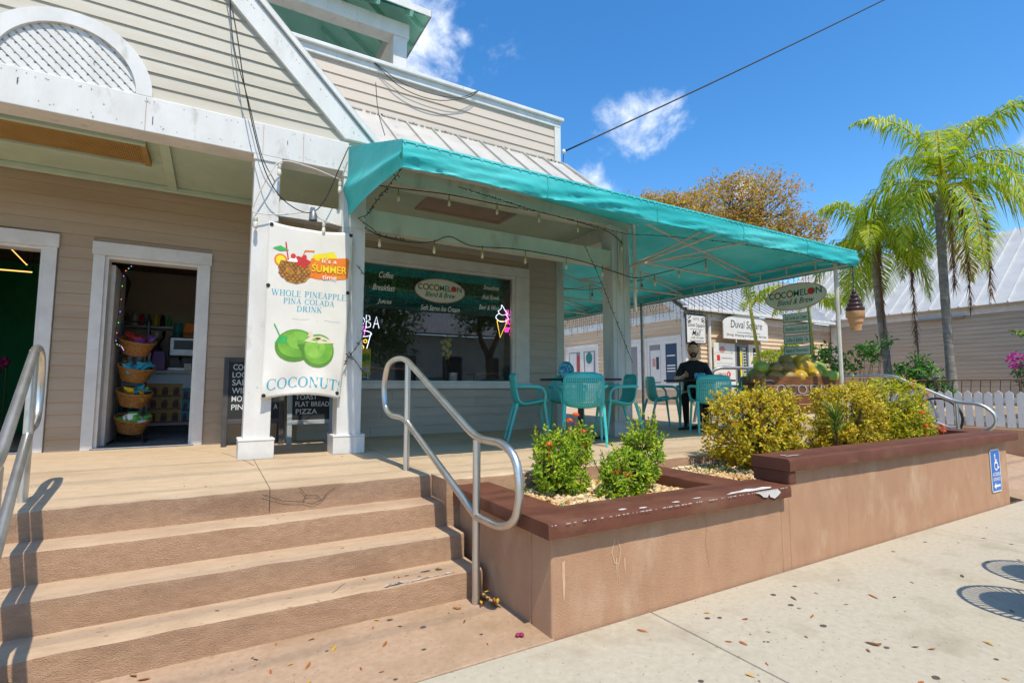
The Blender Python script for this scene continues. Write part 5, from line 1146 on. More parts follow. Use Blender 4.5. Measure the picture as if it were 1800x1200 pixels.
for y, z, r_ in ((-1.75, 8.6, .008), (-1.55, 9.0, .01), (-1.25, 8.8, .007), (-.95, 9.4, .011), (-.55, 9.2, .008), (-.2, 9.6, .01), (.05, 9.3, .009), (.3, 9.9, .01)): MB().tube(sag((-30, y, z + .6), (34, y - .4, z + .6), .7, 40), r_, 6).build('wire', 'wire_black', ow, smooth=True)
for x in (-30, 34): MB().tube([(x, -.9, 0), (x, -.9, 10)], .15, 10).build('pole', 'bark', ow); MB().bar((x, -2.2, 9), (x, .6, 9), .12, .12).build('crossarm', 'bark', ow)
# ---------------------------------------------------------------- hanging oval sign and ice cream cone
hs_ = thing('hanging_sign', 'oval shop sign with four small boards below it hung from the awning side', 'sign', (7.27, 4.32, 1.7)); HP = Plane((7.25, 4.32, 0), (0, -1, 0))
brand(hs_, HP, 0, 2.575, .45, .195, 1.2, True)
for y in (-.17, .17): MB().tube([HP.p(y, 2.74, .006), HP.p(y, 2.9, .006)], .004, 5).build('chain', 'black_metal', hs_); MB().tube([HP.p(y * 1.08, 1.72, .006), HP.p(y * 1.08, 2.42, .006)], .003, 5).build('chain', 'black_metal', hs_)
for k, s in enumerate(('Soft Serve Ice Cream', 'Smoothies & Acai Bowls', 'Coffee & Bubble Tea', 'Bagels & Watermelon')):
    z = 2.21 - k * .16; m = MB(); HP.rect(m, -.195, .195, z, z + .125, 0, .012); o = m.build('small_board', 'ink_teal', hs_); m = MB(); HP.rect(m, -.185, .185, z + .01, z + .115, .013); m.build('face', 'sign_cream', o); m = MB(); write(m, HP, s, -.165, .165, z + .03, z + .095, .0145, .012, .3); m.build('lettering', 'ink_teal', o)
ic = thing('ice_cream_sign', 'hanging plastic chocolate soft serve cone at the awning corner', 'sign', (7.19, 3.5, 2.0)); cx, cy = 7.19, 3.5
MB().tube([(cx, cy, 2.55), (cx, cy, 2.87)], .006, 5).build('chain', 'black_metal', ic)
m = MB(); prof = [(.104, 2.25)]
for k in range(5):
    r = .106 - k * .0195; z = 2.255 + k * .055
    for a in range(-60, 91, 30): prof.append((r - .016 + .02 * math.cos(R(a)), z + .028 + .028 * math.sin(R(a))))
prof += [(.02, 2.535), (0, 2.57)]; m.lathe(prof, (cx, cy, 0), 24); m.build('swirl', 'ice_choc', ic, smooth=60)
MB().lathe([(0, 2.0), (.06, 2.0), (.067, 2.06), (.075, 2.1), (.084, 2.105), (.088, 2.16), (.1, 2.17), (.106, 2.18), (.108, 2.25), (0, 2.25)], (cx, cy, 0), 24).build('cone', 'ice_cone', ic, smooth=30)
# ---------------------------------------------------------------- coconut cart
ct = thing('coconut_cart', 'brown wooden cart with hand painted lettering, heaped with coconuts', 'cart', (7.0, 4.3, T)); cd_ = V((.80, -.60, 0)); cn = V((.6, .8, 0)); co = V((6.44, 4.46, 0))
CP = Plane(co, cd_); cl_ = 1.12; dep = .55
for k in range(4):
    z = .92 + k * .125
    m = MB(); CP.rect(m, 0, cl_, z, z + .12, -.02, .025); m.build('plank', 'cart_wood', ct, bevel=.004)
    m = MB(); q = [co + cd_ * cl_ * e + V((0, 0, z)) for e in (0, 1)]
    for e in q: m.prism([e - cn * -.02, e + cn * dep, e + cn * dep + V((0, 0, .12)), e + cn * .02 + V((0, 0, .12))], cd_ * .02)
    m.build('end_plank', 'cart_wood', ct)
m = MB(); m.prism([co + V((0, 0, 1.3)) + cn * .02, co + cd_ * cl_ + V((0, 0, 1.3)) + cn * .02, co + cd_ * cl_ + cn * dep + V((0, 0, 1.3)), co + cn * dep + V((0, 0, 1.3))], (0, 0, .02)); m.build('tray', 'cart_wood', ct)
for e in (.06, 1.06):
    for f in (.05, .5): p = co + cd_ * e + cn * f; MB().box(p.x - .03, p.x + .03, p.y - .03, p.y + .03, T, 1.3).build('leg', 'cart_wood', ct)
m = MB(); write(m, CP, 'Coconut', .08, 1.05, 1.165, 1.365, .0062, .002); m.build('lettering_edge', 'ink_dark', ct); m = MB(); write(m, CP, 'Coconut', .085, 1.055, 1.175, 1.375, .0075, -.012); m.build('lettering', 'chalk_pale', ct)
r2 = random.Random(12); mesh = {}
for mt in ('coco_green', 'coco_yellow', 'coco_brown'):
    m = MB(); n, k = 12, 9; vs = []
    for i in range(k + 1):
        t_ = PI * i / k
        for j in range(n): a = 2 * PI * j / n; tri = 1 + .05 * math.cos(3 * a); vs.append((.1 * math.sin(t_) * math.cos(a) * tri, .1 * math.sin(t_) * math.sin(a) * tri, .125 * math.cos(t_) * (1 + .06 * math.cos(t_))))
    m.add(vs, [(i * n + j, (i + 1) * n + j, (i + 1) * n + (j + 1) % n, i * n + (j + 1) % n) for i in range(k) for j in range(n)]); o = m.build('coconut', mt, smooth=True); mesh[mt] = o.data; bpy.data.objects.remove(o)
names = {'coco_green': 'green coconut in the heap on the wooden cart', 'coco_yellow': 'yellow coconut in the heap on the wooden cart', 'coco_brown': 'brownish coconut in the heap on the wooden cart'}
lay = []
for e in range(6): lay += [(.08 + e * .19, .1, 1.40, 0), (.1 + e * .19, .3, 1.41, 0), (.12 + e * .18, .48, 1.40, 0)]
for e in range(5): lay += [(.16 + e * .19, .2, 1.52, 1), (.2 + e * .18, .4, 1.53, 1)]
lay += [(.55, .3, 1.63, 2), (.74, .32, 1.62, 2)]
for a, b_, z, L_ in lay:
    f = a / 1.1; w = r2.random(); mt = 'coco_yellow' if f > .5 and w < .65 else ('coco_brown' if (f < .4 and w < .6) or w > .8 else 'coco_green')
    p = co + cd_ * (a + r2.uniform(-.03, .03)) + cn * (b_ + r2.uniform(-.02, .02)); o = bpy.data.objects.new('coconut', mesh[mt]); COL.objects.link(o); o.location = (p.x, p.y, z + r2.uniform(-.01, .02)); o.rotation_euler = (r2.uniform(.6, 2), r2.uniform(0, 2), r2.uniform(0, 6)); s = r2.uniform(.9, 1.12); o.scale = (s, s, s)
    tag(o, names[mt], 'coconut', mt.split('_')[1] + ' coconuts on the cart')
# ---------------------------------------------------------------- mall building behind
M_ = thing('mall_building', 'beige clapboard mall building with grey standing seam roofs behind the terrace', 'building', (18, 13, T))
XW, YM, XR = 14.0, 12.26, 23.0; EH = 3.62
P1 = Plane((XW, 0, 0), (0, -1, 0)); P3 = Plane((0, YM, 0), (1, 0, 0)); P2 = Plane((XR, 0, 0), (0, -1, 0))
YE = 19.9; GYm = (YM + YE) / 2; GH = 3.9 + (YE - YM) / 2 * .72
w1 = MB().box(XW + .002, XW + .2, YM + .002, YE, T, 3.9).prism([(XW + .003, YM, 3.9), (XW + .003, YE, 3.9), (XW + .003, GYm, GH)], (.15, 0, 0)).build('gable_wall', 'side_bg', M_)
wins = [(16.95, 19.05), (14.45, 16.25), (12.5, 14.05)]
siding(w1, P1, -YE, -YM, T, EH, .15, 'side_bg', [(-b - .1, -a + .1, 1.2, 3.08) for a, b in wins], th=.042)
def g1(b, t):
    h = (GH - b) / .72 - .2; return (-GYm - h, -GYm + h)
siding(w1, P1, 0, 0, 3.905, GH - .4, .15, 'side_bg', rng=g1, th=.042)
MB().box(XW - .06, XW, YM - .06, YE, EH, 3.9).build('frieze_board', 'white_paint', w1, bevel=.006)
MB().box(XW - .05, XW + .06, YM - .05, YM + .1, T, EH).build('corner_trim', 'white_paint', w1)
for s in (-1, 1): MB().prism([(XW - .1, GYm + s * ((YE - YM) / 2 + .1), 3.85), (XW - .1, GYm, GH + .02), (XW - .1, GYm, GH - .28), (XW - .1, GYm + s * ((YE - YM) / 2 - .3), 3.85)], (.06, 0, 0)).build('rake_board', 'white_paint', w1)
for i, (a, b) in enumerate(wins):
    wn_ = node('window', M_, (XW, (a + b) / 2, 1.3)); m = MB()
    P1.rect(m, -b - .1, -a + .1, 2.93, 3.07, .0, .05); m.build('head_trim', 'white_paint', wn_)
    m = MB(); P1.rect(m, -b - .1, -b, 1.25, 2.929, 0, .045); P1.rect(m, -a, -a + .1, 1.25, 2.929, 0, .045); P1.rect(m, -b - .12, -a + .12, 1.17, 1.249, 0, .06); m.build('frame', 'white_paint', wn_)
    mid = (a + b) / 2
    for c0, c1 in ((a, mid), (mid, b)):
        m = MB(); P1.rect(m, -c1, -c1 + .12, 1.251, 2.928, 0, .025); P1.rect(m, -c0 - .12, -c0, 1.251, 2.928, 0, .025); P1.rect(m, -c1 + .121, -c0 - .121, 2.8, 2.928, 0, .0245); P1.rect(m, -c1 + .121, -c0 - .121, 1.251, 1.4, 0, .0245); m.build('sash', 'sign_white', wn_)
        m = MB(); P1.rect(m, -c1 + .12, -c0 - .12, 1.4, 2.8, .004); m.build('pane', 'interior_grey', wn_)
def w1p(nm, mt, r, off=.012): m = MB(); P1.rect(m, *r, off); return m.build(nm, mt, M_)
w1p('window_poster', 'ink_navy', (-13.15, -12.65, 1.42, 2.78)); w1p('window_poster', 'sign_white', (-13.9, -13.42, 1.45, 2.6)); w1p('window_poster', 'ink_pink', (-13.8, -13.65, 2.0, 2.3), .014); w1p('window_poster', 'ink_slate', (-13.62, -13.48, 1.9, 2.35), .014); w1p('window_poster', 'ink_red', (-18.35, -18.2, 1.6, 2.65)); w1p('window_poster', 'sign_white', (-18.9, -18.4, 1.45, 2.75), .008); w1p('window_poster', 'sign_white', (-17.8, -17.2, 1.45, 2.75), .008)
m = MB(); P1.ell(m, -17.5, 2.5, .22, .25, .014); m.build('window_sticker', 'ink_teal', M_)
m = MB()
for z in (2.35, 2.0, 1.9, 1.8): P1.rect(m, -13.1, -12.72, z, z + .04, .016)
m.build('poster_print', 'ink_white', M_)
# wall that faces the terrace
w3 = MB().box(XW, XR + .2, YM + .002, YM + .2, T, 3.9).build('entrance_wall', 'side_bg', M_); siding(w3, P3, XW + .06, XR, T, EH, .15, 'side_bg', [(15.3, 18.05, T, 2.95)], th=.042)
MB().box(XW - .06, XR + .1, YM - .07, YM - .001, EH, 3.88).build('frieze_board', 'white_paint', w3, bevel=.006); MB().box(XW - .25, XR - .2, YM - .42, YM - .32, 3.86, 3.98).build('gutter', 'white_paint', w3, bevel=.02)
MB().tube([(15.12, YM - .1, T), (15.12, YM - .1, 3.86)], .06, 10).build('downpipe', 'white_paint', w3, smooth=40); MB().tube([(14.3, YM - .1, T), (14.3, YM - .1, 3.86)], .045, 10).build('downpipe', 'white_paint', w3, smooth=40)
# long wall on the right
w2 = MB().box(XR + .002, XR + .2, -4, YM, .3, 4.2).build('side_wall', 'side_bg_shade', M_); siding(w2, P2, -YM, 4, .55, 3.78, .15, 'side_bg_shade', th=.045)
MB().box(XR - .07, XR, -4, YM - .08, 3.78, 4.06).build('frieze_board', 'white_trim', w2, bevel=.006); MB().box(XR - .09, XR + .02, YM - .35, YM - .1, T, 3.78).build('corner_trim', 'white_paint', w2); MB().box(XR - .05, XR - .0001, 9.05, 9.09, .55, 3.78).build('joint_strip', 'ink_slate', w2)
MB().box(XR - .18, XR - .05, 7.6, 9.0, 3.72, 3.77).build('flood_lamp_bar', 'ink_grey', w2)
def seamroof(name, a, b, c, d, n, m='metal_roof_bg', w=.026):
    """a-b eave, d-c ridge"""
    a, b, c, d = map(V, (a, b, c, d)); nn = (b - a).cross(d - a).normalized(); nn = nn if nn.z > 0 else -nn; o = MB().prism([a, b, c, d], nn * -.05).build(name, m, M_)
    for i in range(n + 1):
        t = i / n; p, q = a.lerp(b, t), d.lerp(c, t); MB().bar(p + nn * .03, q + nn * .03, w, .055, 0, up=nn).build('seam', 'seam_white', o)
    return o
seamroof('entrance_roof', (XW - .2, YM - .4, 3.93), (XR + 4, YM - .4, 3.93), (XR + 4, GYm, GH + .12), (XW - .2, GYm, GH + .12), 34)
seamroof('rear_roof', (XR + 4, YE + .3, 3.9), (XW - .2, YE + .3, 3.9), (XW - .2, GYm, GH + .115), (XR + 4, GYm, GH + .115), 6)
seamroof('side_roof', (XR - .3, -4.5, 4.06), (XR - .3, YM + 3.2, 4.06), (XR + 4.3, YM + 3.2, 7.5), (XR + 4.3, -4.5, 7.5), 46)
# signs of the mall
ds = thing('mall_sign', 'framed white hanging sign with black lettering above the seated man', 'sign', (14.2, 11.95, 2.7)); DP = Plane((0, 11.95, 0), (1, 0, 0))
m = MB(); DP.rect(m, 13.70, 14.70, 2.72, 3.75, -.03, .03); m.build('frame', 'ink_dark', ds); m = MB(); DP.rect(m, 13.745, 14.655, 2.765, 3.705, .003); m.build('face', 'sign_white', ds)
m = MB(); write(m, DP, '1075', 14.05, 14.35, 3.53, 3.62, .006); write(m, DP, 'Duval Square', 13.79, 14.62, 3.26, 3.44, .006, .005, .1); DP.rect(m, 13.9, 14.5, 3.215, 3.228, .006); write(m, DP, 'Mall', 13.98, 14.42, 3.0, 3.19, .006, .004, .35); write(m, DP, 'walk through', 13.93, 14.55, 2.89, 2.97, .006, .006, .3); write(m, DP, 'to simonton st', 13.88, 14.56, 2.8, 2.86, .006, .006, .2)
r2 = random.Random(4)
for sx in (13.86, 14.54):
    for k in range(16): m_x = sx + r2.uniform(-.08, .08); z = 3.58 + r2.uniform(-.13, .1); DP.stroke(m, [(m_x - .03, z - .02), (m_x + .03, z + .02)], .018, .006 + k * .0002)
m.build('lettering', 'ink_dark', ds)
for x in (13.9, 14.5): MB().tube([(x, 11.96, 3.75), (x, 11.96, 3.95)], .008, 5).build('hanger', 'black_metal', ds)
MB().box(13.6, 14.75, 11.94, 11.98, 3.95, 4.0).build('bracket', 'white_paint', ds)
dq = thing('mall_sign', 'arched white sign board with dark script lettering over the mall entrance', 'sign', (16.8, 11.95, 2.95)); DP = Plane((0, 11.9, 0), (1, 0, 0)); pts = [(15.55, 2.98), (18.1, 2.98), (18.1, 3.52)] + [(16.825 + 1.275 * math.cos(R(t)), 3.52 + .36 * math.sin(R(t))) for t in range(10, 171, 10)] + [(15.55, 3.52)]
m = MB(); DP.poly(m, pts, -.04, .04); m.build('board', 'sign_white', dq); m = MB(); write(m, DP, 'Duval Square', 15.95, 17.75, 3.3, 3.66, .004, .0, .12); DP.rect(m, 16.3, 17.6, 3.22, 3.235, .004); write(m, DP, 'Dining, Shopping and Specialty Services', 15.7, 18.0, 3.06, 3.17, .004, .002, .35); m.build('lettering', 'ink_dark', dq)
MB().tube([(16.8, 11.92, 3.88), (16.8, 11.92, 4.1)], .03, 8).build('hanger', 'white_paint', dq)
for x in (16.25, 17.35): MB().tube([(x, 11.92, 2.85), (x, 11.92, 2.98)], .02, 8).build('lower_hanger', 'white_paint', dq)
dr = thing('directory', 'white directory boards with shop logos flanking the yellow mall door', 'directory', (16.6, 12.1, T)); DP = Plane((0, 12.14, 0), (1, 0, 0))
for nm, mt, r in (('panel', 'sign_white', (15.3, 16.45, .8, 2.84)), ('panel', 'sign_white', (17.25, 18.0, .8, 2.84)), ('door_panel', 'interior_grey', (16.45, 17.249, T, 2.84))):
    m = MB(); DP.rect(m, *r, -.03, .03); m.build(nm, mt, dr)
def dd(nm, mt, *rs):
    m = MB()
    for r in rs: DP.rect(m, *r, .003 + .0003 * len(m.f))
    return m.build(nm, mt, dr)
dd('door_pane', 'ink_dark', (16.55, 16.72, 1.4, 2.75), (17.1, 17.16, .9, 2.75)); dd('yellow_slats', 'ink_yellow', (16.74, 16.83, 1.3, 2.6), (16.52, 16.85, 1.0, 1.4), (16.92, 17.05, 1.0, 1.7)); dd('door_posters', 'sign_cream', (16.88, 17.06, 1.75, 2.7))
m = MB()
for k in range(8): DP.rect(m, 16.9, 17.04, 1.8 + k * .11, 1.85 + k * .11, .02)
m.build('poster_print', 'ink_dark', dr)
m = MB()
for x in (15.37, 17.36):
    for k in range(8): DP.ell(m, x, 1.0 + k * .24, .035, .04, .004, n=10)
m.build('bullet', 'ink_yellow', dr)
dd('logo', 'ink_slate', (17.5, 17.85, 2.15, 2.72)); dd('logo', 'ink_red', (15.45, 15.62, 2.2, 2.4)); m = MB(); DP.ell(m, 15.75, 2.6, .15, .12, .005); m.build('logo', 'ink_pink', dr)
m = MB(); write(m, DP, 'CIRCLE', 15.46, 15.92, 1.66, 1.76, .005, .02); DP.ell(m, 16.06, 1.71, .11, .11, .005); m.build('logo', 'ink_red', dr); m = MB(); write(m, DP, 'K', 16.01, 16.1, 1.66, 1.77, .008, .02); DP.rect(m, 17.54, 17.7, 2.5, 2.54, .008); DP.rect(m, 17.54, 17.82, 2.38, 2.43, .008); m.build('logo_print', 'ink_white', dr)
dd('line', 'ink_grey', *[(15.42, 16.4, z, z + .008) for z in (1.2, 1.5, 1.9, 2.1, 2.48)], *[(17.45, 17.95, z, z + .03) for z in (2.02, 1.9, 1.72, 1.5)], (15.7, 16.3, 2.28, 2.31), (15.7, 16.2, 2.0, 2.02))
# ---------------------------------------------------------------- picket fence and low wall at the right
pf = thing('picket_fence', 'white picket fence standing on a low brown wall at the right', 'fence', (11.5, 3.4, .58))
fw = tag(MB().box(11.42, 11.62, -1.1, 6.2, -.1, .58).build('garden_wall', 'stucco', bevel=.01), 'low brown stucco wall under the white picket fence', 'wall')
for z in (.68, 1.02): MB().box(11.46, 11.5, 1.6, 5.9, z, z + .07).build('rail', 'white_paint', pf)
FP = Plane((11.458, 0, 0), (0, -1, 0)); y = 5.8
while y > 1.7:
    z0, z1 = .60 + rnd.uniform(-.008, .008), 1.205 + rnd.uniform(-.012, .012); m = MB(); t = rnd.uniform(-.006, .006); FP.poly(m, [(-y, z0), (-y + .105, z0), (-y + .105 + t, z1 - .05), (-y + .0525 + t, z1), (-y + t, z1 - .05)], 0, .018); m.build('picket', 'white_paint', pf); y -= .137
rr = thing('rusty_railing', 'low rusty wire railing behind the picket fence', 'railing', (12.3, 4, .42)); MB().tube([(12.4, 1.5, 1.4), (12.4, 5.0, 1.4)], .014, 6).build('top_rail', 'rust', rr)
for y in (2.2, 3.4, 4.6): MB().tube([(12.4, y, .4), (12.4, y, 1.4)], .02, 6).build('post', 'rust', rr)
for k in range(24): y = 1.6 + k * .14; MB().tube([(12.4, y, .95), (12.4, y - .04, 1.4)], .006, 4).build('wire', 'rust', rr)
bk = thing('bicycle', 'bicycle with white helmet half hidden behind the ramp handrail', 'bicycle', (10.6, 4.3, .3))
for y in (4.0, 5.0): MB().tube([(10.7, y + .33 * math.cos(2 * PI * i / 24), .75 + .33 * math.sin(2 * PI * i / 24)) for i in range(24)], .02, 6, closed=True).build('wheel', 'black', bk, smooth=True)
MB().tube([(10.7, 4.0, .75), (10.7, 4.15, 1.2), (10.7, 4.75, 1.2), (10.7, 4.55, .75), (10.7, 4.15, 1.15)], .018, 6).tube([(10.7, 4.55, .75), (10.7, 5.0, .75), (10.7, 4.75, 1.2)], .014, 6).build('frame', 'grey_metal', bk, smooth=40)
MB().tube([(10.7, 4.15, 1.2), (10.7, 4.1, 1.38), (10.45, 4.05, 1.43), (10.4, 4.15, 1.42)], .014, 6).tube([(10.7, 4.1, 1.38), (10.95, 4.05, 1.43), (11.0, 4.15, 1.42)], .014, 6).build('handlebar', 'black', bk, smooth=True); MB().ball((10.7, 4.75, 1.3), .07, .13, .03, 10, 6).build('saddle', 'black', bk, smooth=True)
# litter bins beside the camera: their shadows lie on the pavement
def bin_(x, y, label):
    t = thing('litter_bin', label, 'bin', (x, y, 0), 0, 'slatted litter bins by the kerb'); n = 44; H_ = .95
    for k in range(n):
        a = 2 * PI * k / n; c, s = math.cos(a), math.sin(a); MB().tube([(x + .19 * c, y + .19 * s, .05), (x + .2 * c, y + .2 * s, H_ - .15), (x + .24 * c, y + .24 * s, H_ - .03), (x + .3 * c, y + .3 * s, H_)], .008, 4).build('slat', 'black_metal', t)
    for r, z in ((.3, H_), (.2, H_ - .15), (.19, .06)): MB().tube([(x + r * math.cos(2 * PI * i / 36), y + r * math.sin(2 * PI * i / 36), z) for i in range(36)], .013, 6, closed=True).build('hoop', 'black_metal', t)
    MB().lathe([(.0, .06), (.17, .06), (.2, H_ - .16), (.235, H_ - .05), (.22, H_ - .03), (0, H_ - .0)], (x, y, 0), 24).build('liner', 'black', t)
bin_(4.14, .68, 'black slatted litter bin out on the pavement, nearer one'); bin_(4.9, .80, 'black slatted litter bin out on the pavement, farther one')
# ---------------------------------------------------------------- plants
def leaf(m, p, d, n, l, w, fold=.25):
    """one leaf: four faces folded on the midrib"""
    d = d.normalized(); s = d.cross(n)
    if s.length < 1e-4: s = d.orthogonal()
    s.normalize(); u = s.cross(d); mid = p + d * l * .5; tip = p + d * l - u * l * .12
    m.add([p, mid + s * w / 2 + u * w * fold, tip, mid - s * w / 2 + u * w * fold, mid], [(0, 4, 1), (4, 2, 1), (0, 3, 4), (4, 3, 2)])
def rv(r): return V((r.gauss(0, 1), r.gauss(0, 1), r.gauss(0, 1))).normalized()
def bush(name, label, lobes, n, lm, l, w, base, seed, cat='shrub', inner=.55, flowers=(), stems=9, group=None, boxy=0, gap=0.0, shoots=0):
    r = random.Random(seed); t = thing(name, label, cat, base, 0, group); m = MB(); b = V(base); tot = sum(a[1].x * a[1].y * a[1].z for a in lobes)
    for c, rad in lobes:
        k = int(n * rad.x * rad.y * rad.z / tot)
        for i in range(k // 5):
            d = rv(r); q = r.uniform(inner, 1.0) ** .6 * (1 + .16 * noise.noise(d * 2.2 + V((seed, 0, 0)))) * (1.05 if r.random() < .08 else 1)
            if boxy: e = max(abs(d.x), abs(d.y), abs(d.z)); d2 = d.lerp(d / e, boxy)
            else: d2 = d
            p = c + V((d2.x * rad.x, d2.y * rad.y, d2.z * rad.z)) * q
            if p.z < b.z + .015: continue
            if noise.noise(p * 9 + V((seed, 0, 0))) < -.22 - gap: continue
            g = (d * .7 + V((0, 0, .6)) + rv(r) * .5).normalized()
            for j in range(5):    # a whorl of leaves at a twig tip
                dd_ = (g * .35 + rv(r) * .9).normalized(); leaf(m, p + rv(r) * l * .35, dd_, (d * .8 + V((-.1, -.3, .6)) + rv(r) * .45), l * r.uniform(.7, 1.2), w * r.uniform(.8, 1.15))
    sh_ = MB()
    for i in range(shoots):
        c, rad = lobes[i % len(lobes)]; d = rv(r); d.z = abs(d.z) * .9 + .1; p = c + V((d.x * rad.x, d.y * rad.y, d.z * rad.z)) * .9; g = (d * .5 + V((0, 0, 1)) + rv(r) * .4).normalized(); L_ = r.uniform(.06, .16); sh_.tube([p, p + g * L_], [.004, .002], 4)
        for k in range(int(L_ / .011)): leaf(m, p + g * L_ * r.random(), (g + rv(r) * 1.1).normalized(), rv(r), l * r.uniform(.6, 1.15), w)
    if shoots: struct(sh_.build('shoots', 'twig', t), 'stuff')
    m.build('foliage', lm, t); m = MB()
    for i in range(stems):
        c, rad = lobes[i % len(lobes)]; d = rv(r); e = c + V((d.x * rad.x, d.y * rad.y, abs(d.z) * rad.z)) * .8; s = V((b.x + r.uniform(-.05, .05) + (c.x - b.x) * .5, b.y + r.uniform(-.04, .04) + (c.y - b.y) * .5, b.z - .02)); mid = s.lerp(e, .5) + rv(r) * .04
        m.tube([s, mid, e], [.009, .006, .003], 5)
        for k in range(3): f = mid.lerp(e, r.random()); m.tube([f, f + rv(r) * .12], [.004, .002], 4)
    struct(m.build('stems', 'twig', t), 'stuff')
    if flowers:
        for p in flowers:
            m = MB(); p = V(p)
            for i in range(34):
                d = rv(r); d.z = abs(d.z) * .8; q = p + d * .028; s = d.orthogonal().normalized() * .009; u = d.cross(s).normalized() * .009; m.add([q - s, q - u, q + s, q + u], [(0, 1, 2, 3)])
            m.tube([p - V((0, 0, .09)), p], .003, 4)
            m.build('flower_head', 'flower_orange', t)
    return t
Vx = lambda *a: V(a)
bush('ixora_shrub', 'rounded green shrub with two orange flower heads in the low planter', [(Vx(2.22, 3.2, .72), Vx(.15, .16, .22)), (Vx(2.4, 3.2, .8), Vx(.12, .13, .15)), (Vx(2.13, 3.12, .66), Vx(.14, .14, .13)), (Vx(2.3, 3.1, .58), Vx(.13, .13, .11))], 4600, 'leaf_ixora', .044, .018, (2.26, 3.2, .46), 11,
     flowers=[(2.33, 3.16, 1.02), (2.42, 3.2, 1.06), (2.47, 3.18, .93), (2.1, 3.1, .86), (2.44, 3.12, .84)], shoots=40, gap=.15, stems=16)
bush('ixora_shrub', 'lower darker shrub with two upright shoots at the middle of the low planter', [(Vx(2.62, 2.86, .66), Vx(.20, .17, .16)), (Vx(2.83, 2.9, .74), Vx(.14, .14, .2)), (Vx(2.9, 2.95, .87), Vx(.07, .07, .1)), (Vx(2.72, 2.9, .84), Vx(.08, .07, .1)), (Vx(2.42, 2.8, .58), Vx(.1, .1, .1))], 4800, 'leaf_ixora', .042, .017, (2.68, 2.88, .46), 12, flowers=[(2.46, 2.78, .68), (2.52, 2.74, .66), (2.75, 2.78, .72)], stems=20, shoots=44, gap=.1)
bush('gold_hedge', 'clipped yellow hedge nearest the camera, beside the gravel', [(Vx(4.28, 3.0, .91), Vx(.46, .36, .36)), (Vx(4.36, 2.95, .7), Vx(.34, .3, .2)), (Vx(4.5, 3.0, .95), Vx(.27, .3, .3))], 12500, 'leaf_gold', .042, .021, (4.5, 3.0, .5), 13, stems=70, boxy=.38, inner=.5, shoots=22, gap=.0, group='clipped yellow hedges')
bush('gold_hedge', 'clipped yellow hedge in the middle, behind the spiky plant', [(Vx(5.86, 2.98, .93), Vx(.42, .33, .39)), (Vx(5.75, 2.95, .68), Vx(.4, .3, .2))], 10500, 'leaf_gold', .042, .021, (5.7, 3.0, .5), 14, stems=60, boxy=.38, inner=.5, shoots=22, gap=.0, group='clipped yellow hedges')
bush('gold_hedge', 'clipped yellow green hedge with orange flowers, farthest right', [(Vx(6.72, 2.98, .96), Vx(.46, .36, .41)), (Vx(6.78, 2.95, .7), Vx(.48, .33, .24)), (Vx(6.95, 2.95, .85), Vx(.25, .3, .3))], 12500, 'leaf_goldgreen', .042, .021, (6.75, 3.0, .5), 15, stems=50, boxy=.38, inner=.5, shoots=22, gap=.0, group='clipped yellow hedges',
     flowers=[(6.45, 2.55, 1.0), (7.05, 2.6, .78), (6.95, 2.56, .84), (7.2, 2.7, .8), (6.7, 2.55, .72), (7.12, 2.75, 1.2), (6.9, 2.8, 1.33), (5.95, 2.62, .7), (6.6, 2.58, .86)])
# spiky plant
sk = thing('spiky_plant', 'young spiky leaved plant with a bare stem between the yellow hedges', 'plant', (5.12, 2.72, .5)); b = V((5.12, 2.72, .5)); r2 = random.Random(8); MB().tube([b, b + V((.01, 0, .25)), b + V((.0, 0, .48))], [.016, .012, .01], 6).build('stem', 'twig', sk, smooth=True); m = MB()
for k in range(54):
    h = r2.uniform(.32, .52); a = r2.uniform(0, 2 * PI); el_ = r2.uniform(.35, 1.35); d = V((math.cos(a) * math.cos(el_), math.sin(a) * math.cos(el_), math.sin(el_))); p = b + V((0, 0, h)); L_ = r2.uniform(.18, .34); s = d.cross(V((0, 0, 1))).normalized() * .008; q = p + d * L_ * .55; e = p + d * L_ + V((0, 0, -.05 * math.cos(el_)))
    m.add([p - s, p + s, q + s * .9, e, q - s * .9], [(0, 1, 2, 4), (4, 2, 3)])
m.build('leaf_rosette', 'leaf_spike', sk)
# gravel, weeds, fallen leaves
def gravel(name, label, areas, n, z, seed):
    r = random.Random(seed); m = MB(); phi = (1 + 5 ** .5) / 2; ico = [V(v).normalized() for v in ((-1, phi, 0), (1, phi, 0), (-1, -phi, 0), (1, -phi, 0), (0, -1, phi), (0, 1, phi), (0, -1, -phi), (0, 1, -phi), (phi, 0, -1), (phi, 0, 1), (-phi, 0, -1), (-phi, 0, 1))]
    fi = [(0, 11, 5), (0, 5, 1), (0, 1, 7), (0, 7, 10), (0, 10, 11), (1, 5, 9), (5, 11, 4), (11, 10, 2), (10, 7, 6), (7, 1, 8), (3, 9, 4), (3, 4, 2), (3, 2, 6), (3, 6, 8), (3, 8, 9), (4, 9, 5), (2, 4, 11), (6, 2, 10), (8, 6, 7), (9, 8, 1)]
    tot = sum((b - a) * (d - c) for a, b, c, d in areas)
    for a, b, c, d in areas:
        for i in range(int(n * (b - a) * (d - c) / tot)):
            s = r.uniform(.010, .024) * (1.25 if r.random() < .12 else 1); R3 = Matrix.Rotation(r.uniform(0, 6.3), 3, rv(r)); sc = V((s * r.uniform(.8, 1.4), s * r.uniform(.7, 1.1), s * r.uniform(.5, .8))); x, y = r.uniform(a, b), r.uniform(c, d)
            p = V((x, y, z + .012 * noise.noise(V((x * 3, y * 3, 0))) + r.uniform(-.006, .014))); m.add([p + R3 @ V((v.x * sc.x, v.y * sc.y, v.z * sc.z)) for v in ico], fi)
    o = m.build(name, 'pebble', smooth=True); o['label'] = label; o['category'] = 'gravel'; struct(o, 'stuff')
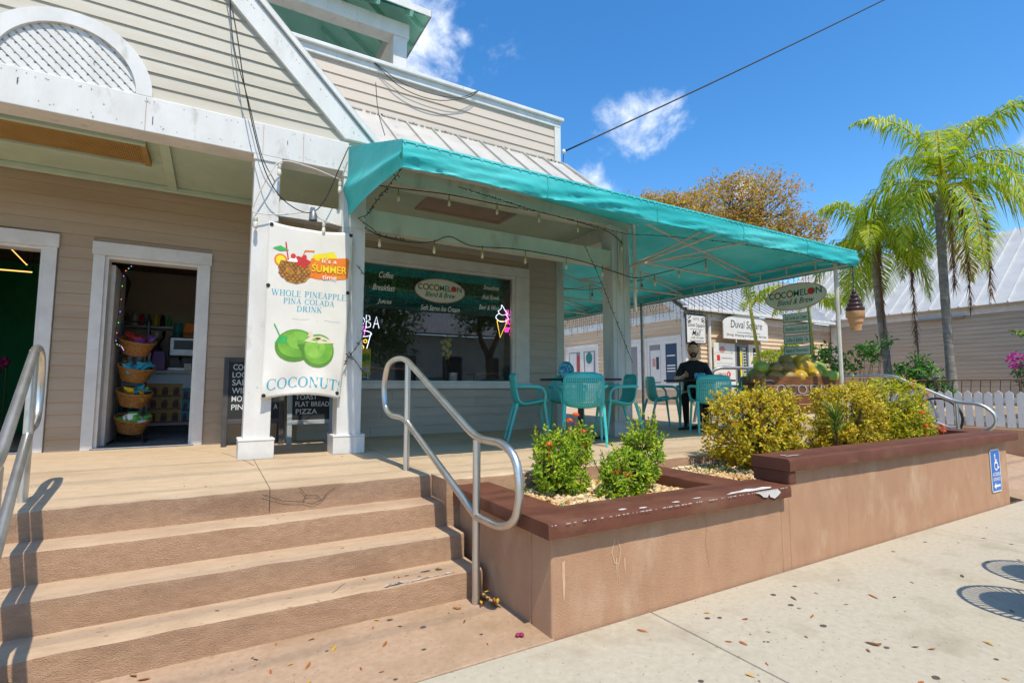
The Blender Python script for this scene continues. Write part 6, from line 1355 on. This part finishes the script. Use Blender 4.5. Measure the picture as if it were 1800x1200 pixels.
gravel('gravel', 'pale tan pebbles covering the low planter bed', [(1.74, 3.1, 2.5, 3.37)], 3300, .497, 1); gravel('gravel', 'pale tan pebbles around the yellow hedges', [(3.4, 4.4, 2.52, 3.37), (4.4, 7.4, 2.5, 3.37)], 5200, .535, 2)
m = MB(); r2 = random.Random(21)
def weeds(x0, x1, y0, y1, z, n):
    for i in range(n):
        p = V((r2.uniform(x0, x1), r2.uniform(y0, y1), z))
        for j in range(5): leaf(m, p, V((r2.uniform(-1, 1), r2.uniform(-1, 1), r2.uniform(.1, 1))), V((0, 0, 1)), r2.uniform(.015, .035), .012)
weeds(1.75, 2.15, 3.22, 3.38, .508, 130); weeds(2.3, 3.1, 2.55, 2.75, .508, 25); weeds(1.95, 2.2, 2.55, 2.8, .508, 40); weeds(2.85, 3.1, 3.0, 3.35, .508, 60); weeds(3.45, 4.1, 2.9, 3.3, .545, 110); weeds(2.2, 2.4, 3.0, 3.1, .508, 20)
o = m.build('weeds', 'weed'); o['label'] = 'small green weeds growing among the planter pebbles'; o['category'] = 'weeds'; struct(o, 'stuff')
lm_ = {}
for k, mt in enumerate(('leaf_dry1', 'leaf_dry2', 'leaf_dry3', 'leaf_dry1')):
    m = MB(); c = .25 + .15 * k; m.add([(-.5, 0, .02), (-.15, .17, .1 * c), (.25, .13, .16 * c), (.5, 0, .05), (.25, -.14, .12 * c), (-.15, -.16, .14 * c), (0, 0, 0)], [(0, 6, 1), (1, 6, 2), (2, 6, 3), (3, 6, 4), (4, 6, 5), (5, 6, 0)]); o = m.build('fallen_leaf', mt, smooth=True); lm_[k] = o.data; bpy.data.objects.remove(o)
def fallen(x, y, z, s, k, label, group):
    o = bpy.data.objects.new('fallen_leaf', lm_[k]); COL.objects.link(o); o.location = (x, y, z + .003); o.rotation_euler = (r2.uniform(-.2, .2), r2.uniform(-.2, .2), r2.uniform(0, 6.3)); o.scale = (s, s * r2.uniform(.6, 1), s * r2.uniform(.4, 1.3)); tag(o, label, 'leaf', group)
for i in range(64): fallen(r2.uniform(1.5, 6.5), r2.uniform(.75, 2.15), 0, r2.choice((.02, .03, .04, .045, .06)), r2.randrange(4), 'dry fallen leaf on the pale concrete sidewalk', 'fallen leaves on the sidewalk')
for x, y, s, k in ((2.9, 1.42, .07, 1), (3.55, 1.72, .08, 0), (2.95, 1.75, .05, 0), (2.35, 1.75, .05, 0), (2.12, 1.55, .045, 2), (3.05, 1.3, .04, 1)): fallen(x, y, 0, s, k, 'larger dry leaf on the pale concrete sidewalk', 'larger fallen leaves on the sidewalk')
for i in range(34): fallen(r2.uniform(-.6, 1.45), 2.92 - .55 * r2.random() ** 1.7, .003, r2.choice((.02, .03, .04, .055)), r2.randrange(4), 'dry fallen leaf on the brown landing below the steps', 'fallen leaves on the landing')
for i in range(16): fallen(1.44 + r2.uniform(-.03, .05), 2.86 + r2.uniform(-.14, .1), .003 + r2.random() * .03, r2.uniform(.05, .09), r2.randrange(4), 'dry leaf in the small heap at the foot of the handrail', 'leaf heap by the handrail')
for i in range(12):
    k = r2.randrange(3); fallen(r2.uniform(-.9, 1.35), YS[k] + r2.uniform(.05, .2), T * (k + 1) / 4, r2.choice((.02, .03)), r2.randrange(4), 'dry fallen leaf on the steps', 'fallen leaves on the steps')
for i in range(10): fallen(r2.uniform(-.6, 1.2), r2.uniform(3.8, 6.2), T, r2.choice((.015, .02, .03)), r2.randrange(4), 'dry fallen leaf on the terrace floor', 'fallen leaves on the terrace')
m = MB(); m.ball((1.41, 2.37, .012), .018, .014, .01, 6, 4); m.ball((1.425, 2.36, .014), .014, .016, .01, 6, 4); tag(m.build('fallen_flower', 'petal', smooth=True), 'dark pink fallen flower at the edge of the landing', 'flower')
m = MB()
for i in range(46):
    x, y = (r2.uniform(1.6, 6), r2.uniform(.7, 2.1)) if i < 36 else (r2.uniform(-.5, 1.3), r2.uniform(2.3, 2.9)); s = r2.uniform(.004, .02); z = .0012 if i < 36 else .0045; m.add([(x + s * math.cos(a) * r2.uniform(.8, 1.2), y + s * .8 * math.sin(a), z) for a in [2 * PI * k / 10 for k in range(10)]], [tuple(range(10))])
o = m.build('gum_spots', 'gum'); o['label'] = 'dark gum spots on the pavement'; o['category'] = 'stains'; struct(o, 'stuff')
# ---------------------------------------------------------------- palms
def frond(m, dm, base, az, el_, L_, droop, r, n=54, lw=.034, ll=.72, dead=False):
    """arching rachis with drooping leaflets"""
    pts = []; d = V((math.cos(az) * math.cos(el_), math.sin(az) * math.cos(el_), math.sin(el_))); p = V(base); st = L_ / n
    for i in range(n + 1):
        pts.append(p.copy()); p = p + d * st; d = (d + V((0, 0, -droop / n * (1 + 1.2 * i / n)))).normalized()
    dm.tube(pts[::3] + [pts[-1]], [.022 * (1 - i / (n / 3 + 2)) + .004 for i in range(len(pts[::3]) + 1)], 5)
    for i in range(4, n + 1):
        t = (pts[min(i + 1, n)] - pts[max(i - 1, 0)]).normalized(); s = t.cross(V((0, 0, 1)))
        if s.length < .05: s = V((math.sin(az), -math.cos(az), 0))
        s.normalize(); u = s.cross(t); f = i / n; l = ll * (math.sin(PI * min(1, .18 + f * .86)) * .85 + .15)
        for sd in (-1, 1):
            for q in range(2):
                dr = (s * sd * r.uniform(.5, 1) + t * r.uniform(.3, .8) + u * r.uniform(-.2, .5)).normalized(); g = V((0, 0, -1)) * (r.uniform(.9, 2.0) if not dead else 2.5)
                a = pts[i] + t * st * q * .5; b1 = a + dr * l * .5 + g * l * .12; c = a + dr * l * .82 + g * l * .55; w = (t * lw * .5)
                m.add([a - w * .5, a + w * .5, b1 + w, c, b1 - w], [(0, 1, 2, 4), (4, 2, 3)])
def palm(name, label, base, crown, rad, nf, L_, seed, group=None, dead=3, az0=None):
    r = random.Random(seed); t = thing(name, label, 'palm tree', base, 0, group); a, b = V(base), V(crown); n = 26; path = [a.lerp(b, i / n) + V((.12 * math.sin(i / n * 3) * .6, .1 * math.sin(i / n * 2.2), 0)) for i in range(n + 1)]; path[-1] = b
    MB().tube(path, [rad * (1.25 - .35 * min(1, i / 8)) * (1 + .035 * (-1) ** i) for i in range(n + 1)], 14).build('trunk', 'palm_trunk', t, smooth=True)
    MB().tube([b - V((0, 0, .1)), b + V((0, 0, .25)), b + V((.02, 0, .7)), b + V((.03, 0, 1.5))], [rad * .9, rad * 1.0, rad * .55, .01], 10).build('crown_shaft', 'palm_shaft', t, smooth=True)
    m, o_, d_, sp = MB(), MB(), MB(), MB()
    for k in range(nf):
        az = 2.399 * k + r.uniform(-.25, .25); f = k / nf; el_ = 1.38 - 1.45 * f + r.uniform(-.12, .12)
        m, sp = MB(), MB(); frond(m, sp, b + V((0, 0, .35 - .3 * f)), az, el_, L_ * r.uniform(.85, 1.1), 1.45 + 1.5 * f, r)
        o = m.build('frond' if f < .92 else 'yellowing_frond', 'leaf_palm' if f < .92 else 'leaf_palm_old', t); sp.build('frond_stem', 'leaf_palm_old', o)
    for k in range(dead):
        m, sp = MB(), MB(); az = 3.6 + k * 1.25; o1 = V((math.cos(az), math.sin(az), 0)); q = catm([b, b + o1 * .35 + V((0, 0, .15)), b + o1 * .62 - V((0, 0, .3)), b + o1 * .68 - V((0, 0, 1.0)), b + o1 * .66 - V((0, 0, 2.1 + .2 * k))], 12); sp.tube(q, [.018 * (1 - i / 60) for i in range(len(q))], 5)
        for i in range(14, len(q)):
            for j in range(10):
                w = V((r.uniform(-.012, .012), r.uniform(-.012, .012), 0)); e = q[i] + V((r.uniform(-.11, .11), r.uniform(-.11, .11), -r.uniform(.15, .4))); m.add([q[i] - w, q[i] + w, e], [(0, 1, 2)])
        o = m.build('dead_frond', 'leaf_palm_dead', t); sp.build('frond_stem', 'leaf_palm_dead', o)
palm('palm_tree', 'taller palm with a bare grey trunk behind the picket fence', (14.05, 4.95, .4), (14.0, 4.85, 5.55), .095, 14, 2.75, 31, 'palms behind the picket fence', 3)
palm('palm_tree', 'shorter yellowish palm left of the taller one', (14.6, 6.35, .4), (14.5, 6.45, 4.7), .1, 12, 2.1, 32, 'palms behind the picket fence', 2)
def small_palm(label, base, top_, nf, L_, seed, up=.9, n=20):
    r = random.Random(seed); t = thing('small_palm', label, 'palm', base, 0, 'slender palms by the mall wall'); a, b = V(base), V(top_); MB().tube([a, a.lerp(b, .5) + V((.03, 0, 0)), b], [.08, .055, .045], 8).build('trunk', 'palm_trunk', t, smooth=True); MB().tube([a.lerp(b, .45) + V((.03, 0, 0)), b, b + (b - a).normalized() * .3], [.056, .05, .02], 8).build('crown_shaft', 'palm_shaft', t, smooth=True); m, s = MB(), MB()
    for k in range(nf): m, s = MB(), MB(); frond(m, s, b + V((0, 0, .1)), 2.4 * k + r.uniform(-.3, .3), up + r.uniform(-.4, .3), L_ * r.uniform(.8, 1.1), 1.3, r, n, .035, .4); o = m.build('frond', 'leaf_palm', t); s.build('frond_stem', 'palm_shaft', o)
small_palm('slender palm leaning before the arched mall sign', (14.95, 10.0, T), (14.4, 10.0, 3.6), 6, 1.3, 41, 1.2)
small_palm('low leafy palm behind the hanging oval sign', (16.1, 10.1, T), (16.05, 10.1, 2.3), 9, 1.1, 42, .6)
small_palm('arching palm right of the hanging oval sign', (15.8, 8.9, T), (15.6, 8.9, 3.7), 8, 1.4, 43, .5)
# ---------------------------------------------------------------- broadleaf trees
def tree(name, label, base, h, spread, lobes, nleaf, lm, ls, seed, tr_r=.25):
    r = random.Random(seed); t = thing(name, label, 'tree', base, 0); b = V(base); tr_m, m = MB(), MB(); fork = b + V((0, 0, h * .35)); tr_m.tube([b, b.lerp(fork, .5) + V((.1, .05, 0)), fork], [tr_r * 1.3, tr_r, tr_r * .85], 10)
    for c, rad in lobes:
        c = V(c); rad = V(rad); mid = fork.lerp(c, .5) + rv(r) * .4; tr_m.tube(catm([fork, mid, c], 4), [tr_r * .6 * (1 - i / 9.5) + .03 for i in range(9)], 7)
        k = int(nleaf / len(lobes) / 12)
        for i in range(26):
            d = rv(r); e = c + V((d.x * rad.x, d.y * rad.y, d.z * rad.z)) * r.uniform(.6, .95); q = c.lerp(mid, r.uniform(0, .5)); tr_m.tube([q, q.lerp(e, .5) + rv(r) * .2, e], [.05, .03, .012], 4)
        for i in range(k):
            d = rv(r); f = r.uniform(.35, 1) ** .5 * (1 + .3 * noise.noise(d * 1.8 + V((seed, c.x, 0)))); p = c + V((d.x * rad.x, d.y * rad.y, d.z * rad.z)) * f; g = (d + rv(r) * .6).normalized()
            tr_m.tube([p - g * .3, p], [.01, .005], 3)
            for j in range(12): leaf(m, p + rv(r) * ls * 1.6, (g * .4 + rv(r)).normalized(), (d * .6 + V((0, -.3, .6)) + rv(r) * .6), ls * r.uniform(.7, 1.3), ls * .5)
    tr_m.build('trunk', 'bark', t, smooth=True); m.build('crown', lm, t)
tree('shade_tree', 'large tree with sparse orange brown leaves above the awning', (24.2, 17.5, 0), 13, 6, [((20.2, 17.6, 9.8), (2.1, 2, 1.25)), ((23.6, 17.4, 11.0), (2.0, 2.2, 1.8)), ((26.4, 17.6, 11.5), (2.3, 2.4, 2.0)), ((29.2, 17.2, 10.0), (1.8, 1.8, 1.5)), ((24.6, 17.8, 9.3), (2.6, 2.2, 1.5)), ((18.4, 18, 9.6), (1.6, 1.6, 1.1)), ((28, 17, 8.6), (1.9, 1.6, 1.0))], 21000, 'leaf_autumn', .19, 51, .35)
tree('street_tree', 'dark leafy street tree across the road, reflected in the shop window', (5.6, -9.5, 0), 8, 4, [((4.6, -9.6, 5.2), (2.2, 2, 1.9)), ((7.0, -9.4, 5.6), (2.0, 2, 2.0)), ((5.6, -9.2, 7.0), (2.0, 2, 1.5)), ((6.2, -9.2, 3.6), (1.8, 1.4, 1.2))], 6000, 'leaf_green', .22, 52)
tree('street_tree', 'second street tree across the road beside the pale house', (12.6, -10.5, 0), 8, 4, [((12.2, -10.6, 5.8), (1.8, 2, 1.6)), ((13.8, -10.4, 6.0), (1.8, 2, 1.7))], 5000, 'leaf_green', .22, 53)
oh = thing('house_opposite', 'pale clapboard house across the road, reflected in the shop window', 'building', (11, -14, 0)); MB().box(2, 20, -19, -14, -.1, 4.2).build('wall', 'sign_white', oh); MB().prism([(1.6, -13.6, 4.2), (20.4, -13.6, 4.2), (20.4, -16.5, 6.2), (1.6, -16.5, 6.2)], (0, 0, .1)).build('roof', 'metal_roof_bg', oh)
for k in range(6): MB().box(3 + k * 2.8, 4.2 + k * 2.8, -13.98, -13.95, 1.2, 3.0).build('window', 'ink_slate', oh)
for k in range(20): MB().box(2, 20, -14, -13.975, .3 + k * .19, .3 + k * .19 + .165).build('board', 'sign_white', oh)
# shrubs by the mall wall
def shrub(label, base, lobes, n, lm, l, seed, fl=None):
    t = bush('garden_shrub', label, [(V(c), V(q)) for c, q in lobes], n, lm, l, l * .36, base, seed, inner=.3, stems=16)
    if fl:
        m = MB(); r = random.Random(seed)
        for c, q, k in fl:
            for i in range(k): d = rv(r); p = V(c) + V((d.x * q, d.y * q, d.z * q)); leaf(m, p, rv(r), rv(r), .06, .05)
        m.build('blossom', 'flower_magenta', t)
    return t
shrub('open branched shrub with drooping leaves behind the white awning pole', (13.2, 6.7, .4), [((13.2, 7.1, 2.05), (.3, .35, .25)), ((13.1, 6.3, 2.0), (.3, .35, .22)), ((13.0, 6.0, 2.2), (.2, .25, .15)), ((13.2, 5.75, 2.25), (.15, .2, .1)), ((13.1, 6.7, 1.7), (.3, .35, .2))], 620, 'leaf_green', .17, 61)
shrub('bushy green shrub behind the ramp handrail', (13.0, 5.2, .4), [((13.0, 5.35, 1.45), (.35, .3, .35)), ((12.9, 5.0, 1.45), (.3, .25, .35)), ((12.9, 4.7, 1.15), (.25, .22, .3)), ((12.9, 5.1, 1.85), (.12, .15, .2))], 1500, 'leaf_green', .13, 62)
shrub('magenta bougainvillea at the right edge of the picture', (12.9, 3.2, .4), [((12.7, 3.35, 1.5), (.25, .22, .35)), ((12.8, 3.1, 1.2), (.3, .3, .5))], 900, 'leaf_green', .08, 63, [((12.6, 3.42, 1.72), .17, 120), ((12.6, 3.3, 1.05), .12, 60), ((12.7, 3.1, 1.6), .2, 80)])
t = thing('spiky_palm', 'grey green spiky palm leaves at the right edge', 'palm', (13.2, 2.9, .4)); m, s = MB(), MB(); r2 = random.Random(64)
for k in range(14): frond(m, s, (13.2, 2.95, 1.75), 2.4 * k, r2.uniform(-.2, 1.1), .95, .8, r2, 14, .03, .3)
m.build('frond', 'leaf_green', t); s.build('frond_stem', 'leaf_palm_old', t); MB().tube([(13.2, 2.95, .4), (13.2, 2.95, 1.8)], .07, 8).build('trunk', 'palm_trunk', t, smooth=True)

# ---------------------------------------------------------------- wear on steps and terrace
def patch(name, mt, items, parent):
    m = MB()
    for pl_, a, b_, ra, rb, sd_ in items: pl_.poly(m, blob(pl_, a, b_, ra, rb, 22, sd_, .45), .0016)
    o = m.build(name, mt, parent); struct(o, 'stuff')
tp0 = Plane((0, 0, T / 4 + .001), (1, 0, 0), (0, 1, 0)); fp0 = Plane((0, YS[0] - .008, 0), (1, 0, 0))
patch('scuff', 'chip_white', [(tp0, .9 + .4 * rnd.random(), YS[0] + .022 + .02 * rnd.random() ** 2, .01 + .03 * rnd.random(), .002 + .004 * rnd.random(), k) for k in range(26)], st)
patch('stain', 'gum', [(tp0, 1.17, YS[0] + .13, .03, .012, 1), (tp0, 1.25, YS[0] + .12, .02, .014, 2), (tp0, 1.05, YS[0] + .12, .012, .005, 4)], st)
def crack(name, pts, z, w, parent, mt='gum'):
    pl_ = Plane((0, 0, z), (1, 0, 0), (0, 1, 0)); m = MB(); q = []
    for a, b_ in zip(pts[:-1], pts[1:]):
        for i in range(6): t_ = i / 6; q.append((a[0] + (b_[0] - a[0]) * t_ + rnd.uniform(-.006, .006), a[1] + (b_[1] - a[1]) * t_ + rnd.uniform(-.006, .006)))
    pl_.stroke(m, q, w, .0012); m.build(name, mt, parent)
crack('crack', [(.1, 5.9), (.25, 5.3), (.34, 4.7)], T, .004, tr); crack('crack', [(-.3, 6.5), (.1, 5.9)], T, .003, tr); crack('crack', [(.62, 3.02), (.72, 3.14)], T / 4 + .001, .003, st)
ep = Plane((0, 3.662, 0), (1, 0, 0)); m = MB()
for pts in ([(.52, .62), (.56, .57), (.54, .53), (.6, .51), (.66, .53), (.7, .58), (.74, .6)], [(.3, .6), (.42, .55), (.54, .53)], [(.66, .53), (.63, .56), (.56, .57)]): ep.stroke(m, pts, .004, .004)
m.build('crack', 'gum', tr)
# ---------------------------------------------------------------- the seated man
def person():
    import bmesh
    o_ = V((6.80, 5.80, T)); fw = V((-.74, -.67, 0)).normalized(); rt = V((fw.y, -fw.x, 0))    # rt: the man's right-hand side
    L = lambda a, b, c: o_ + rt * a + fw * b + V((0, 0, c))
    root = thing('person', 'man in black clothes with short dark hair and beard sitting at the farther table', 'person', tuple(o_))
    verts, edges, rad = [], [], []
    def add(p, r, prev=None):
        verts.append(p); rad.append(r if isinstance(r, tuple) else (r, r)); i = len(verts) - 1
        if prev is not None: edges.append((prev, i))
        return i
    pel = add(L(0, -.02, .52), (.165, .13)); ab = add(L(0, 0, .68), (.155, .115), pel); chst = add(L(0, .0, .86), (.175, .125), ab); up = add(L(0, -.005, .985), (.15, .1), chst); nk = add(L(0, 0, 1.07), .058, up); add(L(0, .015, 1.15), .055, nk)
    hands = []
    for s in (1, -1):
        sh = add(L(s * .17, -.005, .98), .072, up); 
        if s == 1: el = add(L(.27, .07, .74), .052, sh); wr = add(L(.17, .32, .80), .034, el); ha = add(L(.14, .385, .815), .03, wr); hands.append((L(.14, .385, .815), (L(.14, .385, .815) - L(.17, .32, .80)).normalized(), s))
        else: el = add(L(-.28, .05, .73), .052, sh); wr = add(L(-.2, .28, .66), .034, el); ha = add(L(-.17, .34, .65), .03, wr); hands.append((L(-.17, .34, .65), (L(-.17, .34, .65) - L(-.2, .28, .66)).normalized(), s))
        hp = add(L(s * .1, .03, .5), .1, pel); kn = add(L(s * .15, .44, .50), .066, hp); an = add(L(s * .14, .40 + .06 * (s < 0), .09), .045, kn); he = add(L(s * .145, .44, .05), .042, an); add(L(s * .16, .6, .035), .034, he)
    me = bpy.data.meshes.new('body'); me.from_pydata([tuple(v) for v in verts], edges, []); me.update()
    ob = bpy.data.objects.new('tmp_body', me); COL.objects.link(ob); sk_ = ob.modifiers.new('skin', 'SKIN'); sk_.use_smooth_shade = True
    for i, sv in enumerate(me.skin_vertices[0].data): sv.radius = rad[i]; sv.use_root = (i == 0)
    ss = ob.modifiers.new('sub', 'SUBSURF'); ss.levels = 2; ss.render_levels = 2
    dg = bpy.context.evaluated_depsgraph_get(); bme = bpy.data.meshes.new_from_object(ob.evaluated_get(dg)); bpy.data.objects.remove(ob)
    # head and fingers joined into the same mesh
    m = MB(); m.v = [tuple(v.co) for v in bme.vertices]; m.f = [tuple(p.vertices) for p in bme.polygons]; m.mi = []
    for p in bme.polygons:
        c = p.center - o_; z = c.z; mi = 1
        if z > 1.07: mi = 0
        elif z < .55 and z > .11: mi = 2
        elif z <= .11: mi = 3
        if (.55 < z < .86 and c.dot(fw) > .13 and abs(c.dot(rt)) > .1) or (.6 < z < .82 and abs(c.dot(rt)) > .215): mi = 0
        m.mi.append(mi)
    hc = L(0, .03, 1.25); n, k = 20, 16; vs = []
    for i in range(k + 1):
        t = PI * i / k; ct, st_ = math.cos(t), math.sin(t)
        for j in range(n):
            a = 2 * PI * j / n; x = math.cos(a) * st_ * .078; y = math.sin(a) * st_ * .096; z = ct * .128
            if z < -.02: f = 1 - .38 * ((-.02 - z) / .1) ** 1.3; x *= f; y = y * (f * .9 + .1) if y > 0 else y * f
            if y > .05 and abs(x) < .02 and -.035 < z < .03: y += .022 * (1 - abs(x) / .02) * (1 - (z + .035) / .065 * .55)   # nose
            if y > .05 and .012 < abs(x) < .045 and .002 < z < .03: y -= .01                                                # eye sockets
            if y > .04 and z < -.09: y += .012
            vs.append(hc + rt * x + fw * y + V((0, 0, z)))
    m.add(vs, [(i * n + j, (i + 1) * n + j, (i + 1) * n + (j + 1) % n, i * n + (j + 1) % n) for i in range(k) for j in range(n)], 0)
    for s in (1, -1): m.ball(hc + rt * s * .076 + V((0, 0, .0)) - fw * .005, .012, .02, .032, 8, 6, 0)
    for h, d, s in hands:
        sd = V((0, 0, 1)) if s == 1 else rt; pn = d.cross(sd).normalized(); sd = pn.cross(d).normalized(); m.ball(h + d * .03, .034, .034, .034, 10, 8, 0)
        for q in range(4):
            b0 = h + d * .05 + sd * (q - 1.5) * .018; ln = (.062, .072, .068, .052)[q]; cu_ = pn * (.25 if s == 1 else .3); p1 = b0 + d * ln * .5; p2 = p1 + (d + cu_).normalized() * ln * .4; p3 = p2 + (d + cu_ * 2.2).normalized() * ln * .3; m.tube([b0, p1, p2, p3], [.0095, .009, .0085, .006], 7, 0)
        tb = h + sd * .028 * (1); m.tube([tb, tb + (sd + d * .7).normalized() * .035, tb + (sd * .6 + d).normalized() * .062], [.012, .0105, .007], 7, 0)
    m.build('body', ['skin', 'shirt', 'trouser', 'shoe'], root, smooth=True)
    # hair, beard, brows, eyes, mouth
    m = MB(); vs = []; n2, k2 = 56, 20
    for i in range(k2 + 1):
        t = (PI * .56) * i / k2
        for j in range(n2):
            a = 2 * PI * j / n2; sn = math.sin(a); lim = .30 + (.13 * (1 - abs(sn))) if sn > 0 else .46 + .16 * abs(sn); tt = PI * lim * i / k2; x = math.cos(a) * math.sin(tt) * .083; y = math.sin(a) * math.sin(tt) * .1; z = math.cos(tt) * .138
            q = 1.0 + .07 * noise.noise(V((x * 75, y * 75, z * 75))) + .05 * noise.noise(V((x * 190, y * 190, z * 60))); vs.append(hc + rt * x * q + fw * (y * q - .004) + V((0, 0, z * q)))
    m.add(vs, [(i * n2 + j, (i + 1) * n2 + j, (i + 1) * n2 + (j + 1) % n2, i * n2 + (j + 1) % n2) for i in range(k2) for j in range(n2)]); o = m.build('hair', 'hair', root, smooth=True); s_ = o.modifiers.new('t', 'SOLIDIFY'); s_.thickness = .006
    m = MB(); vs = []
    for i in range(7):
        
        for j in range(15):
            dg_ = -5 + 190 * j / 14; a = R(dg_); q = abs(dg_ - 90); zt = -.05 if q < 20 else (-.05 - .03 * (q - 20) / 20 if q < 40 else (-.08 + .07 * (q - 40) / 55)); z = zt + (-.128 - zt) * i / 6; f = 1 - .38 * max(0, (-.02 - z) / .1) ** 1.3; x = math.cos(a) * .078 * f * (1 if i < 5 else .9); y = math.sin(a) * .097 * (f * .9 + .1) * math.sqrt(max(0.05, 1 - (z / .135) ** 2)); mth = abs(x) < .03 and i < 3
            vs.append(hc + rt * x + fw * (y + (.006 if z < -.09 else .003)) + V((0, 0, z)))
    m.add(vs, [(i * 15 + j, (i + 1) * 15 + j, (i + 1) * 15 + j + 1, i * 15 + j + 1) for i in range(6) for j in range(14)]); m.build('beard', 'beard', root, smooth=True)
    m = MB(); m.ball(hc + fw * .094 + V((0, 0, -.068)), .022, .01, .006, 10, 6); m.build('mouth', 'lips', root, smooth=True)
    for s in (1, -1):
        e = hc + rt * s * .03 + fw * .078 + V((0, 0, .012)); e_ = MB().ball(e, .011, .009, .007, 10, 6).build('eye', 'eye_white', root, smooth=True); MB().ball(e + fw * .007, .005, .004, .0055, 8, 6).build('iris', 'black', e_, smooth=True); MB().tube([e + V((0, 0, .02)) - rt * .016 + fw * .008, e + V((0, 0, .026)) + fw * .012, e + V((0, 0, .02)) + rt * .016 + fw * .008], .0032, 6).build('eyebrow', 'hair', root, smooth=True)
    bx = tag(MB().prism([L(-.16, .34, .762), L(.0, .34, .762), L(.0, .34, .86), L(-.16, .34, .86)], fw * -.05).build('gift_bag', 'bag_blue', bevel=.01), 'small blue patterned pouch in front of the seated man', 'pouch')
person()
